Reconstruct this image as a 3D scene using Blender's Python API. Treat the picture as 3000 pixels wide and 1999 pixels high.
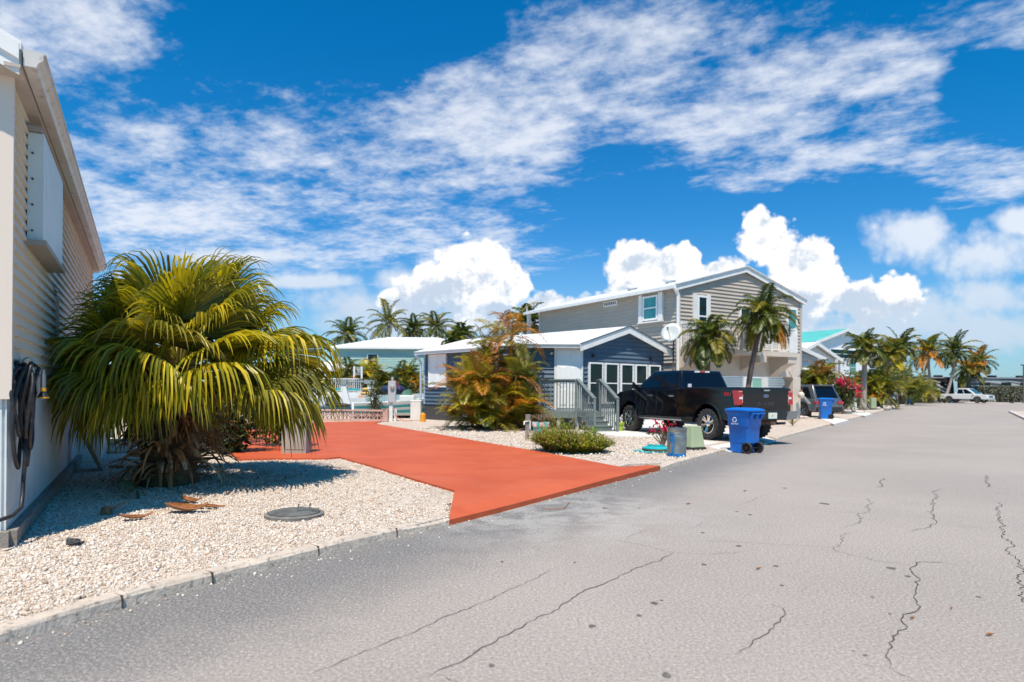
import bpy, bmesh, math, random
import numpy as np
from mathutils import Vector, Matrix, noise
for o in list(bpy.data.objects): bpy.data.objects.remove(o)
S = bpy.context.scene; C = S.collection
rad = math.radians; PI = math.pi
# ---------------------------------------------------------------- camera
F = 1900.0; H = 1.45; ROLL = .008
cd = bpy.data.cameras.new("camera"); cam = bpy.data.objects.new("camera", cd); C.objects.link(cam)
cd.sensor_width = 36; cd.lens = F*36/3000; cd.shift_y = (1140-999.5)/3000; cd.clip_start = .05; cd.clip_end = 8000
cam.matrix_world = Matrix.Translation((0, 0, H)) @ Matrix.Rotation(PI/2, 4, 'X') @ Matrix.Rotation(ROLL, 4, 'Z')
cd.dof.use_dof = True; cd.dof.focus_distance = 8.0; cd.dof.aperture_fstop = 1.6
S.camera = cam
# ---------------------------------------------------------------- light
SUN_EL, SUN_TO = rad(64), Vector((-.10, -.995))     # horizontal direction towards the sun
ld = bpy.data.lights.new("sun", 'SUN'); ld.energy = 5.0; ld.angle = rad(.53); ld.color = (1, .88, .73)
sun = bpy.data.objects.new("sun", ld); C.objects.link(sun)
tosun = Vector((SUN_TO.x*math.cos(SUN_EL), SUN_TO.y*math.cos(SUN_EL), math.sin(SUN_EL)))
sun.rotation_euler = tosun.to_track_quat('Z', 'Y').to_euler(); sun.location = (0, 0, 40)
vs = S.view_settings; vs.view_transform = 'Standard'; vs.look = 'None'; vs.exposure = .27; vs.gamma = 1; vs.use_curve_mapping = False

class N:
    """tiny node-expression helper"""
    def __init__(s, tree): s.t = tree
    def new(s, typ, **k):
        n = s.t.nodes.new(typ)
        for a, b in k.items(): setattr(n, a, b)
        return n
    def put(s, sock, v):
        if v is None: return
        if hasattr(v, 'is_linked') or hasattr(v, 'links'): s.t.links.new(v, sock)
        else:
            if hasattr(sock.default_value, '__len__') and not hasattr(v, '__len__'): v = (v,)*len(sock.default_value)
            if hasattr(sock.default_value, '__len__') and len(sock.default_value) == 4 and len(v) == 3: v = (*v, 1)
            sock.default_value = v
    def m(s, op, a, b=None, c=None, clamp=False):
        n = s.new('ShaderNodeMath', operation=op, use_clamp=clamp)
        s.put(n.inputs[0], a); s.put(n.inputs[1], b); s.put(n.inputs[2], c)
        return n.outputs[0]
    def v(s, op, a, b=None):
        n = s.new('ShaderNodeVectorMath', operation=op); s.put(n.inputs[0], a); s.put(n.inputs[1], b)
        return n.outputs['Value'] if op in ('LENGTH', 'DOT_PRODUCT', 'DISTANCE') else n.outputs[0]
    def mix(s, f, a, b, bt='MIX'):
        n = s.new('ShaderNodeMix', data_type='RGBA', blend_type=bt); s.put(n.inputs[0], f); s.put(n.inputs[6], a); s.put(n.inputs[7], b)
        return n.outputs[2]
    def noise(s, vec, scale, detail=4, rough=.5, dist=0, w=None):
        n = s.new('ShaderNodeTexNoise'); n.noise_dimensions = '3D'
        s.put(n.inputs['Vector'], vec); n.inputs['Scale'].default_value = scale; n.inputs['Detail'].default_value = detail
        n.inputs['Roughness'].default_value = rough; n.inputs['Distortion'].default_value = dist
        return n.outputs[0]
    def sm(s, x, a, b):
        n = s.new('ShaderNodeMapRange', interpolation_type='SMOOTHSTEP'); s.put(n.inputs[0], x)
        s.put(n.inputs[1], a); s.put(n.inputs[2], b); return n.outputs[0]
    def xyz(s, x, y, z):
        n = s.new('ShaderNodeCombineXYZ'); s.put(n.inputs[0], x); s.put(n.inputs[1], y); s.put(n.inputs[2], z); return n.outputs[0]
    def ramp(s, f, pts):
        n = s.new('ShaderNodeValToRGB'); s.put(n.inputs[0], f); e = n.color_ramp.elements
        while len(e) < len(pts): e.new(.5)
        for q, (p, c) in zip(e, pts): q.position = p; q.color = (*c, 1)
        return n.outputs[0]

# ---------------------------------------------------------------- sky
W = bpy.data.worlds.new("World"); S.world = W; W.use_nodes = True
nt = W.node_tree; nt.nodes.clear(); n = N(nt)
out = n.new('ShaderNodeOutputWorld'); bg = n.new('ShaderNodeBackground')
sky = n.new('ShaderNodeTexSky', sky_type='NISHITA'); sky.sun_disc = False; sky.sun_elevation = SUN_EL
sky.sun_rotation = math.atan2(SUN_TO.x, SUN_TO.y); sky.air_density = 1.0; sky.dust_density = .6; sky.ozone_density = 2.0
SKYS = .076
bg.inputs[1].default_value = SKYS
tc = n.new('ShaderNodeTexCoord'); D = tc.outputs['Generated']
sx = n.new('ShaderNodeSeparateXYZ'); n.put(sx.inputs[0], D); X, Y, Z = sx.outputs
Ys = n.m('MAXIMUM', Y, .12)
U = n.m('DIVIDE', X, Ys); V = n.m('DIVIDE', Z, Ys)
UV = n.xyz(U, V, 0)
hs = n.new('ShaderNodeHueSaturation'); hs.inputs['Hue'].default_value = .492; hs.inputs['Saturation'].default_value = 1.38; hs.inputs['Value'].default_value = 1.05
n.put(hs.inputs['Color'], sky.outputs[0])
zen = n.sm(V, .1, .62)
skyc = n.mix(1.0, hs.outputs[0], n.mix(zen, (.60, 1.10, 1.48), (.07, 1.22, 1.55)), 'MULTIPLY')
def px2(px, py): return ((px-1500)/F, (1140-py)/F)
def blob(px, py, rx, ry, uv=None):
    u0, v0 = px2(px, py)
    a = n.v('SUBTRACT', uv or UV, (u0, v0, 0)); a = n.v('MULTIPLY', a, (F/rx, F/ry, 0))
    return n.m('SUBTRACT', 1.0, n.v('LENGTH', a))
def blobs(L, uv=None, k=.12):
    r = None
    for b in L:
        d = blob(*b, uv=uv)
        r = d if r is None else n.m('SMOOTH_MAX', r, d, k)
    return r
# thin high cloud: noise on a flat layer seen in perspective
W.cycles.sampling_method = 'MANUAL'; W.cycles.sample_map_resolution = 256
zs = n.m('ADD', n.m('MAXIMUM', Z, 0.0), .10)
P = n.xyz(n.m('DIVIDE', X, zs), n.m('DIVIDE', Y, zs), 0)
Pr = n.new('ShaderNodeVectorRotate'); Pr.rotation_type = 'Z_AXIS'; n.put(Pr.inputs['Vector'], P); Pr.inputs['Angle'].default_value = .5
Ps = n.v('MULTIPLY', Pr.outputs[0], (1.15, 1.35, 1))
h1 = n.noise(Ps, 1.5, 4, .58, .2); h2 = n.noise(Ps, 6.6, 6, .62, .1); h3 = n.noise(Ps, 19.0, 4, .65, .1)
cover = blobs([(350, 560, 700, 340), (900, 560, 640, 340), (1350, 380, 560, 300), (1950, 200, 660, 300), (1200, 700, 560, 160), (80, 110, 420, 230), (2250, 400, 520, 230), (2950, 70, 300, 150), (2550, 230, 480, 220), (2850, 480, 330, 120)], k=.35)
hole = blobs([(1080, 60, 520, 190), (2920, 240, 220, 130), (2230, 600, 420, 50)], k=.3)
cov = n.m('SUBTRACT', n.m('MULTIPLY', cover, 1.0), n.m('MULTIPLY', n.m('MAXIMUM', hole, 0), 1.2))
hn = n.m('ADD', n.m('ADD', n.m('MULTIPLY', h1, 1.15), n.m('MULTIPLY', h2, .6)), n.m('MULTIPLY', h3, .3))
hd = n.sm(n.m('ADD', hn, n.m('MULTIPLY', n.m('MINIMUM', cov, .5), .62)), 1.13, 1.60)
hd = n.m('MULTIPLY', hd, n.sm(V, .03, .2))
hd = n.m('MULTIPLY', n.m('POWER', hd, .9), .86)
c1 = n.mix(hd, skyc, (9.8, 10.2, 11.0))
# low haze band
hz = n.m('MULTIPLY', n.m('SUBTRACT', 1.0, n.sm(V, -.02, .26)), n.m('ADD', .22, n.m('MULTIPLY', n.noise(n.v('MULTIPLY', UV, (3, 9, 1)), 1.6, 5, .6), .62)))
c1 = n.mix(n.m('MULTIPLY', hz, .8), c1, (5.2, 7.2, 9.6))
# cumulus heaps
w1 = n.noise(UV, 9, 6, .62)
vor = n.new('ShaderNodeTexVoronoi', feature='SMOOTH_F1'); n.put(vor.inputs['Vector'], UV); vor.inputs['Scale'].default_value = 26; vor.inputs['Smoothness'].default_value = .35
vor.inputs['Detail'].default_value = 2.2; vor.inputs['Roughness'].default_value = .55
puff = n.m('ADD', n.m('MULTIPLY', n.m('SUBTRACT', w1, .5), 1.5), n.m('MULTIPLY', n.m('SUBTRACT', .42, vor.outputs['Distance']), .45))
heaps = blobs([(1385, 765, 110, 100), (1440, 840, 120, 110), (1290, 850, 170, 110), (1170, 890, 100, 60), (1430, 920, 130, 90), (1640, 900, 130, 60),
               (1860, 790, 150, 110), (1990, 770, 110, 85), (2110, 790, 95, 65), (1900, 880, 300, 100), (2255, 700, 120, 115), (2330, 770, 150, 120), (2300, 870, 240, 110), (2480, 870, 190, 90), (2620, 860, 110, 75)], k=.18)
hp = n.m('ADD', heaps, puff)
hm = n.sm(hp, -.13, .07)
sof = blobs([(1040, 910, 220, 90), (1180, 830, 120, 70), (2660, 680, 190, 100), (2880, 740, 240, 110), (2970, 640, 90, 60), (2880, 960, 300, 90), (2500, 980, 400, 80), (2900, 860, 200, 90), (1200, 960, 420, 80), (2640, 910, 400, 110), (1650, 930, 300, 80), (700, 760, 300, 40), (900, 830, 200, 30)], k=.2)
sd = n.m('MULTIPLY', n.sm(n.m('ADD', sof, n.m('MULTIPLY', puff, .8)), -.1, .55), .78)
w2 = n.noise(n.v('ADD', UV, (.010, -.018, 0)), 9, 6, .62)
base_sh = n.sm(n.m('ADD', V, n.m('MULTIPLY', n.m('SUBTRACT', w1, .5), .22)), .095, .20)
rel = n.m('MULTIPLY', n.m('SUBTRACT', w1, w2), 7.0)
lit = n.sm(n.m('ADD', n.m('ADD', rel, n.m('MULTIPLY', base_sh, .75)), n.m('SUBTRACT', .45, n.m('MULTIPLY', hp, .55))), .05, 1.15)
cc = n.mix(lit, (6.6, 7.7, 9.2), (13.0, 12.7, 12.3))
c2 = n.mix(sd, c1, n.mix(n.sm(n.m('ADD', V, n.m('MULTIPLY', w1, .12)), .1, .34), (6.6, 7.7, 9.2), (10.6, 10.9, 11.3)))
fade = n.sm(V, .01, .17)
c3 = n.mix(n.m('MULTIPLY', hm, n.m('ADD', .25, n.m('MULTIPLY', fade, .75))), c2, cc)
n.put(bg.inputs[0], c3); nt.links.new(bg.outputs[0], out.inputs[0])

# ---------------------------------------------------------------- pixel helpers (photo pixels -> world points while laying out)
def ray(px, py):
    u = (px-1500)/F; v = (1140-py)/F
    return (u-ROLL*v, v+ROLL*u)
def G(px, py, z=0.0):
    a, b = ray(px, py); t = (z-H)/b; return Vector((a*t, t, z))
def AT(px, py, Yd):
    a, b = ray(px, py); return Vector((a*Yd, Yd, H+b*Yd))
ZL = .08
def V3(*a): return Vector(a)

# ---------------------------------------------------------------- materials
MATS = {}
def M(name, c1, c2=None, scale=4, rough=.6, bump=0, bscale=None, metal=0, coat=0, c3=None, detail=5, spec=.5, trans=0, stretch=(1, 1, 1), lo=.35, hi=.65, island=0, obj=0, bdist=.02):
    if name in MATS: return MATS[name]
    m = bpy.data.materials.new(name); m.use_nodes = True; t = m.node_tree; q = N(t)
    b = t.nodes['Principled BSDF']; b.inputs['Roughness'].default_value = rough; b.inputs['Metallic'].default_value = metal
    b.inputs['Coat Weight'].default_value = coat; b.inputs['Coat Roughness'].default_value = .04; b.inputs['Specular IOR Level'].default_value = spec
    co = q.new('ShaderNodeTexCoord').outputs['Object']
    if stretch != (1, 1, 1): co = q.v('MULTIPLY', co, stretch)
    col = c1
    if c2 is not None:
        f = q.sm(q.noise(co, scale, detail, .6), lo, hi); col = q.mix(f, c1, c2)
    if c3 is not None:
        f = q.sm(q.noise(co, scale*3.7, 4, .6), .52, .72); col = q.mix(f, col, c3)
    if island:
        g = q.new('ShaderNodeNewGeometry').outputs['Random Per Island']
        k = q.m('ADD', 1-island/2, q.m('MULTIPLY', g, island)); col = q.mix(1.0, col, q.xyz(k, k, k), 'MULTIPLY')
    q.put(b.inputs['Base Color'], col)
    if bump:
        bn = q.new('ShaderNodeBump'); bn.inputs['Strength'].default_value = bump; bn.inputs['Distance'].default_value = bdist
        q.put(bn.inputs['Height'], q.noise(co, bscale or scale*6, 6, .6)); t.links.new(bn.outputs[0], b.inputs['Normal'])
    if trans:
        tr = q.new('ShaderNodeBsdfTranslucent'); q.put(tr.inputs[0], q.mix(1.0, col, (1.0, 1.0, .45), 'MULTIPLY'))
        mx = q.new('ShaderNodeMixShader'); mx.inputs[0].default_value = trans
        t.links.new(b.outputs[0], mx.inputs[1]); t.links.new(tr.outputs[0], mx.inputs[2]); t.links.new(mx.outputs[0], t.nodes['Material Output'].inputs[0])
    MATS[name] = m; return m

# ---------------------------------------------------------------- mesh builder (authored in world coordinates)
class MB:
    def __init__(s): s.v = []; s.f = []; s.mi = []; s.cur = 0
    def add(s, vs, fs, mi=None):
        b = len(s.v); s.v += [tuple(p) for p in vs]; mi = s.cur if mi is None else mi
        for f in fs: s.f.append([i+b for i in f]); s.mi.append(mi)
        return s
    def quad(s, a, b, c, d, mi=None): return s.add([a, b, c, d], [(0, 1, 2, 3)], mi)
    def poly(s, P, mi=None): return s.add(P, [tuple(range(len(P)))], mi)
    def hexa(s, P, mi=None):     # 4 bottom (ccw) then 4 top
        return s.add(P, [(3, 2, 1, 0), (4, 5, 6, 7), (0, 1, 5, 4), (1, 2, 6, 5), (2, 3, 7, 6), (3, 0, 4, 7)], mi)
    def box(s, c, d, U=None, Wv=None, mi=None):
        """centre c, size d=(along U, along V, along W)"""
        U = Vector(U or (1, 0, 0)).normalized(); Wv = Vector(Wv or (0, 0, 1)).normalized(); Vv = Wv.cross(U).normalized()
        c = Vector(c); a, b, h = U*d[0]/2, Vv*d[1]/2, Wv*d[2]/2
        return s.hexa([c-a-b-h, c+a-b-h, c+a+b-h, c-a+b-h, c-a-b+h, c+a-b+h, c+a+b+h, c-a+b+h], mi)
    def bar(s, a, b, w, h, up=(0, 0, 1), mi=None):
        a, b = Vector(a), Vector(b); U = b-a
        n_ = Vector(up); Vv = n_.cross(U)
        if Vv.length < 1e-5: Vv = Vector((0, 1, 0)).cross(U)
        Wv = U.cross(Vv).normalized()
        return s.box((a+b)/2, (U.length, w, h), U, Wv, mi)
    def prism(s, P, d, mi=None):
        P = [Vector(p) for p in P]; d = Vector(d); k = len(P)
        return s.add(P+[p+d for p in P], [tuple(reversed(range(k))), tuple(range(k, 2*k))]+[(i, (i+1) % k, (i+1) % k+k, i+k) for i in range(k)], mi)
    def tube(s, P, r, k=8, mi=None, caps=True):
        P = [Vector(p) for p in P]; n_ = len(P); rs = r if hasattr(r, '__len__') else [r]*n_
        vs_ = []; ref = None
        for i, p in enumerate(P):
            t = (P[min(i+1, n_-1)]-P[max(i-1, 0)]).normalized()
            if ref is None: ref = Vector((0, 0, 1)) if abs(t.z) < .9 else Vector((1, 0, 0))
            a = t.cross(ref)
            if a.length < 1e-4: a = t.cross(Vector((.3, 1, .2)))
            a.normalize(); b = a.cross(t).normalized(); ref = b
            for j in range(k):
                g = 2*PI*j/k; vs_.append(p+(a*math.cos(g)+b*math.sin(g))*rs[i])
        fs = [(i*k+j, i*k+(j+1) % k, (i+1)*k+(j+1) % k, (i+1)*k+j) for i in range(n_-1) for j in range(k)]
        if caps: fs += [tuple(reversed(range(k))), tuple(range((n_-1)*k, n_*k))]
        return s.add(vs_, fs, mi)
    def lathe(s, o, prof, k=24, axis=(0, 0, 1), mi=None, closed=False):
        o = Vector(o); ax = Vector(axis).normalized(); a = ax.orthogonal().normalized(); b = ax.cross(a); n_ = len(prof)
        vs_ = [o+ax*z+(a*math.cos(2*PI*j/k)+b*math.sin(2*PI*j/k))*r for r, z in prof for j in range(k)]
        fs = [(i*k+j, i*k+(j+1) % k, (i+1)*k+(j+1) % k, (i+1)*k+j) for i in range(n_-1) for j in range(k)]
        if closed: fs += [((n_-1)*k+j, (n_-1)*k+(j+1) % k, (j+1) % k, j) for j in range(k)]
        return s.add(vs_, fs, mi)
    def ball(s, c, r, k=10, mi=None):
        r = r if hasattr(r, '__len__') else (r, r, r); c = Vector(c); vs_ = []; m_ = k//2+1
        for i in range(m_+1):
            t = PI*i/m_
            for j in range(k):
                g = 2*PI*j/k; vs_.append(c+Vector((r[0]*math.sin(t)*math.cos(g), r[1]*math.sin(t)*math.sin(g), r[2]*math.cos(t))))
        return s.add(vs_, [(i*k+j, (i+1)*k+j, (i+1)*k+(j+1) % k, i*k+(j+1) % k) for i in range(m_) for j in range(k)], mi)
    def build(s, name, mats, parent=None, loc=None, smooth=False, bevel=0, seg=2, label=None, kind=None):
        me = bpy.data.meshes.new(name); o = bpy.data.objects.new(name, me); C.objects.link(o)
        if parent is not None:
            mw = parent['_m'] if '_m' in parent else None
            inv = MATS_INV[parent.name]; vv = [inv @ Vector(p) for p in s.v]; o.parent = parent; MATS_INV[o.name] = inv
        else:
            L = Vector(loc or (0, 0, 0)); vv = [Vector(p)-L for p in s.v]; o.location = L; MATS_INV[o.name] = Matrix.Translation(-L)
        me.from_pydata([tuple(p) for p in vv], [], s.f)
        for m_ in (mats if isinstance(mats, (list, tuple)) else [mats]): me.materials.append(m_)
        if any(s.mi): me.polygons.foreach_set('material_index', s.mi)
        if smooth: me.polygons.foreach_set('use_smooth', [True]*len(me.polygons))
        me.update()
        if bevel:
            b = o.modifiers.new('bevel', 'BEVEL'); b.width = bevel; b.segments = seg; b.limit_method = 'ANGLE'; b.angle_limit = rad(32); b.harden_normals = False
        if smooth == 'auto':
            try: me.set_sharp_from_angle(angle=rad(38))
            except Exception: pass
        if label: o['label'] = label
        if kind: o['kind'] = kind
        return o
MATS_INV = {}
def tag(o, label, cat, group=None):
    o['label'] = label; o['category'] = cat
    if group: o['group'] = group
    return o
def thing(name, label, cat, loc=(0, 0, 0), rz=0, group=None):
    o = bpy.data.objects.new(name, None); C.objects.link(o); o.location = loc; o.rotation_euler = (0, 0, rz); o.empty_display_size = .1
    MATS_INV[o.name] = (Matrix.Translation(Vector(loc)) @ Matrix.Rotation(rz, 4, 'Z')).inverted()
    return tag(o, label, cat, group)
def holder(name, parent, label=None):      # an Empty part that holds sub-parts
    o = bpy.data.objects.new(name, None); C.objects.link(o); o.parent = parent; MATS_INV[o.name] = MATS_INV[parent.name]
    if label: o['label'] = label
    return o
def dup(root, loc, rz, label=None, group=None, scale=None):
    def cp(o, par):
        c = o.copy(); C.objects.link(c)
        if par is not None: c.parent = par; c.matrix_parent_inverse = o.matrix_parent_inverse
        for ch in [x for x in ALLCH.get(o.name, [])]: cp(ch, c)
        return c
    ALLCH = {}
    for x in bpy.data.objects:
        if x.parent: ALLCH.setdefault(x.parent.name, []).append(x)
    r = cp(root, None); r.location = loc; r.rotation_euler = (0, 0, rz)
    if scale: r.scale = (scale,)*3
    if label: r['label'] = label
    if group: r['group'] = group
    return r
def text_mesh(txt, size, depth=.002, font_bold=False, shear=0):
    cu = bpy.data.curves.new('t', 'FONT'); cu.body = txt; cu.size = size; cu.extrude = depth; cu.align_x = 'CENTER'; cu.align_y = 'CENTER'; cu.shear = shear
    if font_bold: cu.offset = size*.02
    ob = bpy.data.objects.new('t', cu); C.objects.link(ob)
    bpy.context.view_layer.update()
    me = bpy.data.meshes.new_from_object(ob.evaluated_get(bpy.context.evaluated_depsgraph_get()))
    vs_ = [v.co.copy() for v in me.vertices]; fs = [tuple(p.vertices) for p in me.polygons]
    bpy.data.objects.remove(ob); bpy.data.meshes.remove(me); bpy.data.curves.remove(cu)
    return vs_, fs
def put_text(mb, txt, size, o, U, N_, depth=.002, sx_=1, bold=False, mi=None, shear=0):
    """lettering centred on o, reading along U, facing N_"""
    vs_, fs = text_mesh(txt, size, depth, bold, shear); U = Vector(U).normalized(); N_ = Vector(N_).normalized(); Wv = N_.cross(U)
    o = Vector(o); mb.add([o+U*p.x*sx_+Wv*p.y+N_*p.z for p in vs_], fs, mi)
# ---------------------------------------------------------------- ground, road, yards
def curve_pts(pts, step=.5):
    out_ = []
    P = [Vector(p) for p in pts]
    for i in range(len(P)-1):
        p0, p1, p2, p3 = P[max(i-1, 0)], P[i], P[i+1], P[min(i+2, len(P)-1)]
        k = max(1, int((p2-p1).length/step))
        for j in range(k):
            t = j/k
            out_.append(.5*((2*p1)+(p2-p0)*t+(2*p0-5*p1+4*p2-p3)*t*t+(3*p1-p0-3*p2+p3)*t**3))
    out_.append(P[-1]); return out_
kpx = [(0, 1893), (350, 1785), (650, 1703), (1000, 1612), (1320, 1537), (1600, 1464), (1930, 1379), (2136, 1322), (2271, 1291), (2450, 1242), (2524, 1222), (2600, 1201), (2660, 1187)]
K = [V3(-30, -22, 0), V3(-12, -7, 0), V3(-6.2, -.6, 0), V3(-4.1, 1.7, 0), V3(-3.2, 3.05, 0)]+[G(x, y, 0) for x, y in kpx]
KI = len(K)
FAR = [V3(50, 84, 0), V3(56, 91, 0), V3(90, 92, 0), V3(180, 92, 0)]
# ground: a land slab with a canal cut in from the left
gm = M('ground_sand', (.36, .31, .26), (.46, .40, .34), 1.2, .95, .3, 20)
b = MB()
pl = [(-400, -200), (400, -200), (400, 118), (-400, 118), (-400, 50), (-5, 50), (-5, 33.5), (-8.2, 31.2), (-400, 31.2)]
b.prism([V3(x, y, -1.4) for x, y in pl], (0, 0, 1.38)); b.build('ground', gm, kind='structure')
def water():
    m = bpy.data.materials.new('water'); m.use_nodes = True; q = N(m.node_tree); p = m.node_tree.nodes['Principled BSDF']
    p.inputs['Base Color'].default_value = (.02, .16, .19, 1); p.inputs['Roughness'].default_value = .08
    bn = q.new('ShaderNodeBump'); bn.inputs['Strength'].default_value = .5; bn.inputs['Distance'].default_value = .1
    q.put(bn.inputs['Height'], q.noise(q.new('ShaderNodeTexCoord').outputs['Object'], 1.5, 5)); m.node_tree.links.new(bn.outputs[0], p.inputs['Normal'])
    return m
b = MB(); b.quad((-4000, -300, -.8), (4000, -300, -.8), (4000, 6000, -.8), (-4000, 6000, -.8)); b.build('sea', water(), kind='structure')

def road_mat():
    m = bpy.data.materials.new('asphalt'); m.use_nodes = True; t = m.node_tree; q = N(t); p = t.nodes['Principled BSDF']
    co = q.new('ShaderNodeTexCoord').outputs['Object']
    sp = q.new('ShaderNodeSeparateXYZ'); q.put(sp.inputs[0], co)
    a = q.noise(co, .35, 5, .6); c = q.noise(co, 60, 4, .75); d = q.noise(co, 2.2, 6, .65, .4)
    vo = q.new('ShaderNodeTexVoronoi'); q.put(vo.inputs['Vector'], co); vo.inputs['Scale'].default_value = 95
    base = q.mix(q.sm(a, .3, .7), (.285, .25, .225), (.345, .303, .273))
    # the newer, greyer strip that follows the kerb: distance to the line through two kerb points
    A, B = K[5].xy, G(1930, 1379).xy; dr = (B-A).normalized(); nx, ny = dr.y, -dr.x
    dist = q.m('ADD', q.m('MULTIPLY', q.m('SUBTRACT', sp.outputs[0], A.x), nx), q.m('MULTIPLY', q.m('SUBTRACT', sp.outputs[1], A.y), ny))
    dist = q.m('ADD', dist, q.m('MULTIPLY', q.m('SUBTRACT', d, .5), .9))
    strip = q.m('SUBTRACT', 1.0, q.sm(dist, .25, 1.7)); strip = q.m('MULTIPLY', strip, q.m('ADD', .75, q.m('MULTIPLY', a, .5)))
    strip = q.m('MULTIPLY', strip, q.m('SUBTRACT', 1.0, q.m('MULTIPLY', q.sm(sp.outputs[1], 11, 22), .75)))
    base = q.mix(strip, base, (.105, .108, .112))
    # pale dust by the drive
    du = q.v('LENGTH', q.v('MULTIPLY', q.v('SUBTRACT', co, tuple(G(1600, 1500))), (.45, .55, 0)))
    dust = q.m('MULTIPLY', q.m('SUBTRACT', 1.0, q.sm(du, .3, 1.25)), q.sm(d, .38, .6)); base = q.mix(q.m('MULTIPLY', dust, .6), base, (.40, .40, .38))
    st = q.sm(q.noise(q.v('MULTIPLY', co, (1, .55, 1)), 1.1, 7, .72, .6), .60, .75); base = q.mix(q.m('MULTIPLY', st, .32), base, (.17, .16, .155))
    base = q.mix(q.m('MULTIPLY', q.sm(c, .42, .66), .33), base, (.50, .46, .43)); base = q.mix(q.m('MULTIPLY', q.sm(vo.outputs['Distance'], .35, .1), .25), base, (.16, .15, .15))
    sp3 = q.noise(co, 48, 4, .85); base = q.mix(q.m('MULTIPLY', q.sm(sp3, .53, .62), .6), base, (.62, .56, .51)); base = q.mix(q.m('MULTIPLY', q.sm(sp3, .47, .38), .6), base, (.10, .095, .095)); sp2 = q.noise(co, 150, 2, .8); base = q.mix(q.m('MULTIPLY', q.sm(sp2, .56, .66), .42), base, (.66, .61, .56)); base = q.mix(q.m('MULTIPLY', q.sm(sp2, .44, .36), .42), base, (.10, .10, .11))
    q.put(p.inputs['Base Color'], base); p.inputs['Roughness'].default_value = .88
    bn = q.new('ShaderNodeBump'); bn.inputs['Strength'].default_value = .55; bn.inputs['Distance'].default_value = .006
    q.put(bn.inputs['Height'], q.m('ADD', vo.outputs['Distance'], c)); t.links.new(bn.outputs[0], p.inputs['Normal'])
    return m
kc = curve_pts(K, .6)
b = MB()
RP = [p.copy() for p in kc]+FAR+[V3(180, -60, 0), V3(-30, -60, 0)]
b.poly(RP); b.build('road', road_mat(), kind='structure')

def gravel_ground(name, c1, c2, c3):
    m = bpy.data.materials.new(name); m.use_nodes = True; t = m.node_tree; q = N(t); p = t.nodes['Principled BSDF']
    co = q.new('ShaderNodeTexCoord').outputs['Object']; vo = q.new('ShaderNodeTexVoronoi'); q.put(vo.inputs['Vector'], co); vo.inputs['Scale'].default_value = 34
    v2 = q.new('ShaderNodeTexVoronoi', feature='DISTANCE_TO_EDGE'); q.put(v2.inputs['Vector'], co); v2.inputs['Scale'].default_value = 34
    hc = q.new('ShaderNodeSeparateColor'); q.put(hc.inputs[0], vo.outputs['Color'])
    base = q.mix(hc.outputs[0], c1, c2); base = q.mix(q.sm(hc.outputs[1], .72, .9), base, c3)
    base = q.mix(q.m('MULTIPLY', q.sm(v2.outputs['Distance'], .12, .02), .55), base, (.16, .13, .11))
    base = q.mix(q.m('MULTIPLY', q.sm(q.noise(co, .8, 5, .6), .5, .75), .35), base, (.30, .25, .20))
    q.put(p.inputs['Base Color'], base); p.inputs['Roughness'].default_value = .95
    bn = q.new('ShaderNodeBump'); bn.inputs['Strength'].default_value = .9; bn.inputs['Distance'].default_value = .012
    q.put(bn.inputs['Height'], q.m('ADD', q.m('MINIMUM', v2.outputs['Distance'], .25), q.m('MULTIPLY', hc.outputs[2], .3))); t.links.new(bn.outputs[0], p.inputs['Normal'])
    return m
GRM = gravel_ground('coral_gravel', (.58, .49, .41), (.70, .63, .56), (.42, .30, .22))
b = MB()
def yard_edge(i):
    p = kc[i]; t = (kc[min(i+1, len(kc)-1)]-kc[max(i-1, 0)]).normalized(); d_ = .02
    for a, c in ((G(1350, 1531), G(1936, 1378)), (G(2134, 1322), G(2275, 1290))):
        if (p-a).dot(c-a) > 0 and (p-c).dot(a-c) > 0 and p.y < 22: d_ = .55
    return V3(p.x-t.y*d_, p.y+t.x*d_, -.015)
yp = [yard_edge(i) for i in range(len(kc))]+[V3(p.x+.0, p.y, -.015) for p in FAR]+[V3(180, 117, -.015), V3(-390, 117, -.015), V3(-390, 50.3, -.015), V3(-5.3, 50.3, -.015), V3(-4.6, 42, -.015), V3(-4.7, 33.2, -.015), V3(-8, 30.9, -.015), V3(-390, 30.9, -.015), V3(-390, -22, -.015)]
b.prism(yp, (0, 0, ZL+.015)); b.build('gravel_yard', GRM, kind='structure')
# seawall caps of the canal (concrete)
conc = M('concrete', (.40, .38, .35), (.52, .49, .46), 2.5, .85, .35, 40, c3=(.30, .28, .26))
conc_w = M('white_concrete', (.62, .60, .57), (.70, .68, .65), 1.5, .8, .25, 30)
b = MB(); b.bar((-60, 30.9, .12), (-8, 30.9, .12), .5, .25); b.bar((-8, 30.9, .12), (-4.7, 33.2, .12), .4, .25); b.bar((-60, 50.4, .3), (-5, 50.4, .3), .6, .7)
tag(b.build('seawall', conc_w), 'pale concrete cap wall along both canal banks', 'seawall')

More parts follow.
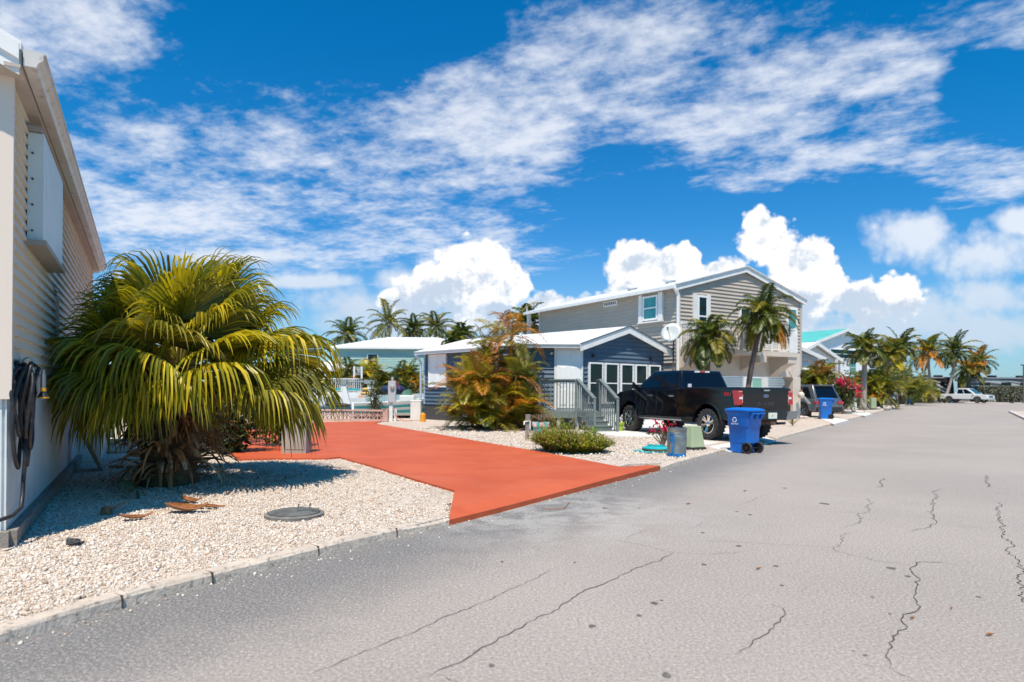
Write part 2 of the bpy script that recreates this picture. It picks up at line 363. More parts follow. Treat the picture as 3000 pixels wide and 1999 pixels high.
# kerbs
kerb_m = M('kerb_concrete', (.56, .50, .45), (.66, .60, .55), 3.5, .85, .5, 30, c3=(.34, .31, .29))
def kerb_face_mat():
    m = M('kerb_old', (.50, .42, .35), (.60, .52, .44), 5, .9, .6, 35, c3=(.20, .18, .165)); return m
rnd = random.Random(5)
def kerb(p_from, p_to, name='kerb', w=.115, h=.085):
    i0 = min(range(len(kc)), key=lambda i: (kc[i]-p_from).length); i1 = min(range(len(kc)), key=lambda i: (kc[i]-p_to).length)
    P = curve_pts([p_from]+kc[i0+1:i1]+[p_to], .25)
    b = MB(); prev = None
    L = 0
    for i, p in enumerate(P):
        t = (P[min(i+1, len(P)-1)]-P[max(i-1, 0)]).normalized(); n_ = V3(-t.y, t.x, 0)
        j = (noise.noise(p*1.7))*.012; jt = noise.noise(p*2.3+V3(7, 0, 0))*.006
        e = 1.0
        if i < 2 or i > len(P)-3: e = .8
        r = [p-n_*(.012+j)+V3(0, 0, -.02), p-n_*(.004+j)+V3(0, 0, h*e-.022+jt), p+n_*(.022+j)+V3(0, 0, h*e+jt), p+n_*w+V3(0, 0, h*e+.004+jt), p+n_*(w+.01)+V3(0, 0, -.02)]
        bs = len(b.v); b.v += [tuple(x) for x in r]
        if prev is not None:
            for a in range(4): b.f.append([prev+a, bs+a, bs+a+1, prev+a+1]); b.mi.append(0)
        else: b.f.append([bs+a for a in range(5)]); b.mi.append(0)
        prev = bs
    b.f.append([prev+a for a in reversed(range(5))]); b.mi.append(0)
    # joints
    o = b.build(name, kerb_face_mat(), smooth=False, kind='structure')
    return o
kerb(K[1], G(1318, 1538)); kerb(G(1934, 1378), G(2134, 1322.5)); kerb(G(2273, 1290), G(2438, 1245)); kerb(G(2490, 1231), G(2532, 1220)); kerb(G(2556, 1213), G(2600, 1201))
# narrow black joints cut across the near kerb
b = MB()
for px, py in [(355, 1783), (620, 1711), (930, 1629), (1160, 1574)]:
    p = G(px, py); i = min(range(len(kc)), key=lambda i: (kc[i]-p).length); t = (kc[i+1]-kc[i-1]).normalized(); n_ = V3(-t.y, t.x, 0)
    b.box(p+n_*.05+V3(0, 0, .0435), (.0035, .14, .088), t)
b.build('kerb_joints', M('joint_dark', (.05, .045, .04), rough=.95), kind='structure')
# dark seam where the road meets the kerb, gravel swept onto it
# far kerb strip and right hand lot corner
b = MB()
rp = [G(2960, 1209), G(3010, 1232), G(3300, 1330), V3(150, 18, 0), V3(150, G(2960, 1207).y, 0)]
b.prism([V3(p.x, p.y, -.015) for p in rp], (0, 0, ZL+.02)); b.build('lot_corner', GRM, kind='structure')
b = MB(); b.bar(G(2958, 1208)+V3(0, 0, .05), G(3010, 1232)+V3(0, 0, .05), .18, .12); b.bar(G(3010, 1232)+V3(0, 0, .05), G(3300, 1330)+V3(0, 0, .05), .18, .12)
b.bar(G(2958, 1208)+V3(0, 0, .05), V3(150, G(2960, 1207).y, .05), .18, .12); b.build('kerb', kerb_m, kind='structure')
b = MB(); pts = [K[-1]]+FAR
for i in range(len(pts)-1): b.bar(pts[i]+V3(0, .1, .05), pts[i+1]+V3(0, .1, .05), .25, .12)
b.build('kerb', kerb_m, kind='structure')

# cracks and spots in the asphalt
def wigg(pts, amp, sd, step=.05):
    r = random.Random(sd); P = [G(*p) for p in pts]; o_ = [P[0]]
    for a, c in zip(P, P[1:]):
        k = max(2, int((c-a).length/step)); t = (c-a).normalized(); n_ = V3(-t.y, t.x, 0)
        for j in range(1, k+1):
            q = a.lerp(c, j/k); 
            if j < k: q = q+n_*(r.uniform(-amp, amp)+noise.noise(q*3)*amp*2.2)
            o_.append(q)
    return o_
def Zp(x, y): return (1200+x*1800/2353, 1400+y*1800/2353)
cr = []
def crk(pts, w, amp=.014, z=True): cr.append(([Zp(*p) if z else p for p in pts], w, amp))
crk([(-410, 770), (-230, 690), (0, 600), (180, 520), (330, 455), (480, 388), (550, 350)], .0045)
crk([(50, 770), (165, 718), (370, 605), (550, 512), (660, 440), (770, 395), (870, 345), (960, 320), (1010, 287)], .007)
crk([(105, 752), (150, 775), (190, 790)], .007)
crk([(760, 232), (880, 255), (1010, 287), (1120, 293), (1240, 290), (1325, 279)], .0035)
crk([(1070, 245), (1200, 243), (1400, 255), (1620, 268)], .0035, .01)
crk([(820, 238), (930, 190)], .003); crk([(1070, 198), (1150, 162)], .003)
crk([(1755, 75), (1775, 95), (1755, 120), (1750, 135), (1720, 150), (1722, 175), (1640, 195)], .006, .03); crk([(1678, 205), (1660, 240), (1622, 270), (1665, 290), (1780, 318), (1920, 337)], .005, .025)
crk([(1600, 130), (1755, 132), (1900, 148)], .003, .01)
crk([(2110, 338), (2050, 325), (1940, 325), (1920, 345), (1942, 380), (1940, 430), (1930, 460), (1958, 495), (1890, 535), (1908, 572), (1870, 600), (1850, 650), (1838, 730)], .009, .016)
crk([(1838, 730), (1770, 722), (1645, 703)], .004, .01); crk([(1838, 730), (1880, 755), (1950, 783)], .007, .012); crk([(2110, 338), (2180, 338)], .003)
crk([(1390, 483), (1430, 500), (1440, 525), (1420, 540), (1395, 575), (1340, 615), (1300, 650), (1210, 678)], .007, .018); crk([(1440, 525), (1500, 528)], .003)
crk([(2055, 42), (2015, 50), (1998, 130), (2018, 175), (1935, 212)], .008, .03); crk([(2020, 180), (2150, 190), (2270, 205)], .004, .02)
crk([(2240, 90), (2270, 110), (2245, 120), (2270, 180), (2285, 240), (2320, 310), (2340, 370), (2343, 440), (2400, 520)], .009, .03)
crk([(1815, 0), (1805, 40)], .012, .03); crk([(2205, -10), (2220, 40)], .012, .03); crk([(1480, 440), (1525, 415)], .003)
crk([(1580, 65), (1740, 75)], .006, .03); crk([(2060, 42), (2353, 66)], .006, .04); crk([(1260, 105), (1390, 60)], .004, .03)
b = MB()
for i, (pts, w, amp) in enumerate(cr):
    P = wigg(pts, amp, i); r = random.Random(i+50); n_ = len(P); last = None
    for j, p in enumerate(P):
        t = (P[min(j+1, n_-1)]-P[max(j-1, 0)]).normalized(); s_ = V3(-t.y, t.x, 0); e = min(1, j/4, (n_-1-j)/4)+.15
        ww = w*.42*e*r.uniform(.45, 1.25)
        a, c = p+s_*ww+V3(0, 0, .0035), p-s_*ww+V3(0, 0, .0035)
        if last: b.quad(last[0], last[1], c, a)
        last = (a, c)
b.build('road_cracks', M('crack_dark', (.06, .052, .05), rough=.95), kind='structure')
b = MB(); r = random.Random(3)
for (x, y, s_) in [(938, 481, .045), (965, 471, .02), (880, 529, .03), (700, 569, .04), (986, 758, .045), (1127, 333, .04), (1260, 262, .05), (1403, 339, .04), (1845, 347, .06), (1590, 100, .10), (880, 117, .035), (1253, 130, .035), (1437, 40, .06), (1745, 681, .02), (1700, 665, .015), (2178, 457, .03), (1838, 522, .02), (315, 720, .03), (1305, 142, .05), (1772, 457, .025), (748, 117, .06), (1122, 211, .035), (632, 325, .025), (355, 322, .025), (1425, 413, .03), (1910, 378, .04)]:
    c = G(*Zp(x, y)); k = 11; b.poly([c+V3(math.cos(g)*s_*.62*r.uniform(.6, 1.1), math.sin(g)*s_*.62*r.uniform(.7, 1.3), .0032) for g in [2*PI*i/k for i in range(k)]])
b.build('road_stains', M('oil_spot', (.09, .08, .075), (.17, .155, .145), 30, .8), kind='structure')

# red painted drive
def red_mat():
    m = bpy.data.materials.new('red_painted_concrete'); m.use_nodes = True; t = m.node_tree; q = N(t); p = t.nodes['Principled BSDF']
    co = q.new('ShaderNodeTexCoord').outputs['Object']
    base = q.mix(q.sm(q.noise(co, .9, 6, .65, .5), .35, .7), (.46, .088, .034), (.53, .115, .046))
    base = q.mix(q.m('MULTIPLY', q.sm(q.noise(q.v('MULTIPLY', co, (.5, 1.4, 1)), 1.3, 7, .7, .8), .62, .74), .55), base, (.20, .06, .04))
    base = q.mix(q.m('MULTIPLY', q.sm(q.noise(q.v('MULTIPLY', co, (.7, 1, 1)), .7, 5, .6), .56, .72), .4), base, (.52, .15, .085))
    base = q.mix(q.m('MULTIPLY', q.sm(q.noise(co, 7, 7, .8), .66, .78), .6), base, (.28, .10, .07)); base = q.mix(q.m('MULTIPLY', q.sm(q.noise(q.v('MULTIPLY', co, (.25, 1.6, 1)), 2.2, 6, .75, .3), .58, .7), .45), base, (.34, .10, .06))
    q.put(p.inputs['Base Color'], base); p.inputs['Roughness'].default_value = .6; p.inputs['Specular IOR Level'].default_value = .2
    bn = q.new('ShaderNodeBump'); bn.inputs['Strength'].default_value = .25; bn.inputs['Distance'].default_value = .006
    q.put(bn.inputs['Height'], q.noise(co, 45, 6, .7)); t.links.new(bn.outputs[0], p.inputs['Normal'])
    return m
fl = [G(1316, 1540), G(1450, 1506), G(1600, 1466), G(1760, 1424), G(1934, 1378.5)]
edge = fl+[G(1820, 1369, .1), G(1700, 1346, .11), G(1581, 1322, .12), G(1430, 1297, .12), G(1275, 1270, .12), G(1180, 1254, .12), G(1095, 1240, .12), G(1120, 1234, .12), G(880, 1237, .12), G(700, 1243, .12), G(620, 1290, .12), G(700, 1345, .12), G(803, 1342, .12), G(956, 1342, .12), G(994, 1338, .12), G(1090, 1364, .12), G(1200, 1398, .12), G(1290, 1424, .12), G(1332, 1437, .11)]
edge[3].z = .012
top = []
for p in edge:
    d_ = min((p-q_).length for q_ in kc if 0 < q_.y < 20) ; zt = .115 if d_ > .5 else .06
    top.append(V3(p.x, p.y, zt))
top[-1].z = .11; top[0].z = .06; top[4].z = .088; top[3].z = .075; top[5].z = .105; lip = []
for i in range(5):
    t = (top[4]-top[0]).normalized(); lip.append(V3(top[i].x-t.y*.44+(.06 if i == 0 else 0), top[i].y+t.x*.44, .115))
b = MB(); k = len(top)
b.add([V3(p.x, p.y, -.015) for p in top]+top, [(i, (i+1) % k, (i+1) % k+k, i+k) for i in range(k)])
t = (top[4]-top[0]); t.z = 0; t.normalize(); nl = V3(-t.y, t.x, 0)
lip = [top[0].lerp(top[-1], .18)]+[top[i]+nl*.25 for i in (1, 2, 3)]+[top[4].lerp(top[5], .3)]
for p in lip[:4]: p.z = .115
lip[4].z = .108
for i in range(4): b.quad(top[i], top[i+1], lip[i+1], lip[i])
b.add([top[4], top[5], lip[4]], [(0, 1, 2)]); b.add([top[-1], top[0], lip[0]], [(0, 1, 2)])
from mathutils.geometry import tessellate_polygon
ring = lip+top[5:]
b.add(ring, [list(t_) for t_ in tessellate_polygon([[V3(p.x, p.y, 0) for p in ring]])])
b.build('driveway', red_mat(), kind='structure')
# concrete drive and path of the second lot
b = MB(); cp = [(1690, 1262), (1800, 1276.5), (1900, 1279), (2030, 1298), (2137, 1322), (2272, 1291), (2235, 1277), (2190, 1266), (2100, 1250), (1980, 1240), (1840, 1240), (1760, 1250)]
P = [G(x, y, .1) for x, y in cp]; P[4] = G(2138, 1324, .03); P[5] = G(2274, 1291, .03)
b.prism([p-V3(0, 0, p.z+.015) for p in P], (0, 0, .1)); 
b = MB(); k = len(P); b.add([V3(p.x, p.y, -.01) for p in P]+P, [(i, (i+1) % k, (i+1) % k+k, i+k) for i in range(k)])
bm = bmesh.new(); tv = [bm.verts.new(p) for p in P]; fc = bm.faces.new(tv); bmesh.ops.triangulate(bm, faces=[fc]); bm.verts.index_update()
b.add([v.co.copy() for v in bm.verts], [[v.index for v in f.verts] for f in bm.faces]); bm.free()
b.build('concrete_path', conc_w, kind='structure')
def apron(px, name='concrete_path'):
    P = [G(x, y, .095) for x, y in px]; b = MB(); b.prism([V3(p.x, p.y, -.01) for p in P], (0, 0, .105)); b.build(name, conc_w, kind='structure')
apron([(2443, 1243), (2488, 1231), (2440, 1224), (2392, 1222)]); apron([(2534, 1219), (2556, 1213), (2512, 1203), (2478, 1210)])
# loose gravel: angular little stones over the near yard, thinner further off
def inside(Pq, poly):
    x, y = Pq[:, 0], Pq[:, 1]; c = np.zeros(len(Pq), bool); j = len(poly)-1
    for i in range(len(poly)):
        a, d_ = poly[i], poly[j]
        if a.y != d_.y: c ^= ((a.y > y) != (d_.y > y)) & (x < (d_.x-a.x)*(y-a.y)/(d_.y-a.y)+a.x)
        j = i
    return c
HA = V3(-4.29, 5.51, 0); HD = V3(-.4956, .8686, 0); HN = V3(.8686, .4956, 0)      # near house: corner, wall direction, outward normal
def kerb_dist(Pq):
    A = np.array([[p.x, p.y] for p in kc]); T = A[1:]-A[:-1]; A = A[:-1]; best = np.full(len(Pq), 1e9); out_ = np.zeros(len(Pq))
    for a, t in zip(A, T):
        if a[1] > 26 or a[1] < -3: continue
        d_ = Pq-a; s_ = np.clip((d_@t)/(t@t), 0, 1); v = d_-s_[:, None]*t; dd = np.hypot(v[:, 0], v[:, 1]); sg = np.sign(-t[1]*v[:, 0]+t[0]*v[:, 1])
        m_ = dd < best; best = np.where(m_, dd, best); out_ = np.where(m_, dd*sg, out_)
    return out_
def stones(n_, reg, zone, szf, sd):
    rs = np.random.default_rng(sd); base = np.array([[1, 0, 0], [-1, 0, 0], [0, 1, 0], [0, -1, 0], [0, 0, 1], [0, 0, -1]], float)
    fs = np.array([[0, 2, 4], [2, 1, 4], [1, 3, 4], [3, 0, 4], [2, 0, 5], [1, 2, 5], [3, 1, 5], [0, 3, 5]])
    P = np.zeros((0, 2))
    while len(P) < n_:
        Q = np.stack([rs.uniform(reg[0], reg[1], n_*2), rs.uniform(reg[2], reg[3], n_*2)], 1); P = np.concatenate([P, Q[zone(Q, rs)]])
    P = P[:n_]; P = np.concatenate([P, np.full((n_, 1), ZL)], 1); k = len(P); vv = np.repeat(base[None], k, 0)*rs.uniform(.55, 1.15, (k, 6, 1))+rs.normal(0, .12, (k, 6, 3))
    a = rs.uniform(0, 2*PI, (k, 2)); c, s_ = np.cos(a[:, 0]), np.sin(a[:, 0]); R = np.zeros((k, 3, 3)); R[:, 0, 0] = c; R[:, 0, 1] = -s_; R[:, 1, 0] = s_; R[:, 1, 1] = c; R[:, 2, 2] = 1
    c, s_ = np.cos(a[:, 1]*.4), np.sin(a[:, 1]*.4); Q = np.zeros((k, 3, 3)); Q[:, 0, 0] = 1; Q[:, 1, 1] = c; Q[:, 1, 2] = -s_; Q[:, 2, 1] = s_; Q[:, 2, 2] = c
    sz = szf(rs, k); vv = vv*sz[:, None, None]*np.array([1, .85, .6]); vv = np.einsum('kij,kvj->kvi', R, np.einsum('kij,kvj->kvi', Q, vv))
    P[:, 2] += sz*.25; vv += P[:, None, :]
    return vv.reshape(-1, 3), (fs[None]+np.arange(k)[:, None, None]*6).reshape(-1, 3)
def mesh_np(name, v, f, mat_, **kw):
    me = bpy.data.meshes.new(name); me.vertices.add(len(v)); me.vertices.foreach_set('co', v.astype(np.float32).ravel())
    me.loops.add(f.size); me.loops.foreach_set('vertex_index', f.astype(np.int32).ravel()); me.polygons.add(len(f)); me.polygons.foreach_set('loop_start', np.arange(len(f), dtype=np.int32)*f.shape[1])
    me.update(calc_edges=True); me.materials.append(mat_); o = bpy.data.objects.new(name, me); C.objects.link(o)
    for a, c in kw.items(): o[a] = c
    return o
redp = [V3(p.x, p.y, 0) for p in top]
def z_near(P, rs):
    w = (P[:, 0]-HA.x)*HN.x+(P[:, 1]-HA.y)*HN.y
    ok = (w > .06) | (P[:, 1] < 3)
    g = G(1240, 1478); e = ((P[:, 0]-g.x)/.55)**2+((P[:, 1]-g.y)/.6)**2; ok &= (e > 1) | (rs.random(len(P)) < .35)
    return ok & (kerb_dist(P) > .13) & ~inside(P, redp) & (rs.random(len(P)) < np.minimum(1, (5.0/np.maximum(P[:, 1], 3))**1.1))
def stone_mat():
    m = bpy.data.materials.new('coral_stone'); m.use_nodes = True; t = m.node_tree; q = N(t); p = t.nodes['Principled BSDF']
    g = q.new('ShaderNodeNewGeometry').outputs['Random Per Island']
    col = q.ramp(g, [(0, (.32, .23, .17)), (.10, (.50, .40, .32)), (.3, (.64, .55, .46)), (.6, (.74, .66, .58)), (.85, (.68, .66, .62)), (.97, (.58, .39, .24)), (1, (.28, .27, .26))])
    co = q.new('ShaderNodeTexCoord').outputs['Object']; col = q.mix(q.m('MULTIPLY', q.sm(q.noise(co, 40, 3), .5, .7), .25), col, (.45, .36, .28))
    q.put(p.inputs['Base Color'], col); p.inputs['Roughness'].default_value = .92; return m
v1, f1 = stones(56000, (-7.6, -.5, 2.9, 12.5), z_near, lambda rs, k: rs.gamma(3.2, .0026, k)+.0038, 1)
def z_spill(P, rs):
    d_ = kerb_dist(P); return (d_ > -.5) & (d_ < -.01) & (rs.random(len(P)) < np.exp(d_*9)) & ~inside(P, redp)
v2, f2 = stones(260, (-4, 3, 2.6, 14), z_spill, lambda rs, k: rs.gamma(4, .0022, k)+.003, 2); v2[:, 2] -= ZL
def z_mid(P, rs): return (kerb_dist(P) > .15) & ~inside(P, redp)
v3, f3 = stones(15000, (-3.2, 5.6, 12.6, 22.5), z_mid, lambda rs, k: rs.gamma(4, .004, k)+.006, 4)
cpp = [V3(p.x, p.y, 0) for p in [G(x, y, .1) for x, y in cp]]
keep = ~inside(v3[::6, :2], cpp)
v3 = v3.reshape(-1, 6, 3)[keep].reshape(-1, 3); f3 = np.array([[0, 2, 4], [2, 1, 4], [1, 3, 4], [3, 0, 4], [2, 0, 5], [1, 2, 5], [3, 1, 5], [0, 3, 5]])[None]+np.arange(len(v3)//6)[:, None, None]*6; f3 = f3.reshape(-1, 3)
allv = np.concatenate([v1, v2, v3]); allf = np.concatenate([f1, f2+len(v1), f3+len(v1)+len(v2)])
mesh_np('gravel', allv, allf, stone_mat(), kind='stuff', label='pale pinkish coral gravel stones covering the yards', category='gravel')
# ---------------------------------------------------------------- houses
def siding(b, O, U, L, N_, z0, z1, pitch, eave=None, rise=0, mi=None, out=.03):
    O, U, N_ = Vector(O), Vector(U), Vector(N_); up = V3(0, 0, 1); z = z0
    def rng(zz):
        if eave is None or zz <= eave: return 0, L
        k = (zz-eave)/rise*L/2; return k, L-k
    while z < z1-1e-4:
        t = min(z+pitch, z1); a0, a1 = rng(z); c0, c1 = rng(t)
        P = [O+U*a0+up*z+N_*out, O+U*a1+up*z+N_*out, O+U*c1+up*t+N_*.002, O+U*c0+up*t+N_*.002]
        b.add(P, [(0, 1, 2, 3)], mi); b.add([O+U*a0+up*z+N_*.002, O+U*a1+up*z+N_*.002, P[1], P[0]], [(0, 1, 2, 3)], mi)
        z = t
    return b
def wall_core(b, P, z0, z1, mi=None):
    b.prism([V3(p.x, p.y, z0) for p in P], (0, 0, z1-z0), mi)
white = M('white_trim', (.78, .78, .77), (.70, .70, .69), 3, .45)
whitegloss = M('white_vinyl', (.80, .81, .81), rough=.35)
glass = M('window_glass', (.012, .018, .02), rough=.03, spec=.35)
glass_t = M('teal_glass', (.05, .22, .22), (.09, .30, .30), 3, .08, spec=.8)
def window(par, O, U, N_, u, z, w, h, fr=None, gl=None, bars=1, fw=.06, d=.06, label=None, vert=0):
    """frame box + pane child; (u,z) lower left corner on the wall"""
    O, U, N_ = Vector(O), Vector(U), Vector(N_); up = V3(0, 0, 1); d = d+.05; b = MB(); c = O+U*(u+w/2)+up*(z+h/2)+N_*(d/2)
    for s_ in (-1, 1):
        b.box(c+U*s_*(w/2-fw/2), (fw, d, h), U); b.box(c+up*s_*(h/2-fw/2), (w-2*fw, d-.004, fw), U)
    for k in range(bars): b.box(c+up*(h*((k+1)/(bars+1)-.5)), (w-2*fw, d-.01, fw*.7), U)
    for k in range(vert): b.box(c+U*(w*((k+1)/(vert+1)-.5)), (fw*.7, d-.012, h-2*fw), U)
    f = b.build('window', fr or whitegloss, par, label=label, bevel=.004, seg=1)
    p = MB(); p.box(c+N_*(d/2-.035), (w-fw, .02, h-fw), U); p.build('pane', gl or glass, f)
    return f
def roof_slab(b, pts, th=.06, mi=None): b.prism(pts, (0, 0, th), mi)

# ---- house on the left edge (cream siding, white ribbed skirt)
hx = thing('house', 'cream lap-sided house with white ribbed skirting, cropped by the left edge', 'house', HA, math.atan2(HD.y, HD.x))
cream = M('cream_siding', (.70, .65, .53), (.64, .59, .48), 1.2, .55, .12, 60)
Lh, Wh, ZF, ZE = 10.6, 4.3, 1.36, 4.11
FD = -HN                                   # direction along the front wall, going left
b = MB(); wall_core(b, [HA, HA+HD*Lh, HA+HD*Lh+FD*Wh, HA+FD*Wh], ZF, ZE)
RI = .95
A_ = HA+V3(0, 0, ZE); b.prism([HA+V3(0, 0, ZE), HA+FD*Wh+V3(0, 0, ZE), HA+FD*Wh/2+V3(0, 0, ZE+RI)], HD*Lh)
siding(b, HA, HD, Lh, HN, ZF, ZE, .105, out=.034); siding(b, HA+FD*Wh, HN, Wh, -HD, ZF, ZE+RI, .105, eave=ZE, rise=RI, out=.034)
b.build('wall', cream, hx)
b = MB(); b.box(HA+HN*.012-HD*.0+V3(0, 0, (ZF+ZE)/2), (.02, .13, ZE-ZF+.04), HN); 
b = MB()
cc_ = HA+V3(0, 0, (ZF-.03+ZE)/2)
b.prism([HA+HN*.036-HD*.036+V3(0, 0, ZF-.03), HA+HN*.036+HD*.02+V3(0, 0, ZF-.03), HA+HD*.02+V3(0, 0, ZF-.03), HA+V3(0, 0, ZF-.03), HA-HN*.12+V3(0, 0, ZF-.03), HA-HN*.12-HD*.036+V3(0, 0, ZF-.03)], (0, 0, ZE-ZF+.03))
b.build('corner_board', M('cream_board', (.72, .62, .53), rough=.5), hx)
# skirting of ribbed vinyl
rib = M('ribbed_skirting', (.68, .72, .72), (.60, .64, .65), 2, .45)
def ribbed(b, O, U, L, N_, z0, z1, pitch=.065, dep=.024):
    k = int(L/pitch); prof = []
    for i in range(k+1):
        u = i*pitch; prof += [(u, 0), (u+pitch*.62, 0), (u+pitch*.7, -dep), (u+pitch*.92, -dep)]
    P = [(O+U*min(u, L)+N_*d_) for u, d_ in prof]
    b.add([p+V3(0, 0, z0) for p in P]+[p+V3(0, 0, z1) for p in P], [(i, i+1, i+1+len(P), i+len(P)) for i in range(len(P)-1)])
b = MB(); ribbed(b, HA+HN*-.0, HD, 6.9, HN, .2, ZF); ribbed(b, HA+FD*Wh, HN, Wh, -HD, .2, ZF); ribbed(b, HA+HD*6.9+HN*.35, HD, 3.7, HN, .1, ZF-.05)
b.box(HA+HD*6.9+HN*.17+V3(0, 0, .7), (.02, .34, 1.2), HD); b.build('skirting', rib, hx)
b = MB(); b.bar(HA+HN*.03-HD*.03+V3(0, 0, .135), HA+HD*6.9+HN*.03+V3(0, 0, .135), .10, .16); b.bar(HA+HN*.03-HD*.05+V3(0, 0, .135), HA+FD*Wh-HD*.05+V3(0, 0, .135), .08, .16)
b.build('base_board', M('weathered_board', (.20, .18, .16), (.30, .27, .24), 6, .9, .3, stretch=(1, 6, 6)), hx)
# roof, soffit and gutter
OV, OF = .11, .24
b = MB(); up = V3(0, 0, 1)
def hp_(u, v, z): return HA+HN*u+HD*v+up*z       # u outwards from the wall, v along the house
for s_ in (0, 1):
    if s_ == 0: P = [hp_(OV, -OF, ZE+.02), hp_(-Wh/2, -OF, ZE+RI+.14), hp_(-Wh/2, Lh+.3, ZE+RI+.14), hp_(OV, Lh+.3, ZE+.02)]
    else: P = [hp_(-Wh/2, -OF, ZE+RI+.14), hp_(-Wh-OV, -OF, ZE+.02), hp_(-Wh-OV, Lh+.3, ZE+.02), hp_(-Wh/2, Lh+.3, ZE+RI+.14)]
    b.prism(P, (0, 0, .16))
b.build('roof', white, hx)
b = MB()    # rake boards of the gable end, two steps
for s_, zo, th, ww in ((0, .045, .03, .13), (1, -.075, .02, .12)):
    b.prism([hp_(OV-.01, -OF-.015+s_*.015, ZE+zo-.03), hp_(-Wh/2, -OF-.015+s_*.015, ZE+RI+zo+.1), hp_(-Wh/2, -OF-.015+s_*.015, ZE+RI+zo+.1+ww), hp_(OV-.01, -OF-.015+s_*.015, ZE+zo-.03+ww)], -HD*th)
b.build('rake_board', white, hx)
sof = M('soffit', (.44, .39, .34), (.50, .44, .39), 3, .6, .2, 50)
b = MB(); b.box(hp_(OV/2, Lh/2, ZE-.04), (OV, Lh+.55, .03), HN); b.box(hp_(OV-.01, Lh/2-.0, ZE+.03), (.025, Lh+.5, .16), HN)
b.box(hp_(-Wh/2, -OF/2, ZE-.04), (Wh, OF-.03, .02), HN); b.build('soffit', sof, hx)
# K-style gutter profile swept along the eave
pr = [(OV+.012, -.07), (OV+.10, -.07), (OV+.115, -.03), (OV+.15, .0), (OV+.15, .045), (OV+.165, .05), (OV+.165, .065), (OV+.145, .06), (OV+.012, .065)]
b = MB(); b.prism([hp_(u, -OF, ZE+.055+z) for u, z in pr], HD*(Lh+.5)); b.build('gutter', M('gutter_metal', (.55, .52, .48), (.62, .60, .57), 2, .4, c3=(.40, .36, .31)), hx)
b = MB(); b.box(hp_(-.0+.03, 3.3, 1.98), (.05, .05, 1.25), HN); b.box(hp_(.035, 3.15, 1.36+1.3), (.03, .34, .035), HN); b.build('shutter_track', M('cream_metal', (.50, .38, .30), rough=.5), hx)
# stacked accordion shutter on a window
alu = M('shutter_aluminium', (.66, .73, .72), (.60, .68, .68), 2, .35, metal=0)
b = MB(); z0s, z1s, s0, s1, dp = 2.86, 3.90, .86, 2.5, .13
b.box(hp_(dp/2+.02, s0+.02, (z0s+z1s)/2), (dp, .035, z1s-z0s), HN)
u = s0+.04; i = 0
prof = []
while u < s1: prof += [(u, dp), (u+.05, dp), (u+.062, dp-.045), (u+.082, dp-.045), (u+.094, dp)]; u += .094
P = [hp_(d_+.02, u_, 0) for u_, d_ in prof]; k = len(P)
b.add([p+up*z0s for p in P]+[p+up*z1s for p in P], [(i, i+1, i+1+k, i+k) for i in range(k-1)])
b.box(hp_(dp/2+.01, s1+.02, (z0s+z1s)/2), (dp, .03, z1s-z0s), HN)
sh = b.build('storm_shutter', alu, hx)
b = MB(); b.box(hp_(dp/2+.01, (s0+s1)/2, z1s+.03), (dp*.9, s1-s0+.1, .045), HN); b.build('shutter_rail', M('cream_dark', (.33, .30, .26), rough=.6), sh)
b = MB(); b.box(hp_(dp/2+.02, (s0+s1)/2, z0s-.035), (dp+.06, s1-s0+.16, .05), HN)
b.build('shutter_rail', M('cream_dark', (.33, .30, .26), rough=.6), sh)
for z_ in (2.95, 3.2, 3.45, 3.7): b = MB(); b.ball(hp_(.06, s0-.003, z_), .012, 6); b.build('shutter_bolt', M('dark_metal', (.05, .05, .05), rough=.4), sh)
# window trim seen on the front wall edge
b = MB(); b.box(hp_(-.75, -.03, 3.5), (.9, .04, .9), HN); b.build('window', white, hx)

# ---- blue house
blue = M('blue_siding', (.075, .115, .165), (.095, .14, .195), 1.5, .55, .1, 50)
P1 = V3(2.56, 23.6, 0); e1 = V3(.785, .62, 0).normalized(); n1 = V3(e1.y, -e1.x, 0); P2 = P1+e1*4.53
J0 = V3(.5, 23.6, 0); J1 = V3(.5, 24.4, 0); Lp = V3(-3.85, 28.7, 0); sdir = (J1-Lp).normalized(); sn = V3(sdir.y, -sdir.x, 0)
hb = thing('house', 'dark blue single-storey house with white gable roof and five tall white windows', 'house', P1, 0)
bk = V3(-.62, .785, 0)
zf, ze, za = .75, 3.05, 3.72
b = MB(); Pq = [Lp, J1, J0, P1, P2, P2+bk*9, Lp+V3(2.9, 3.2, 0)]
wall_core(b, [Lp+sn*-.02, J1+V3(.02, .02, 0), J0+V3(.02, .02, 0), P1+V3(-.01, .02, 0), P2-n1*.0+bk*.02, P2+bk*9, Lp+V3(2.9, 3.2, 0)], zf, ze)
siding(b, Lp, sdir, (J1-Lp).length, sn, zf, ze, .16, out=.05); siding(b, J0, V3(1, 0, 0), (P1-J0).length, V3(0, -1, 0), zf, ze, .16, out=.05); siding(b, J1, V3(0, -1, 0), .8, V3(-1, 0, 0), zf, ze, .16)
siding(b, P1, e1, 4.53, n1, zf, 3.72, .16, eave=ze, rise=.70, out=.05); siding(b, P2, bk, 9, e1, zf, ze, .16)
b.prism([P1+V3(0, 0, ze), P2+V3(0, 0, ze), (P1+P2)/2+V3(0, 0, za)], bk*.3)
b.build('wall', blue, hb)
for p_ in (P1-V3(.0, .012, 0), P2): b = MB(); b.box(p_+V3(0, 0, (zf+ze)/2), (.075, .075, ze-zf), e1); b.build('corner_board', M('navy_trim', (.05, .075, .12), rough=.5), hb)
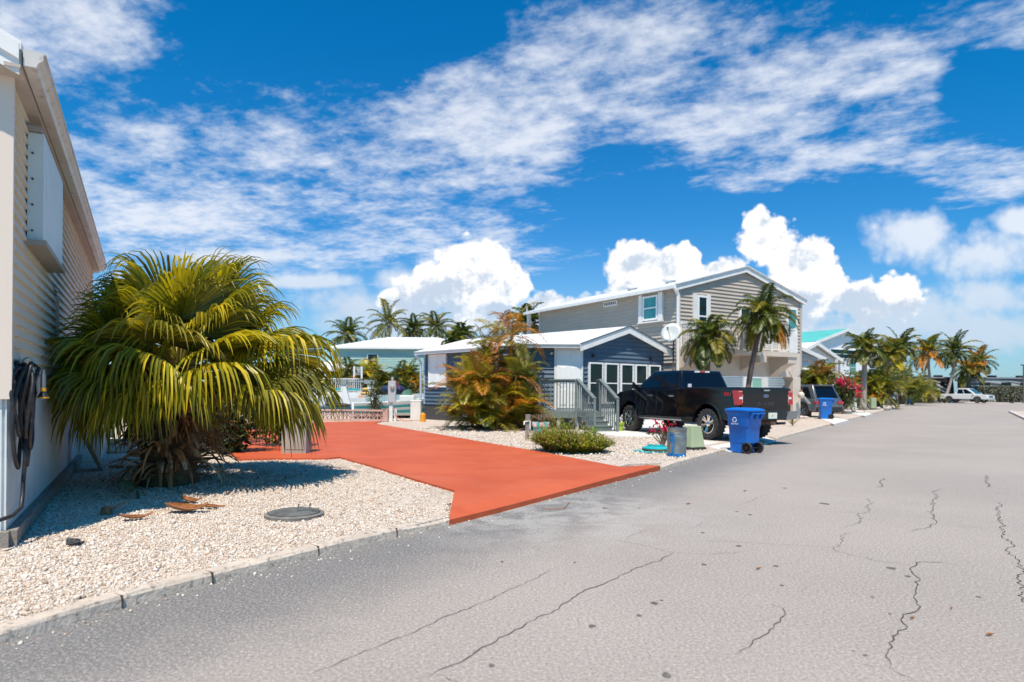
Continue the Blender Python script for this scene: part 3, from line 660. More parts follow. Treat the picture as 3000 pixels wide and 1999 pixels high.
b = MB(); b.box(Lp+V3(0, 0, (zf+ze)/2), (.09, .09, ze-zf), sdir); b.tube([Lp-sn*-.12+sdir*.02+V3(-.1, 0, .12), Lp+sn*.12+V3(-.1, 0, 2.6), Lp+sn*.4+V3(-.1, 0, 2.9)], .045, 8); b.build('downspout', M('pale_blue_metal', (.42, .50, .62), rough=.4), hb)
b = MB(); ribbed(b, P1+e1*.0, e1, 4.5, n1, .1, zf-.09, .3, .012); b.box(P1+e1*2.27+n1*.02+V3(0, 0, zf-.05), (4.5, .05, .11), e1)
ribbed(b, J0, V3(1, 0, 0), 2.05, V3(0, -1, 0), .1, zf-.02, .3, .012); b.build('skirting', whitegloss, hb)
b = MB(); b.box(P1+e1*3.05+n1*.03+V3(0, 0, .32), (.66, .05, .36), e1); b.build('crawl_vent', whitegloss, hb)
b = MB(); b.box(P1+e1*3.05+n1*.05+V3(0, 0, .31), (.52, .03, .26), e1); b.build('vent_panel', M('clay_panel', (.30, .13, .08), rough=.8), hb)
b = MB(); b.box((Lp+J1)/2+V3(0, 0, .42)+sn*.0, ((J1-Lp).length, .04, .68), sdir); b.build('skirting', M('dark_skirt', (.06, .06, .065), rough=.8), hb)
# roof: broad white gable with thick fascia
ap = (P1+P2)/2; ov = .34; w1_ = P1-e1*ov; w2_ = P2+e1*ov; zo = -.11
def up_(p, z): return V3(p.x, p.y, z)
Jr = V3(.3, 23.3, 0); Jm = V3(.2, 24.0, 0); Ll = Lp+sn*.3-sdir*.35
f1, fa, f2 = up_(w1_+n1*.22, ze+zo), up_(ap+n1*.22, za+.02), up_(w2_+n1*.22, ze+zo)
Lr = up_(Lp+V3(1.6, 2.2, 0), za-.08); ridge_b = Lr
b = MB()
eave = [f1, up_(V3(w1_.x-.25, 23.27, 0), ze+zo), up_(Jr, ze+zo), up_(Jm, ze+zo+.0), up_(Ll, ze+zo-.02)]
tops = eave+[ridge_b, fa]
kk = len(tops); b.add(tops+[p+V3(0, 0, .15) for p in tops], [tuple(range(kk))[::-1], tuple(range(kk, 2*kk))]+[(i, (i+1) % kk, (i+1) % kk+kk, i+kk) for i in range(kk)])
bm = None
q2 = [fa, f2, f2+bk*9.5, ridge_b+V3(0, 0, 0)]; b.add(q2+[p+V3(0, 0, .15) for p in q2], [(3, 2, 1, 0), (4, 5, 6, 7), (0, 1, 5, 4), (1, 2, 6, 5), (2, 3, 7, 6), (3, 0, 4, 7)])
b.build('roof', M('white_roof', (.82, .82, .82), (.76, .77, .77), 1.2, .5), hb)
b = MB(); fw = .30       # white fascia of the gable with a dark drip edge
for a, c in ((f1, fa), (f2, fa)):
    b.add([a-V3(0, 0, .12), c-V3(0, 0, .12), c+V3(0, 0, .13), a+V3(0, 0, .13), a-V3(0, 0, .12)+n1*.03, c-V3(0, 0, .12)+n1*.03, c+V3(0, 0, .13)+n1*.03, a+V3(0, 0, .13)+n1*.03], [(0, 1, 2, 3), (4, 5, 6, 7), (0, 1, 5, 4), (3, 2, 6, 7), (0, 3, 7, 4), (1, 2, 6, 5)])
b.build('fascia', white, hb)
b = MB()
for a, c in ((f1, fa), (f2, fa)): b.bar(a+V3(0, 0, .155)+n1*.02, c+V3(0, 0, .155)+n1*.02, .08, .035)
b.build('drip_edge', M('drip_dark', (.10, .13, .14), rough=.4), hb)
b = MB()
for i in range(4):
    a, c = eave[i], eave[i+1]; b.bar(a+V3(0, -.03, .06), c+V3(0, -.03, .06), .09, .11); b.bar(a+V3(0, -.06, .125), c+V3(0, -.06, .125), .12, .02)
b.build('gutter', white, hb)
# windows of the gable front and shutter of the long side
for px0, px1 in ((1720, 1761), (1767, 1806), (1813, 1850), (1856, 1890), (1896, 1929)):
    def tu(px):
        u = (px-1500)/F; return (u*P1.y-P1.x)/(e1.x-u*e1.y)
    a, c = tu(px0), tu(px1); window(hb, P1, e1, n1, a, .93, c-a, 1.52, bars=1, fw=.055, d=.07)
for px_ in (1734, 1902): 
    b = MB(); c = P1+e1*tu(px_)+n1*.07+V3(0, 0, 2.72); b.box(c, (.12, .12, .07), e1); b.box(c-V3(0, 0, .055)+n1*.01, (.09, .07, .06), e1)
    b.build('wall_light', M('black_metal', (.02, .02, .02), rough=.4), hb)
window(hb, Lp, sdir, sn, .35, 1.5, 1.2, 1.42, gl=whitegloss, bars=0, vert=1, fw=.05, label='closed white shutter'); window(hb, Lp, sdir, sn, 2.6, 1.6, 1.0, 1.2); window(hb, Lp, sdir, sn, 4.6, 1.6, 1.0, 1.2)
# door with six raised panels
b = MB(); dx0, dx1 = 1.60, 2.50; b.box(V3((dx0+dx1)/2, 23.56, 1.85), (dx1-dx0+.14, .06, 2.28)); fr = b.build('door_frame', white, hb)
b = MB(); b.box(V3((dx0+dx1)/2, 23.53, 1.82), (dx1-dx0-.04, .05, 2.1))
for cx in (dx0+.26, dx1-.26):
    for cz, hh in ((2.62, .26), (1.98, .62), (1.17, .6)):
        b.box(V3(cx, 23.50, cz), (.27, .012, hh)); b.box(V3(cx, 23.494, cz), (.21, .012, hh-.07))
do = b.build('door', whitegloss, hb, bevel=.006, seg=1); b = MB(); b.ball(V3(dx1-.1, 23.47, 1.72), .03); b.build('handle', M('steel', (.5, .5, .48), rough=.25, metal=1), do)
b = MB(); b.ball(V3(1.42, 23.5, 2.75), .05); b.build('porch_lamp', white, hb)

# ---- porch deck and stairs in front of the blue house door
grey = M('grey_paint', (.13, .165, .165), (.16, .195, .195), 3, .6, .2, 60, stretch=(1, 1, 4))
dk = thing('porch_deck', 'grey painted wooden porch deck and stairs with slatted railings at the blue house door', 'porch', V3(2, 22, ZL), 0)
zd = .70
D0, D1, D2, D3 = V3(.95, 22.15, 0), V3(2.22, 21.95, 0), V3(3.02, 22.15, 0), V3(3.1, 23.5, 0)
b = MB(); b.prism([up_(p, zd-.04) for p in (D0, D1, D2, D3, V3(.95, 23.5, 0))], (0, 0, .04)); 
for a, c in ((D0, D1), (D1, D2), (D0, V3(.95, 23.5, 0))): b.bar(up_(a, zd-.13), up_(c, zd-.13), .05, .18)
b.build('deck_floor', grey, dk)
def railing(a, c, zb, zt, n_, name='railing', zb2=None, zt2=None, drop=.14):
    b = MB(); zb2 = zb if zb2 is None else zb2; zt2 = zt if zt2 is None else zt2
    b.bar(up_(a, zt), up_(c, zt2), .13, .04); b.bar(up_(a, zt-.06), up_(c, zt2-.06), .04, .08)
    for i in range(n_):
        t = (i+.5)/n_; p = a.lerp(c, t); z0_, z1_ = zb+(zb2-zb)*t-drop, zt+(zt2-zt)*t-.05
        b.box(V3(p.x, p.y, (z0_+z1_)/2), (.035, .035, z1_-z0_), c-a)
    return b
def post(b, p, z0, z1, w=.09): b.box(V3(p.x, p.y, (z0+z1)/2), (w, w, z1-z0))
b = railing(D0, D1, zd, 1.78, 12); post(b, D0, zd-.2, 1.76); post(b, D1+V3(-.05, 0, 0), zd-.4, 1.80); b.build('railing', grey, dk)
b = railing(V3(.95, 23.45, 0), D0, zd, 1.78, 10); b.build('railing', grey, dk)
b = railing(D2, D3, zd, 1.78, 10); post(b, D2, zd-.3, 1.80); post(b, D3, zd-.2, 1.82); b.build('railing', grey, dk)
B1, B2 = V3(2.66, 20.85, 0), V3(3.42, 20.95, 0)
for a, c in ((D1, B1), (D2, B2)):
    b = railing(a, c, zd+.02, 1.80, 9, zb2=.16, zt2=1.16, drop=.12); post(b, c, .09, 1.14, .08); b.build('stair_railing', grey, dk)
sd_ = ((B1-D1)+(B2-D2)).normalized(); wd = V3(-sd_.y, sd_.x, 0)
b = MB()
for i in range(4):
    t0 = .0+i*.28; mid = (D1+D2)/2+sd_*(t0+.15); zt = zd-.145*(i+1)+.0; wdt = .86 if i < 3 else 1.0
    b.box(V3(mid.x, mid.y, zt-.02), (wdt, .32, .04), wd); b.box(V3(mid.x, mid.y, 0)+sd_*.135+V3(0, 0, (zt-.04+.08)/2), (wdt-.03, .025, max(.02, zt-.04-.08)), wd)
b.build('stairs', grey, dk)
for p in (D0, D1, V3(1.6, 22.05, 0), V3(.95, 23.3, 0)):
    b = MB(); post(b, V3(p.x, p.y+.08, 0), .08, zd-.05, .12)
    b.build('support_post', M('pale_post', (.42, .45, .46), rough=.7), dk)
b = MB(); b.box(V3(1.9, 22.85, .38), (1.7, 1.0, .5)); 
# lattice/shade behind the deck stays dark: an underfloor joist frame
for i in range(5): b = MB(); b.bar(V3(1.0, 22.35+i*.26, zd-.13), V3(3.0, 22.35+i*.26, zd-.13), .04, .14); b.build('joist', grey, dk)

# ---- two storey house
tan = M('tan_siding', (.48, .42, .355), (.45, .39, .33), 1.0, .55, .1, 50); stucco = M('beige_stucco', (.60, .53, .46), (.56, .49, .42), 2, .85, .3, 60)
C1 = V3(7.0, 27.4, 0); ef = V3(.8586, .5126, 0); C2 = C1+ef*8.15; nf = V3(ef.y, -ef.x, 0); eb = V3(-.5126, .8586, 0); nb = V3(-.8586, -.5126, 0); C0 = C1+eb*10.6
ht = thing('house', 'tan two-storey house with white metal roof and balcony over a stucco carport', 'house', C1, 0)
z2, zE2, zA2 = 2.62, 5.80, 6.86
b = MB(); wall_core(b, [C0+ef*.02, C1+ef*.02+eb*.02, C2-ef*.02+eb*.02, C0+ef*8.13], z2, zE2)
b.prism([up_(C1, zE2), up_(C2, zE2), up_((C1+C2)/2, zA2)], eb*10.6)
siding(b, C0, -eb, 10.6, nb, z2, zE2, .16, out=.055); siding(b, C1, ef, 8.15, nf, 3.2, zA2, .16, eave=zE2, rise=1.06, out=.05); siding(b, C2, eb, 10.6, ef, z2, zE2, .13, out=.034)
b.build('wall', tan, ht)
cb = M('tan_board', (.50, .43, .37), rough=.5)
for p in (C0, C1, C2): b = MB(); b.box(up_(p, (z2+zE2)/2), (.13, .13, zE2-z2), ef); b.build('corner_board', cb, ht)
b = MB(); o_ = .32
of_ = .13; r1, ra, r2 = up_(C1-ef*o_+nf*of_, zE2-.02), up_((C1+C2)/2+nf*of_, zA2+.12), up_(C2+ef*o_+nf*of_, zE2-.02)
bkv = eb*(10.6+o_+1.0)
for q4 in ([r1, ra, ra+bkv, r1+bkv], [ra, r2, r2+bkv, ra+bkv]): b.prism(q4, (0, 0, .10))
rf = b.build('roof', M('white_metal_roof', (.80, .81, .82), (.74, .76, .77), 1.5, .35), ht)
for s_, t_ in ((.28, .35), (.55, .5), (.72, .3)):
    b = MB(); p = r1.lerp(ra, .55)+eb*(10*s_); b.lathe(p+V3(0, 0, .08), [(.18, 0), (.2, .08), (.34, .12), (.34, .2), (.2, .26), (0, .28)] if t_ != .3 else [(.05, 0), (.05, .25), (.08, .25), (0, .3)], 12)
    b.build('roof_vent', white, rf)
b = MB()
for a, c in ((r1, ra), (r2, ra)):
    d_ = V3(0, 0, 1)
    b.add([a-d_*.16, c-d_*.16, c+d_*.1, a+d_*.1, a-d_*.16+nf*.03, c-d_*.16+nf*.03, c+d_*.1+nf*.03, a+d_*.1+nf*.03], [(0, 1, 2, 3), (4, 5, 6, 7), (0, 1, 5, 4), (3, 2, 6, 7), (0, 3, 7, 4), (1, 2, 6, 5)])
    b.bar(a+d_*.115+nf*.03, c+d_*.115+nf*.03, .12, .035)
b.build('fascia', white, ht)
b = MB(); b.bar(r1+V3(0, 0, .0)-ef*.05, r1+bkv-ef*.05, .12, .13); b.bar(r2+ef*.05, r2+bkv+ef*.05, .12, .13)
b.tube([C1-ef*.3+nf*.1+V3(0, 0, zE2-.05), C1-ef*.1+nf*.09+V3(0, 0, zE2-.35), C1-ef*.1+nf*.09+V3(0, 0, .3)], .07, 8); b.box(up_(C0+eb*1.2, (zE2+.2)/2), (.18, .18, zE2-.2), ef); b.box(up_(C0+eb*.9+ef*1.2, (zE2+.2)/2), (.18, .18, zE2-.2), ef)
b.build('gutter', white, ht)
# side window with white panel shutters, vent
def onside(px): u = (px-1500)/F; return (u*C1.y-C1.x)/(eb.x-u*eb.y)
def zat(px, py, base, dr, t): p = base+dr*t; return AT(px, py, p.y).z
t1, t0 = onside(1887), onside(1930); zb, zt = zat(1905, 940, C1, eb, onside(1905)), zat(1905, 868, C1, eb, onside(1905))
window(ht, C1+eb*t0, eb, nb, 0, zb, t1-t0, zt-zb, gl=glass_t, fw=.08, d=.09)
for ta, tb in ((onside(1875), onside(1886)), (onside(1932), onside(1946))): b = MB(); b.box(up_(C1+eb*(ta+tb)/2+nb*.08, (zb+zt)/2+.02), (abs(ta-tb)*.92, .14, zt-zb+.12), eb); b.build('window_shutter', white, ht)
b = MB(); b.box(up_(C1+eb*(onside(1875)+onside(1946))/2+nb*.1, zb-.08), (onside(1875)-onside(1946), .2, .06), eb)
b.build('shutter_sill', white, ht)
t1, t0 = onside(1771), onside(1809); zb, zt = zat(1790, 897, C1, eb, onside(1790)), zat(1790, 883, C1, eb, onside(1790))
window(ht, C1+eb*t0, eb, nb, 0, zb, t1-t0, zt-zb, bars=0, vert=5, fw=.04, label='long narrow louvre vent', gl=M('dark_louvre', (.12, .12, .12)))
def onfront(px): u = (px-1500)/F; return (u*C1.y-C1.x)/(ef.x-u*ef.y)
t0, t1 = onfront(2036), onfront(2066); zb, zt = 3.75, zat(2050, 867, C1, ef, onfront(2050)); window(ht, C1+ef*t0, ef, nf, 0, zb, t1-t0, zt-zb, fw=.09, d=.09)
for ta, tb in ((onfront(2025), onfront(2035)), (onfront(2067), onfront(2075))): b = MB(); b.box(up_(C1+ef*(ta+tb)/2+nf*.06, (zb+zt)/2), (abs(ta-tb)*.95, .1, zt-zb+.1), ef); b.build('window_shutter', white, ht)
t0, t1 = onfront(2298), onfront(2328); window(ht, C1+ef*t0, ef, nf, 0, 3.3, t1-t0, 2.15, fw=.1, d=.09, gl=glass_t)
t0, t1 = onfront(2160), onfront(2216); window(ht, C1+ef*t0, ef, nf, 0, 3.25, t1-t0, 1.95, bars=0, vert=1, fw=.08, d=.09)
# balcony slab with stucco brackets, carport frame below
bal = holder('balcony', ht); Bd = 1.1; TE = 6.45; zs = 3.22
b = MB(); b.prism([up_(C1-ef*.02+nf*.02, zs-.22), up_(C1-ef*.02+nf*Bd, zs-.22), up_(C1+ef*TE+nf*Bd, zs-.22), up_(C1+ef*(TE+.5)+nf*.02, zs-.22)], (0, 0, .22))
for t_, w_, dz in ((.33, .7, .62), (4.05, .42, .5)):     # haunched beams
    c0 = C1+ef*(t_-w_/2); b.prism([up_(c0+nf*.0, zs-.22), up_(c0+nf*(Bd+.02), zs-.222), up_(c0+nf*(Bd+.02), zs-dz+.0), up_(c0+nf*(Bd*.75), zs-dz-.03), up_(c0+nf*.0, 2.35)], ef*w_)
c0 = C1+ef*(TE-.6); b.prism([up_(c0+nf*.0, zs-.225), up_(c0+nf*(Bd-.05), zs-.225), up_(c0+nf*(Bd-.05), zs-.5), up_(c0+nf*.7, zs-.62), up_(c0+nf*.0, 2.1)], ef*.6)
b.build('slab', stucco, bal)
def brail(a, c, n_):
    b = MB(); b.bar(up_(a, zs+1.05), up_(c, zs+1.05), .07, .05); b.bar(up_(a, zs+.1), up_(c, zs+.1), .05, .05)
    for i in range(n_): p = a.lerp(c, (i+.5)/n_); b.box(up_(p, zs+.57), (.03, .03, .9), ef)
    for p in (a, c): b.box(up_(p, zs+.56), (.1, .1, 1.12), ef)
    b.build('balcony_railing', white, bal)
Q0 = C1+nf*(Bd-.08)+ef*.1; Q1 = C1+ef*TE+nf*(Bd-.08)
brail(Q0, Q0+ef*2.6, 22); brail(Q0+ef*2.6, Q0+ef*3.3, 6); brail(Q0+ef*4.6, Q1-ef*.1, 13); brail(C1+nf*.1+ef*.05, Q0, 8)
b = MB(); la, lc = Q0+ef*3.35, Q0+ef*4.55
for i in range(11):
    t_ = i/10; p = la.lerp(lc, t_); b.box(up_(p, zs+.62), (.035, .02, 1.1), ef); b.bar(up_(la, zs+.07+1.1*t_)+nf*.012, up_(lc, zs+.07+1.1*t_)+nf*.012, .018, .035)
b.build('lattice_screen', white, bal)
b = MB(); p = C1+ef*(TE+.02)+nf*.55; b.box(up_(p, zs+.55), (.05, 1.0, 1.1), ef); b.box(up_(C1+ef*(TE-.3)+nf*(Bd-.02), zs+.45), (.55, .05, .95), ef); b.build('privacy_panel', white, bal)
b = MB(); zb0 = 2.12
b.prism([up_(C1+nf*.03, zb0), up_(C2+nf*.03, zb0), up_(C2+nf*.03, 3.2), up_(C1+nf*.03, 3.2)], -nf*.4)                # beam over the opening
b.box(up_(C2-ef*.28-nf*.18, (zb0+.05)/2), (.56, .5, zb0-.05), ef)                                        # right pillar
b.prism([up_(C2-ef*.5+nf*.06, 1.95), up_(C2+ef*.012+nf*.06, 2.3), up_(C2+ef*.012+nf*.06, 3.2), up_(C2-ef*.9+nf*.06, 3.2), up_(C2-ef*.9+nf*.06, 2.4)], -nf*.55)
b.prism([up_(C1-nb*.02+eb*.05, 2.1), up_(C0-nb*.02, 2.1), up_(C0-nb*.02, z2), up_(C1-nb*.02+eb*.05, z2)], -nb*.35)    # side beam
b.prism([up_(C1+eb*1.2, .0), up_(C1+ef*3.1+eb*1.2, .0), up_(C1+ef*3.1+eb*9, .0), up_(C1+eb*9, .0)], (0, 0, 2.5))           # enclosed store
b.box(up_(C1+ef*.2+eb*.25, 1.05), (.4, .4, 2.1), ef)
b.box(up_(C2-ef*.28+eb*5, 1.05), (.5, .5, 2.1), ef); b.box(up_(C2-ef*.28+eb*10, 1.05), (.5, .5, 2.1), ef)
b.build('carport_frame', stucco, ht, bevel=.02, seg=1)
b = MB(); b.prism([up_(C1+ef*.02+eb*.02, 2.5), up_(C2-ef*.02+eb*.02, 2.5), up_(C2-ef*.02+eb*10.5, 2.5), up_(C0+ef*.02, 2.5)], (0, 0, .1)); b.build('carport_ceiling', M('pale_ceiling', (.5, .47, .43), rough=.9), ht)
# wall meter/lamp boxes
b = MB(); b.box(up_(C1+eb*.9+nb*.1, 2.2), (.22, .14, .3), eb); b.build('meter_box', M('grey_box', (.2, .2, .2), rough=.5), ht)
# satellite dish on its pole
sdx = AT(1968, 978, 26.2); st = thing('satellite_dish', 'grey-white satellite dish on a pole at the tan house corner', 'satellite dish', V3(sdx.x+.1, sdx.y, ZL))
b = MB(); b.tube([V3(sdx.x+.1, sdx.y+.1, .05), V3(sdx.x+.1, sdx.y+.1, sdx.z-.15), V3(sdx.x, sdx.y+.05, sdx.z)], .035, 8); b.build('pole', M('dark_pole', (.08, .08, .09), rough=.5), st)
b = MB(); dn = V3(-.55, -.75, .38); b.lathe(sdx, [(0, 0), (.14, .012), (.28, .045), (.42, .1), (.425, .11), (.28, .06), (0, .015)], 20, dn); b.build('dish', M('dish_grey', (.55, .58, .56), rough=.5), st, smooth=True)
b = MB(); b.tube([sdx-V3(0, 0, .4), sdx+dn*.45], .012, 6); b.box(sdx+dn*.46, (.07, .07, .12)); b.build('feed_arm', M('grey_box', (.2, .2, .2)), st)

# ---- generic gable house for the distance
def gable_house(label, O, ang, W_, L_, ze_, za_, wallm, roofm, z0=.1, wins=(), zf_=0, trimm=None, group=None, pitch=.16, hip=False, name='house'):
    u = V3(math.cos(ang), math.sin(ang), 0); nn = V3(u.y, -u.x, 0); bk_ = V3(-u.y, u.x, 0); O = Vector(O)
    h = thing(name, label, 'house', O, 0, group); b = MB(); wall_core(b, [O, O+u*W_, O+u*W_+bk_*L_, O+bk_*L_], z0, ze_)
    if not hip: b.prism([up_(O, ze_), up_(O+u*W_, ze_), up_(O+u*W_/2, za_)], bk_*L_)
    siding(b, O, u, W_, nn, max(z0, zf_), ze_ if hip else za_, pitch, eave=None if hip else ze_, rise=za_-ze_); siding(b, O+bk_*L_, -bk_, L_, -u, max(z0, zf_), ze_, pitch)
    b.build('wall', wallm, h); b = MB(); o_ = .4
    if hip:
        a = [up_(O-u*o_+nn*o_, ze_), up_(O+u*(W_+o_)+nn*o_, ze_), up_(O+u*(W_+o_)+bk_*(L_+o_), ze_), up_(O-u*o_+bk_*(L_+o_), ze_)]
        m_ = min(W_, L_)/2; r0_ = up_(O+u*m_*.9+bk_*L_/2, za_); r1_ = up_(O+u*(W_-m_*.9)+bk_*L_/2, za_); d_ = V3(0, 0, .18)
        b.add(a+[p+d_ for p in a]+[r0_, r1_], [(3, 2, 1, 0), (0, 1, 5, 4), (1, 2, 6, 5), (2, 3, 7, 6), (3, 0, 4, 7), (4, 5, 9, 8), (5, 6, 9), (6, 7, 8, 9), (7, 4, 8)])
    else:
        s1_, sa, s2 = up_(O-u*o_+nn*o_, ze_-.05), up_(O+u*W_/2+nn*o_, za_+.12), up_(O+u*(W_+o_)+nn*o_, ze_-.05); bb = bk_*(L_+.8)
        b.prism([s1_, sa, sa+bb, s1_+bb], (0, 0, .12)); b.prism([sa, s2, s2+bb, sa+bb], (0, 0, .12))
    b.build('roof', roofm, h)
    if not hip:
        b = MB()
        for a, c in ((s1_, sa), (s2, sa)): b.bar(a+nn*.02-V3(0, 0, .02), c+nn*.02-V3(0, 0, .02), .05, .26)
        b.build('fascia', trimm or white, h)
    for (side, a, z_, w_, h_, *g_) in wins:
        OO, UU, NN = (O, u, nn) if side == 'f' else (O+bk_*L_, -bk_, -u)
        window(h, OO, UU, NN, a, z_, w_, h_, gl=g_[0] if g_ else glass)
    return h
# ---------------------------------------------------------------- vegetation
lf_g = M('fan_leaf_green', (.20, .215, .016), (.36, .32, .022), 3.5, .38, trans=.38, island=.7, lo=.3, hi=.7)
lf_y = M('fan_leaf_yellow', (.52, .44, .02), (.64, .50, .03), 4, .4, trans=.4, island=.5)
lf_d = M('palm_dry', (.16, .085, .04), (.26, .16, .085), 5, .8, trans=.1, island=.7)
lf_dk = M('palm_green', (.045, .075, .014), (.11, .14, .02), 1.6, .4, trans=.3, island=.9)
lf_ol = M('palm_olive', (.16, .16, .022), (.30, .25, .03), 1.5, .45, trans=.35, island=.8)
lf_or = M('palm_orange', (.58, .26, .02), (.46, .18, .02), 2, .5, trans=.35, island=.6)
lf_br = M('palm_rust', (.28, .10, .025), (.40, .18, .035), 2, .6, trans=.25, island=.7)
bark = M('palm_bark', (.17, .12, .09), (.26, .20, .16), 8, .9, .6, 30, c3=(.10, .07, .05), stretch=(1, 1, 3))
bark_g = M('palm_trunk_grey', (.26, .23, .20), (.36, .32, .28), 5, .85, .5, 20, stretch=(1, 1, 4))
bark_d = M('palm_trunk_dark', (.10, .075, .07), (.17, .13, .12), 8, .85, .5, 20, stretch=(1, 1, 5))
fibre = M('trunk_fibre', (.10, .045, .02), (.20, .10, .045), 9, .9, .7, 60, c3=(.055, .03, .018), stretch=(1, 1, .4))
def fan_leaf(b, hub, d, R_, nseg=40, spread=2.3, droop=1.0, rnd=random, mi_y=1, yellow=.25):
    d = Vector(d).normalized(); side = d.cross(V3(0, 0, 1))
    if side.length < .1: side = V3(1, 0, 0)
    side.normalize(); nrm = side.cross(d).normalized()
    tilt = rnd.uniform(-.5, .5); side, nrm = side*math.cos(tilt)+nrm*math.sin(tilt), nrm*math.cos(tilt)-side*math.sin(tilt)
    da = 2*spread/nseg; T = [0, .28, .52, .66, .78, .88, .95, 1.0]
    for i in range(nseg):
        a = -spread+da*(i+.5); L = R_*(1.02-.20*(abs(a)/spread)**2)*rnd.uniform(.92, 1.08)
        v = (d*math.cos(a)+side*math.sin(a)-nrm*.18*abs(math.sin(a))).normalized(); w_ = (side*math.cos(a)-d*math.sin(a)).normalized()
        p = Vector(hub); prev = None; dd = v.copy(); fall = droop*rnd.uniform(.75, 1.35)
        join = .52+rnd.uniform(-.06, .06)
        mi = mi_y if rnd.random() < yellow else 0
        for j, t in enumerate(T):
            if j:
                g = max(0, t-.5)/.5; dd = (v+V3(0, 0, -1)*(g**1.6*3.6*fall+t*.08*fall)).normalized(); p = p+dd*(L*(t-T[j-1]))
            wd_ = (t*R_*da*.5 if t <= join else join*R_*da*.5*((1-t)/(1-join))**.8)*1.02
            u = dd.cross(w_).normalized(); fold = u*wd_*.55
            l, m_, r_ = p-w_*wd_-fold, p+fold*.9, p+w_*wd_-fold
            bs = len(b.v); b.v += [tuple(l), tuple(m_), tuple(r_)]
            if prev is not None:
                b.f += [[prev, bs, bs+1, prev+1], [prev+1, bs+1, bs+2, prev+2]]; b.mi += [mi if t > .3 else 0]*2
            prev = bs
def petiole(b, a, hub, w0=.028, w1=.012, mi=0):
    mid = (a+hub)/2+V3(0, 0, .05); b.tube([a, mid, hub], [w0, (w0+w1)/2, w1], 5, mi)
# the large fan palm of the foreground
rp_ = random.Random(11); FB = G(478, 1432, ZL); FB = V3(-4.85, 9.15, ZL); cz = 1.72
fp = thing('fan_palm', 'large bushy fan palm with drooping yellow-green fronds beside the cream house', 'palm tree', FB)
stem_m = M('petiole_green', (.16, .17, .03), (.24, .20, .04), 3, .45)
b = MB(); rings = []
for i in range(15):
    t = i/14; z = ZL-.05+t*1.75; r_ = .40-.17*t+.03*math.sin(i*2.1); rings.append((V3(FB.x+.06*math.sin(t*3), FB.y, z), r_))
b.tube([p for p, _ in rings], [r for _, r in rings], 14); b.build('trunk', fibre, fp, smooth=True)
b = MB()
for i in range(330):      # old leaf bases and curled dead sheaths
    z = rp_.uniform(.02, 1.55)**1.0; a = rp_.uniform(0, 2*PI); t = z/1.7; r_ = .38-.17*t; o0 = V3(FB.x+math.cos(a)*r_*.8, FB.y+math.sin(a)*r_*.8, ZL+z)
    L = rp_.uniform(.22, .55)*(1.1-.35*t)*(1.7 if math.cos(a) > .1 and t < .6 else 1.1); od = V3(math.cos(a+rp_.uniform(-.5, .5)), math.sin(a+rp_.uniform(-.5, .5)), 0); w = rp_.uniform(.025, .06); prev = None; ww = V3(-od.y, od.x, 0)
    p = o0.copy(); ddv = (od*.8+V3(0, 0, rp_.uniform(.2, 1.0))).normalized(); curl = rp_.uniform(1.2, 3.4)
    for j in range(6):
        k_ = j/5; wj = w*(1-k_*.75); up2 = ww.cross(ddv).normalized(); bs = len(b.v); b.v += [tuple(p-ww*wj+up2*wj*.5), tuple(p-up2*wj*.2), tuple(p+ww*wj+up2*wj*.5)]
        if prev is not None: b.f += [[prev, bs, bs+1, prev+1], [prev+1, bs+1, bs+2, prev+2]]; b.mi += [0 if rp_.random() < .6 else 1]*2
        prev = bs; p = p+ddv*L/5; ddv = (ddv+V3(0, 0, -1)*curl/5).normalized()
b.build('leaf_bases', [M('sheath_brown', (.30, .11, .04), (.46, .22, .09), 4, .75, .3, 40, island=.9), M('sheath_tan', (.50, .33, .19), (.32, .18, .10), 5, .7, .3, 40, island=.7)], fp)
NF = 52
for i in range(NF):
    t = (i+.5)/NF; az = i*2.39996+rp_.uniform(-.25, .25); el = rad(80-95*t**.8)+rp_.uniform(-.10, .10)
    front = max(0, -math.sin(az)); el = max(el, rad(-16+16*front))
    d = V3(math.cos(az)*math.cos(el), math.sin(az)*math.cos(el), math.sin(el))
    a0 = V3(FB.x+.12, FB.y, cz-.15*t+rp_.uniform(-.05, .05))+V3(d.x, d.y, 0)*.08
    Lp_ = rp_.uniform(.72, 1.0)*(1.0+.2*math.cos(el))
    if d.x > .3: Lp_ *= 1.12
    if front > .3: Lp_ *= .8
    hub = a0+d*Lp_+V3(0, 0, -.06*Lp_)
    w_ = (hub-HA).dot(HN)
    if w_ < .30: hub = hub+HN*(.30-w_)+V3(0, -.25, .1)
    b = MB(); petiole(b, a0, hub, mi=2); Rl = rp_.uniform(1.0, 1.2)
    if d.x < -.3: Rl *= .82
    dd = (d+V3(0, 0, -.10*math.cos(el))).normalized()
    if w_ < .8: dd = (dd-HN*min(0, dd.dot(HN))*1.0+V3(.1, -.3, 0)).normalized()
    low = el < .35
    fan_leaf(b, hub, dd, Rl*(1.12 if low else 1), 54, rp_.uniform(1.7, 2.2), (1.1 if low else .42)*rp_.uniform(.75, 1.3), rp_, yellow=.10+.4*(rp_.random() < .5))
    b.build('frond', [lf_g if rp_.random() < .75 else lf_ol, lf_y, stem_m], fp)
for i in range(5):       # dead brown fans folded down round the trunk
    az = (.4, 1.2, 2.2, -.2, 2.9)[i]; d = V3(math.cos(az), math.sin(az), -.75).normalized(); a0 = V3(FB.x, FB.y, 1.35); hub = a0+d*.55; b = MB(); petiole(b, a0, hub, mi=0); fan_leaf(b, hub, (d+V3(0, 0, -.5)).normalized(), .6, 30, 1.3, 1.0, rp_, yellow=.3); b.build('frond', [lf_d, lf_br, lf_d], fp, label='dead brown frond')
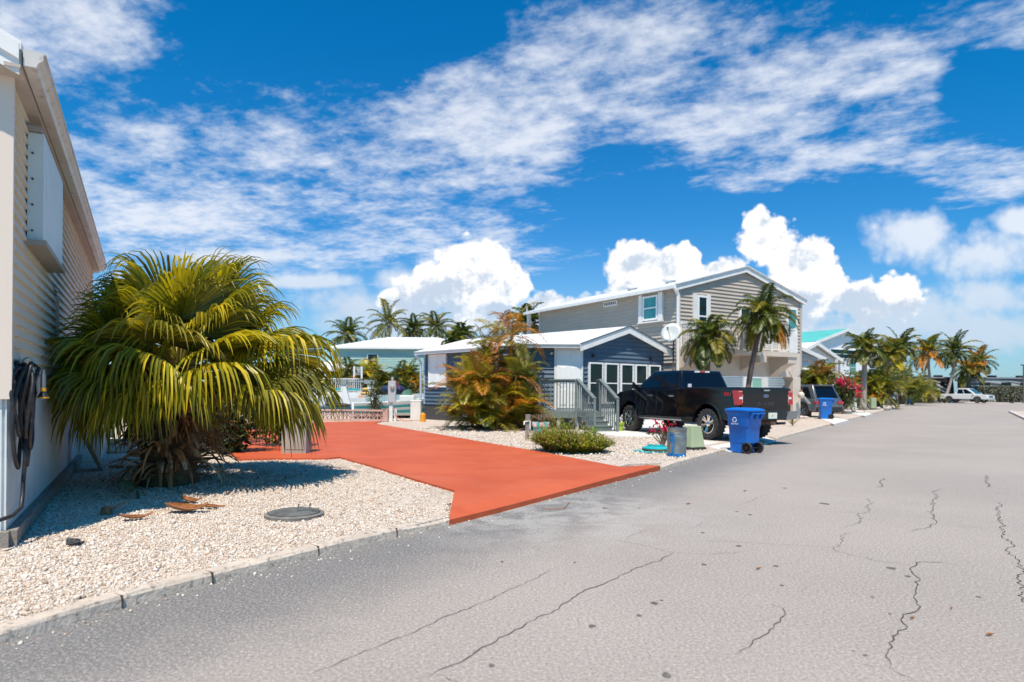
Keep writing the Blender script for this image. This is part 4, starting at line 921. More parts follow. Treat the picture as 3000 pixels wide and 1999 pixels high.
# seedling and shed frond bases on the gravel
b = MB(); sp = G(405, 1462, ZL); petiole(b, sp, sp+V3(-.02, 0, .1), .015, .008, 0); fan_leaf(b, sp+V3(-.02, 0, .12), V3(-.7, -.25, .6), .26, 18, 1.4, .2, rp_, yellow=0); tag(b.build('palm_seedling', [lf_dk, lf_dk], loc=sp), 'small green fan palm seedling at the foot of the large palm', 'seedling')
def boot(px, py, L, w, ang, label, curl=.35, mt=None, tw=.5):
    p0 = G(px, py, ZL+.02); b = MB(); d = V3(math.cos(ang), math.sin(ang), 0); s_ = V3(-d.y, d.x, 0); prev = None; n_ = 9
    for j in range(n_):
        t = j/(n_-1); c = p0+d*L*(t-.5)+V3(0, 0, curl*w*4*(t-.5)**2*1.2+.01); wj = w*(.35+.65*math.sin(PI*min(1, t*1.15+.1)))
        ca = tw*(t-.3); uu = s_*math.cos(ca)+V3(0, 0, 1)*math.sin(ca); nn = V3(0, 0, 1)*math.cos(ca)-s_*math.sin(ca)
        row = [c+uu*wj*x+nn*(wj*.55*x*x) for x in (-1, -.5, 0, .5, 1)]+[c+uu*wj*x+nn*(wj*.55*x*x-.008) for x in (1, .5, 0, -.5, -1)]
        bs = len(b.v); b.v += [tuple(q) for q in row]; 
        if prev is not None:
            for a in range(10): b.f.append([prev+a, bs+a, bs+(a+1) % 10, prev+(a+1) % 10]); b.mi.append(0)
        prev = bs
    o = b.build('palm_boot', mt or M('boot_orange', (.20, .065, .02), (.34, .15, .055), 9, .45, .3, 40, c3=(.12, .04, .02)), loc=p0, smooth=True); return tag(o, label, 'dead leaf base', 'palm leaf bases shed on the gravel')
boot(548, 1498, .42, .10, .1, 'broad curled rust-coloured palm leaf base lying in the sun', .5); boot(400, 1520, .30, .045, .6, 'narrow orange curved palm leaf base on sunlit gravel', .8)
boot(560, 1470, .3, .05, -.3, 'short brown palm leaf base close against the trunk foot', .7); boot(618, 1487, .30, .04, .0, 'thin dark red palm leaf base right of the broad one', .2)
b = MB(); a, c = G(315, 1500, ZL+.03), G(378, 1466, ZL+.12); b.tube([a, a.lerp(c, .5)+V3(0, 0, .01), c], [.012, .009, .007], 6); b.hexa([a+V3(*q) for q in ((-.05, -.05, -.03), (.03, -.05, -.03), (.04, .03, -.03), (-.04, .03, -.03), (-.05, -.03, .05), (.01, -.05, .07), (.03, .02, .06), (-.04, .03, .05))]); tag(b.build('dead_stalk', lf_d, loc=a), 'dead brown leaf stalk with a cut end on shaded gravel', 'stalk')
b = MB(); p = G(217, 1592, ZL+.02); rr = random.Random(9)
for i in range(9): b.tube([p+V3(rr.uniform(-.07, .07), rr.uniform(-.03, .03), rr.uniform(0, .04)) for _ in range(4)], .012, 5)
tag(b.build('charred_scrap', M('char', (.03, .03, .032), (.09, .09, .10), 30, .9), loc=p), 'small charcoal-black twisted scrap on the sunlit gravel', 'scrap')

# brown leaf litter and bits of frond round the palm
b = MB(); rr = random.Random(19)
for i in range(330):
    a = rr.uniform(0, 2*PI); q = abs(rr.gauss(0, .75))+.35; p = V3(FB.x+math.cos(a)*q*1.25+.25, FB.y+math.sin(a)*q*.9-.1, ZL+.022)
    if (p-HA).dot(HN) < .1: continue
    d = V3(rr.uniform(-1, 1), rr.uniform(-1, 1), rr.uniform(-.05, .25)).normalized(); L = rr.uniform(.03, .16); w = V3(-d.y, d.x, 0)*rr.uniform(.003, .014); b.add([p-d*L*.5, p+w, p+d*L*.5+V3(0, 0, .012), p-w], [(0, 1, 2, 3)], rr.choice((0, 0, 1)))
b.build('leaf_litter', [lf_d, M('litter_rust', (.30, .10, .04), (.40, .20, .09), 8, .8, island=.6)], kind='stuff', label='brown dry leaf litter round the fan palm')
# feather fronds
def pin_frond(b, base, az, el, L, droop, nl, ll, lw, mi=0, rnd=random, ldroop=.5, fwd=.55, seg=10, rach=.012, vee=.25, tipmi=None):
    d = V3(math.cos(az)*math.cos(el), math.sin(az)*math.cos(el), math.sin(el)); p = Vector(base); P = [p.copy()]; Dv = [d.copy()]
    for i in range(seg):
        d = (d+V3(0, 0, -1)*droop/seg*(.4+1.2*i/seg)).normalized(); p = p+d*L/seg; P.append(p.copy()); Dv.append(d.copy())
    b.tube(P, [rach*(1-.8*i/seg) for i in range(seg+1)], 4, mi, caps=False)
    for k in range(nl):
        t = .12+.88*(k+.5)/nl; f = t*seg; i = min(int(f), seg-1); q = P[i].lerp(P[i+1], f-i); tv = Dv[i]
        sd = tv.cross(V3(0, 0, 1))
        if sd.length < .05: sd = V3(math.sin(az), -math.cos(az), 0)
        sd.normalize(); un = sd.cross(tv).normalized(); l_ = ll*(math.sin(PI*min(1, .18+t*.80))**.7)*rnd.uniform(.85, 1.1); fw_ = fwd*(.6+.9*t)
        for s_ in (-1, 1):
            v = (sd*s_+tv*fw_+un*(vee+rnd.uniform(-.12, .12))).normalized(); w_ = v.cross(un).normalized()*lw*.5
            m1 = q+v*l_*.5; v2 = (v+V3(0, 0, -1)*ldroop*rnd.uniform(.6, 1.4)).normalized(); m2 = m1+v2*l_*.5; bs = len(b.v)
            b.v += [tuple(q), tuple(m1-w_), tuple(m1+w_), tuple(m2)]; b.f += [[bs, bs+1, bs+2], [bs+1, bs+3, bs+2]]
            mm = tipmi if (tipmi is not None and t > .7 and rnd.random() < .6) else mi; b.mi += [mm, mm]
def palm(label, base, crown, R_, nf=18, mats=(None,), weights=None, trunk_r=.14, tm=None, seed=0, nl=26, ll=.5, lw=.05, el0=75, el1=-35, droop=1.5, lean=0, group=None, shaft=0, ldroop=.6, vee=.25, kind='palm_tree', cat='palm tree', swell=0):
    r = random.Random(seed); base, crown = Vector(base), Vector(crown); h = thing(kind, label, cat, base, 0, group); b = MB(); n_ = 12; P = []
    for i in range(n_+1):
        t = i/n_; q = base.lerp(crown, t); bow = lean*math.sin(PI*t); P.append(q+V3(bow, 0, 0))
    b.tube(P, [trunk_r*(1+.55*max(0, .12-i/n_)*6+swell*math.sin(PI*min(1, i/n_*1.6)) if i/n_ < .62 else trunk_r/trunk_r)*(1-.30*i/n_)*(1+.05*(i % 2)) for i in range(n_+1)], 9); b.build('trunk', tm or bark_g, h, smooth=True)
    if shaft: b = MB(); b.tube([crown-(P[-1]-P[-2]).normalized()*.05, crown+V3(0, 0, shaft*.5), crown+V3(0, 0, shaft)], [trunk_r*.85, trunk_r*.8, trunk_r*.35], 9); b.build('crownshaft', M('crownshaft', (.16, .20, .05), (.24, .24, .07), 3, .4), h, smooth=True); crown = crown+V3(0, 0, shaft*.9)
    b = MB(); wts = weights or [1]*len(mats)
    for i in range(nf):
        t = (i+.5)/nf; el = rad(el0+(el1-el0)*t)+r.uniform(-.12, .12); az = i*2.39996+r.uniform(-.3, .3)
        mi = r.choices(range(len(mats)), wts)[0] if t < .72 else r.choices(range(len(mats)), [w*(3 if j else 1) for j, w in enumerate(wts)])[0]
        pin_frond(b, crown, az, el, R_*r.uniform(.85, 1.1), droop*r.uniform(.8, 1.2), nl, ll, lw, mi, r, ldroop, seg=8, vee=vee, rach=max(.012, R_*.008))
    b.build('crown', list(mats), h); return h
# two Manila palms in front of the tan house
pc = AT(2076, 990, 25.6); palm('shorter dark-trunked palm with drooping fronds before the balcony, left of its twin', V3(pc.x-.02, pc.y, ZL), pc, 1.4, 34, (lf_dk, lf_ol, lf_y), (8, 5, 0), .10, bark_d, 1, 42, .5, .05, 75, -45, 2.2, group='small palms in front of the tan house', ldroop=.9)
pc = AT(2236, 930, 26.6); pb = AT(2199, 1150, 26.6); palm('taller leaning palm with one hanging orange dead frond at the balcony', V3(pb.x-.25, pb.y, ZL), pc, 1.5, 36, (lf_dk, lf_ol, lf_y), (8, 5, 0), .12, bark_d, 2, 44, .52, .05, 80, -40, 2.2, lean=-.12, group='small palms in front of the tan house', ldroop=.9)
b = MB(); r = random.Random(4); th_ = [o for o in bpy.data.objects if o.name == 'palm_tree.001'][0]
for k in range(4): pin_frond(b, pc+V3(.05, -.15, -.02), -1.0+k*.3, -.3, 1.6, 3.4, 40, .42, .05, 0, r, 1.8)
b.build('dead_frond', lf_or, th_)
# areca clump by the blue house
def clump(label, c, rad_, hgt, nst, nfr, mats, wts, seed, L=1.6, ll=.42, lw=.032, nl=26, kind='areca_palm', cat='palm clump', group=None, droop=1.9, low=.1, sx_=1, stemm=None, base=0):
    r = random.Random(seed); h = thing(kind, label, cat, c, 0, group); b = MB(); s_ = MB()
    for i in range(nst):
        a = r.uniform(0, 2*PI); q = math.sqrt(r.random())*rad_; bp = Vector(c)+V3(math.cos(a)*q*sx_*.45, math.sin(a)*q*.45, 0); hh = hgt*(1-.5*(q/rad_)**1.5)*r.uniform(low*4+.02 if low*4 < .6 else .6, .78)
        tp = bp+V3(math.cos(a)*q*.5*sx_, math.sin(a)*q*.5, hh); s_.tube([bp, bp.lerp(tp, .5)+V3(0, 0, .05), tp], [.045, .035, .028], 6)
        for k in range(nfr):
            t = (k+.5)/nfr; el = rad(82-85*t)+r.uniform(-.1, .1); az = k*2.4+r.uniform(-.4, .4)+a; mi = r.choices(range(len(mats)), wts)[0]
            pin_frond(b, tp, az, el, L*r.uniform(.75, 1.1), droop*r.uniform(.8, 1.3), nl, ll, lw, mi, r, .7, seg=8, vee=.35)
    for i in range(base):
        a = r.uniform(0, 2*PI); q = r.uniform(.2, 1)*rad_; tp = Vector(c)+V3(math.cos(a)*q, math.sin(a)*q, r.uniform(.1, hgt*.3))
        for k in range(6): pin_frond(b, tp, a+r.uniform(-1.3, 1.3), rad(r.uniform(25, 85)), L*r.uniform(.55, .85), droop*r.uniform(.8, 1.3), nl, ll*.85, lw, r.choices(range(len(mats)), wts)[0], r, .7, seg=7, vee=.35)
    s_.build('stems', stemm or M('areca_stem', (.28, .16, .05), (.20, .15, .05), 4, .6), h); b.build('crown', list(mats), h); return h
cc0 = G(1465, 1263, ZL)
clump('large areca palm clump with gold and rust fronds against the blue house', cc0+V3(-.35, 1.2, 0), 1.45, 4.2, 34, 9, (lf_ol, lf_y, lf_or, lf_br, lf_g, lf_dk), (4, 4.2, 2.6, 2.0, 3.6, .8), 3, 1.25, .38, .024, 38, low=.0, base=26, droop=1.35)
r = random.Random(8)      # one tall rusty stem of it
b = MB(); cr_ = AT(1500, 985, cc0.y+.9)
for k in range(12): pin_frond(b, cr_, k*2.4, rad(75-9*k), 1.55, 1.9, 28, .42, .04, [0, 2, 1, 2, 0, 2][k % 6], r, .8)
st_ = bpy.data.objects['areca_palm']; b.tube([V3(cr_.x-.2, cr_.y, ZL), cr_], .045, 6, 1); b.build('crown', [lf_ol, lf_or, lf_br], st_)
b = MB()
for k in range(170):
    a = r.uniform(0, 2*PI); q = r.uniform(.1, 1.9); p = V3(cc0.x+math.cos(a)*q*1.1, cc0.y+1.0+math.sin(a)*q*.8, ZL+.01); dd = V3(r.uniform(-1, 1), r.uniform(-1, 1), r.uniform(0, .35)).normalized()*r.uniform(.15, .6); b.tube([p, p+dd*.6+V3(0, 0, .05), p+dd], [.010, .008, .003], 4)
b.build('dead_litter', lf_d, st_)

# leafy shrubs: clumps of small leaves over a few stems
def shrub(label, c, rx, ry, rz, n_, ls, mats, wts, seed, kind='shrub', cat='shrub', stems=6, group=None, lumps=9, z0=0, sm=None, up_bias=.3, thin=1.0):
    r = random.Random(seed); h = thing(kind, label, cat, c, 0, group); c = Vector(c); L = []
    for i in range(lumps):
        a = r.uniform(0, 2*PI); q = r.random()**.5; L.append((c+V3(math.cos(a)*rx*q*.68, math.sin(a)*ry*q*.68, z0+rz*(.22+.56*r.random())), r.uniform(.32, .5)))
    b = MB(); s_ = MB()
    for i in range(stems):
        tgt = L[i % len(L)][0]; s_.tube([c+V3(r.uniform(-.1, .1)*rx, r.uniform(-.1, .1)*ry, 0), c.lerp(tgt, .5)+V3(r.uniform(-.1, .1)*rx, 0, 0), tgt], [.03*rz+.01, .02*rz+.006, .006], 5)
    s_.build('stems', sm or bark, h)
    for i in range(n_):
        cp_, k = L[r.randrange(len(L))]; v = V3(r.gauss(0, 1), r.gauss(0, 1), r.gauss(0, 1)); v.normalize(); rr_ = k*(r.random()**.33)*1.05; p = cp_+V3(v.x*rx*rr_, v.y*ry*rr_, v.z*rz*rr_*.9)
        if p.z < c.z: p.z = c.z+r.random()*.1*rz
        u = V3(r.gauss(0, 1), r.gauss(0, 1), r.gauss(0, 1)+up_bias).normalized(); w = u.cross(V3(r.gauss(0, 1), r.gauss(0, 1), r.gauss(0, 1))).normalized(); s0 = ls*r.uniform(.6, 1.3)
        mi = r.choices(range(len(mats)), wts)[0]; bs = len(b.v); b.v += [tuple(p-u*s0*.5), tuple(p+w*s0*.28*thin), tuple(p+u*s0*.5), tuple(p-w*s0*.28*thin)]; b.f.append([bs, bs+1, bs+2, bs+3]); b.mi.append(mi)
    b.build('foliage', list(mats), h); return h
dkg = M('leaf_dark', (.02, .04, .012), (.05, .08, .02), 1.2, .45, trans=.2, island=.9); mdg = M('leaf_mid', (.07, .10, .02), (.12, .15, .03), 1.5, .45, trans=.3, island=.9)
lgg = M('leaf_light', (.17, .20, .03), (.25, .25, .04), 2, .45, trans=.35, island=.7); ylw = M('leaf_yellow', (.34, .24, .03), (.28, .25, .03), 2, .5, trans=.35, island=.7); red_l = M('flower_pink', (.58, .0, .06), (.68, .01, .11), 3, .6, trans=.15, island=.5, spec=.2)
# feathery ground shrub at the edge of the red drive: many fine upright sprays
gs = G(1682, 1334, ZL)+V3(.0, .75, 0); r = random.Random(21)
h = thing('asparagus_fern', 'low feathery bright green shrub at the edge of the red driveway', 'shrub', gs); b = MB(); b2 = MB()
for i in range(1100):
    a = r.uniform(0, 2*PI); q = r.random()**.5; rx = 1.0; p = gs+V3(math.cos(a)*q*rx*.62+.06, math.sin(a)*q*.5, .02); hh = (.68-.30*q)*r.uniform(.6, 1.15)*(1.15 if p.x < gs.x else .8); d = V3(math.cos(a)*q*.55+r.uniform(-.3, .3), math.sin(a)*q*.5+r.uniform(-.3, .3), 1).normalized()
    P = [p]; 
    for j in range(5): d = (d+V3(math.cos(a)*.10, math.sin(a)*.10, -.13)).normalized(); P.append(P[-1]+d*hh/4.2)
    mi = r.choices((0, 1, 2, 3), (5, 4, 1.6, 1))[0]
    for j in range(1, 6):
        for k in range(9):
            q_ = P[j-1].lerp(P[j], r.random()); v = V3(r.gauss(0, 1), r.gauss(0, 1), r.gauss(.4, .6)).normalized()*r.uniform(.03, .065); w = v.cross(V3(0, 0, 1)).normalized()*.009; bs = len(b.v)
            b.v += [tuple(q_-w), tuple(q_+w), tuple(q_+v)]; b.f.append([bs, bs+1, bs+2]); b.mi.append(mi)
b.build('foliage', [M('fern_green', (.20, .27, .02), (.32, .35, .03), 2, .5, trans=.35, island=.5), M('fern_lime', (.38, .38, .03), (.46, .42, .04), 2, .5, trans=.4, island=.5), mdg, M('dry_tan', (.36, .22, .10), (.28, .15, .07), 3, .8, island=.6)], h)
for i in range(40):
    a = gs+V3(r.uniform(-.5, .5), r.uniform(-.45, .0), r.uniform(.05, .3)); b2.tube([a, a+V3(r.uniform(-.1, .1), -.05, .12), a+V3(r.uniform(-.18, .18), -.1, -.02)], [.006, .005, .002], 4)
b2.build('dry_stalks', M('dry_tan', (.36, .22, .10)), h)
# broad-leaved plant beside it
def blades(label, c, n_, L, w, mats, seed, kind='plant', cat='plant', el=(50, 80), droop=1.6, group=None, name='leaf'):
    r = random.Random(seed); c = Vector(c); h = thing(kind, label, cat, c, 0, group)
    for i in range(n_):
        b = MB(); az = i*2.4+r.uniform(-.3, .3); e_ = rad(r.uniform(*el)); d = V3(math.cos(az)*math.cos(e_), math.sin(az)*math.cos(e_), math.sin(e_)); p = c+V3(0, 0, .02); prev = None; s_ = V3(-math.sin(az), math.cos(az), 0); LL = L*r.uniform(.7, 1.15)
        for j in range(8):
            t = j/7; ww = w*(math.sin(PI*min(1, t*.9+.08))**.8); bs = len(b.v); u = s_.cross(d); b.v += [tuple(p-s_*ww+u*ww*.3), tuple(p), tuple(p+s_*ww+u*ww*.3)]
            if prev is not None: b.f += [[prev, bs, bs+1, prev+1], [prev+1, bs+1, bs+2, prev+2]]; b.mi += [0, 0]
            prev = bs; p = p+d*LL/7; d = (d+V3(0, 0, -1)*droop/7).normalized()
        b.build(name, mats[i % len(mats)], h)
    return h
bp_ = G(1742, 1292, ZL); blades('plant with broad arching green leaves right of the feathery shrub', bp_+V3(0, 0, .12), 7, .46, .055, [M('leaf_glossy', (.05, .11, .02), (.12, .17, .03), 3, .3, trans=.25)], 5, el=(55, 85), droop=3.2)
blades('dark purple-leaved plant below the porch stairs', G(1716, 1290, ZL), 12, .36, .03, [M('purple_leaf', (.06, .025, .03), (.10, .04, .04), 4, .5)], 6, el=(45, 85), droop=1.5)
# dark planting behind the fan palm
shrub('dense dark green shrub in the gap behind the fan palm', G(345, 1262, ZL)+V3(0, 1.5, 0), 1.1, 1.2, 2.6, 3600, .14, (dkg, mdg, ylw), (6, 3, .6), 31)
shrub('dark leafy shrub behind the fan palm trunk', V3(-6.0, 13.3, ZL), 1.0, .8, 1.5, 2600, .12, (dkg, mdg), (6, 2), 32)
clump('small areca palm with olive fronds behind the fan palm', V3(-7.6, 15.8, ZL), .8, 1.9, 6, 8, (lf_dk, lf_ol, lf_or), (4, 3, 1), 33, 1.2)
shrub('dark broad shrub behind the grey utility cabinet', V3(-5.2, 14.9, ZL), .9, .8, 1.25, 2200, .11, (dkg, mdg), (5, 2), 34)
# ---------------------------------------------------------------- vehicles
tyre_m = M('tyre_rubber', (.022, .02, .02), (.045, .04, .038), 12, .85, .3, 50); chrome = M('chrome', (.75, .75, .76), rough=.12, metal=1); alloy = M('alloy', (.42, .42, .43), rough=.28, metal=1)
blackp = M('black_plastic', (.02, .02, .022), rough=.5); carglass = M('car_glass', (.003, .004, .007), rough=.03, spec=.5); tail = M('tail_lens', (.45, .008, .012), rough=.12, coat=1); lens = M('clear_lens', (.75, .75, .73), rough=.12, coat=1)
plate_m = M('plate_white', (.72, .76, .68), (.62, .72, .62), 12, .4)
class Fr:        # car frame: x forward, y left, z up, given a world origin and heading
    def __init__(s, o, h): s.o = Vector(o); s.x = Vector(h).normalized(); s.y = V3(-s.x.y, s.x.x, 0); s.z = V3(0, 0, 1)
    def __call__(s, x, y, z): return s.o+s.x*x+s.y*y+s.z*z
    def d(s, x, y, z): return s.x*x+s.y*y+s.z*z
def wheel(par, f, x, y, r, w, sgn, rimm=None, lugs=0, spokes=6, rr=.62):
    h = holder('wheel', par); c = f(x, y, r); ax = f.y*sgn; b = MB(); hw = w/2; ri = r*rr
    b.lathe(c, [(ri, -hw*.9), (r*.86, -hw), (r*.95, -hw*.92), (r, -hw*.7), (r, hw*.7), (r*.95, hw*.92), (r*.86, hw), (ri, hw*.9), (ri*.98, hw*.6), (ri*.98, -hw*.6)], 36, ax, closed=True)
    if lugs:
        a0 = ax.orthogonal().normalized(); b0 = ax.cross(a0)
        for k in range(lugs):
            for s_ in (-1, 1):
                g = 2*PI*(k+(.5 if s_ > 0 else 0))/lugs; rd = a0*math.cos(g)+b0*math.sin(g); tg = ax.cross(rd); b.box(c+rd*(r*.975)+ax*s_*hw*.62, (w*.38, r*.085, r*.075), ax, rd)
    b.build('tyre', tyre_m, h, smooth='auto' if not lugs else False)
    b = MB(); b.lathe(c, [(ri*1.0, hw*.86), (ri*.94, hw*.9), (ri*.9, hw*.7), (ri*.88, 0), (0, -.02)], 30, ax, mi=0)
    b.lathe(c+ax*hw*.42, [(ri*.24, 0), (ri*.22, hw*.35), (ri*.1, hw*.42), (0, hw*.42)], 16, ax, mi=0)
    a0 = ax.orthogonal().normalized(); b0 = ax.cross(a0)
    for k in range(spokes):
        for e in (-.17, .17):
            g = 2*PI*k/spokes+e; rd = a0*math.cos(g)+b0*math.sin(g); g2 = 2*PI*k/spokes+e*.6; rd2 = a0*math.cos(g2)+b0*math.sin(g2)
            b.bar(c+ax*hw*.55+rd2*ri*.16, c+ax*hw*.72+rd*ri*.93, ri*.19, ri*.14, ax)
    rm = b.build('rim', [rimm or alloy], h, smooth='auto')
    b = MB(); b.lathe(c+ax*hw*.1, [(ri*.87, 0), (0, 0)], 24, ax); b.build('brake_disc', blackp, h)
    return h
def arch_poly(pts, arches, rise=0):
    """side outline with wheel arches cut along the bottom edge; pts go clockwise from the rear bottom over the top to the front bottom"""
    out_ = list(pts)
    for (cx, cz_, r_) in sorted(arches, key=lambda a: -a[0]):
        zb = pts[0][1]; a0 = math.asin(max(-1, min(1, (zb-cz_)/r_)))
        for k in range(13): g = a0+(PI-2*a0)*k/12; out_.append((cx+r_*math.cos(g), cz_+r_*math.sin(g)))
    return out_
def side_body(f, outline, W_, tuck=.05, shoulder=None):
    """body from a side outline; the flanks lean in above the shoulder line"""
    b = MB(); k = len(outline); rows = []
    for y, s_ in ((-W_/2, 1), (-W_/2+tuck*0, 1)): pass
    def yy(z, sg):
        if shoulder is None: return sg*W_/2
        return sg*(W_/2-max(0, z-shoulder)*tuck*2-max(0, shoulder-.35-z)*tuck)
    A = [f(x, yy(z, -1), z) for x, z in outline]; B = [f(x, yy(z, 1), z) for x, z in outline]
    b.add(A+B, [tuple(range(k)), tuple(reversed(range(k, 2*k)))]+[(i, i+k, (i+1) % k+k, (i+1) % k) for i in range(k)])
    return b
def greenhouse(f, x0, x1, x0t, x1t, zb, zt, wb, wt):
    return [f(x0, -wb/2, zb), f(x1, -wb/2, zb), f(x1, wb/2, zb), f(x0, wb/2, zb), f(x0t, -wt/2, zt), f(x1t, -wt/2, zt), f(x1t, wt/2, zt), f(x0t, wt/2, zt)]
def glazing(par, P, face, s0, s1, t0, t1, gl=None, name='window', off=.006, slant=(0, 0)):
    """pane lying on one face of the greenhouse: face = corner ids (bl, br, tr, tl)"""
    a, c, d_, e = (P[i] for i in face); nn = (c-a).cross(e-a).normalized(); cen = sum((P[i] for i in range(8)), V3(0, 0, 0))/8
    if nn.dot((a+d_)/2-cen) < 0: nn = -nn
    def q(s, t): return (a*(1-s)+c*s)*(1-t)+(e*(1-s)+d_*s)*t
    Q = [q(s0, t0), q(s1, t0), q(s1+slant[1], t1), q(s0+slant[0], t1)]; b = MB(); b.hexa([p-nn*.004 for p in Q]+[p+nn*off for p in Q]); return b.build(name, gl or carglass, par, bevel=.0)

# ---- the black pickup
TR = V3(5.40, 17.95, .1); TH = V3(-.42, .907, 0); 
# TR: ground point under the left rear wheel's outer side; sc sizes the car frame
f0 = Fr(TR, TH); SC = 1.0
class FrS(Fr):
    def __call__(s, x, y, z): return s.o+(s.x*x+s.y*y+s.z*z)*SC
Wt = 2.03; o_ = TR-f0.y*(Wt/2-.02)*SC
f = FrS(o_, TH)
ink = M('black_paint', (.004, .005, .009), rough=.08, coat=.25, spec=.5)
tk = thing('pickup_truck', 'large black crew-cab pickup truck with chrome wheels parked on the concrete drive', 'pickup truck', o_, math.atan2(TH.y, TH.x))
WB, R_ = 3.68, .425
outl = arch_poly([(-1.02, .56), (-1.08, .72), (-1.12, 1.20), (-1.12, 1.43), (1.20, 1.43), (1.22, 1.40), (3.25, 1.38), (3.75, 1.36), (4.25, 1.29), (4.45, 1.20), (4.53, 1.02), (4.55, .62), (4.30, .50)], [(WB, .46, .53), (0, .46, .53)])
# reorder: outline bottom continues from the front to the rear through the arches
b = side_body(f, outl, Wt-.06, .05, 1.0); body = b.build('body', ink, tk, bevel=.045, seg=3, smooth='auto')
P = greenhouse(f, 1.18, 3.42, 1.38, 2.70, 1.38, 1.95, 1.86, 1.50); b = MB(); b.hexa(P); b.build('cab', ink, tk, bevel=.05, seg=3, smooth='auto')
rwd = glazing(tk, P, (3, 0, 4, 7), .09, .91, .10, .86, name='rear_window', off=.012)
b = MB(); c = (P[0]+P[3])/2*.06+(P[4]+P[7])/2*.94-f.x*.02; b.box(c, (.03, .56*SC, .05), f.x); bl = b.build('brake_light', lens, tk); b = MB(); b.box(c-f.x*.006, (.03, .2*SC, .045), f.x); b.build('red_lens', tail, bl)
b = MB(); a_ = P[3].lerp(P[7], .14).lerp(P[0].lerp(P[4], .14), .165)-f.x*.025
Nr = (P[3]-P[0]).cross(P[4]-P[0]).normalized(); 
b.box(a_, (.008, .13, .17), f.x); st2 = b.build('sticker', M('sticker_white', (.75, .76, .80), (.62, .55, .66), 25, .5), rwd)
for (s0, s1, sl) in ((.10, .435, (.0, -.03)), (.475, .93, (.0, -.245))):
    glazing(tk, P, (3, 2, 6, 7), s0, s1, .08, .84, name='side_window', slant=sl, off=.012); glazing(tk, P, (0, 1, 5, 4), s0, s1, .08, .84, name='side_window', slant=sl, off=.012)
glazing(tk, P, (1, 2, 6, 5), .05, .95, .08, .92, name='windshield')
for sgn in (1, -1):
    for (x0, x1) in ((1.28, 2.28), (2.31, 3.34)):
        b = MB(); yb = (Wt/2-.03)*sgn; y2 = (Wt/2-.035-.038)*sgn
        prof_ = [(x0, .62), (x1-.0, .62), (x1, 1.0), (x1-.02, 1.365), (x0+.0, 1.365), (x0, 1.0)]
        b.prism([f(x, yb-(max(0, z-1.0)*.1)*sgn-.004*sgn, z) for x, z in prof_], f.y*.014*sgn); dr = b.build('door', ink, tk, bevel=.008, seg=2)
        b = MB(); hx_ = x0+.14; b.bar(f(hx_, yb+.02*sgn, 1.19), f(hx_+.22, yb+.02*sgn, 1.19), .045, .04); b.build('handle', chrome, dr, bevel=.01)
    b = MB(); b.tube([f(.98, (Wt/2+.02)*sgn, .50), f(3.05, (Wt/2+.02)*sgn, .50)], .045, 10); b.box(f(2.0, (Wt/2+.02)*sgn, .545), (2.0*SC, .11, .015), f.x); b.build('running_board', M('step_metal', (.35, .35, .36), rough=.3, metal=1), tk)
    for cx in (0, WB):        # raised lip round each wheel opening
        b = MB(); pr_ = []
        for k in range(17):
            g = -.05+(PI+.1)*k/16; pr_.append((math.cos(g), math.sin(g)))
        vv = []
        for cx_, s_ in pr_:
            for (rr_, yo) in ((.525, -.05), (.525, .015), (.60, .012), (.615, -.03)): vv.append(f(cx+cx_*rr_, (Wt/2-.025+yo)*sgn, .46+s_*rr_))
        k = len(pr_); b.add(vv, [(i*4+j, i*4+(j+1) % 4, (i+1)*4+(j+1) % 4, (i+1)*4+j) for i in range(k-1) for j in range(4)]); b.build('wheel_arch', ink, tk, smooth='auto')
        wheel(tk, f, cx, (Wt/2-.17)*sgn, R_*1.0, .31, sgn, chrome, 22, 6)
    b = MB(); b.hexa([f(3.10, (Wt/2-.08)*sgn, 1.36), f(3.22, (Wt/2-.08)*sgn, 1.36), f(3.20, (Wt/2+.22)*sgn, 1.38), f(3.06, (Wt/2+.22)*sgn, 1.38), f(3.10, (Wt/2+.0)*sgn, 1.44), f(3.2, (Wt/2+.0)*sgn, 1.44), f(3.18, (Wt/2+.24)*sgn, 1.62), f(3.06, (Wt/2+.24)*sgn, 1.62)]); b.build('mirror', ink, tk, bevel=.03)
    # C-shaped tail lamp wrapping the corner
    b = MB(); yo = (Wt/2-.05)*sgn; xr = -1.13
    b.hexa([f(xr-.012, yo-.16*sgn, .98), f(xr+.10, yo+.010*sgn, .98), f(xr+.10, yo+.03*sgn, .98), f(xr-.02, yo+.03*sgn, .98), f(xr-.012, yo-.16*sgn, 1.36), f(xr+.20, yo+.010*sgn, 1.36), f(xr+.20, yo+.012*sgn, 1.36), f(xr-.02, yo+.012*sgn, 1.36)])
    tl = b.build('tail_light', tail, tk, bevel=.01); b = MB(); b.box(f(xr-.012, yo-.085*sgn, 1.16), (.03, .10, .06), f.x); b.build('reverse_lens', lens, tl)
    b = MB(); b.bar(f(xr-.016, yo-.13*sgn, 1.33), f(xr-.016, yo-.0*sgn, 1.33), .015, .02); b.bar(f(xr-.016, yo-.14*sgn, 1.25), f(xr-.016, yo-.14*sgn, 1.04), .015, .015, f.x); b.build('light_bar', M('lens_pink', (.8, .35, .35), rough=.1), tl)
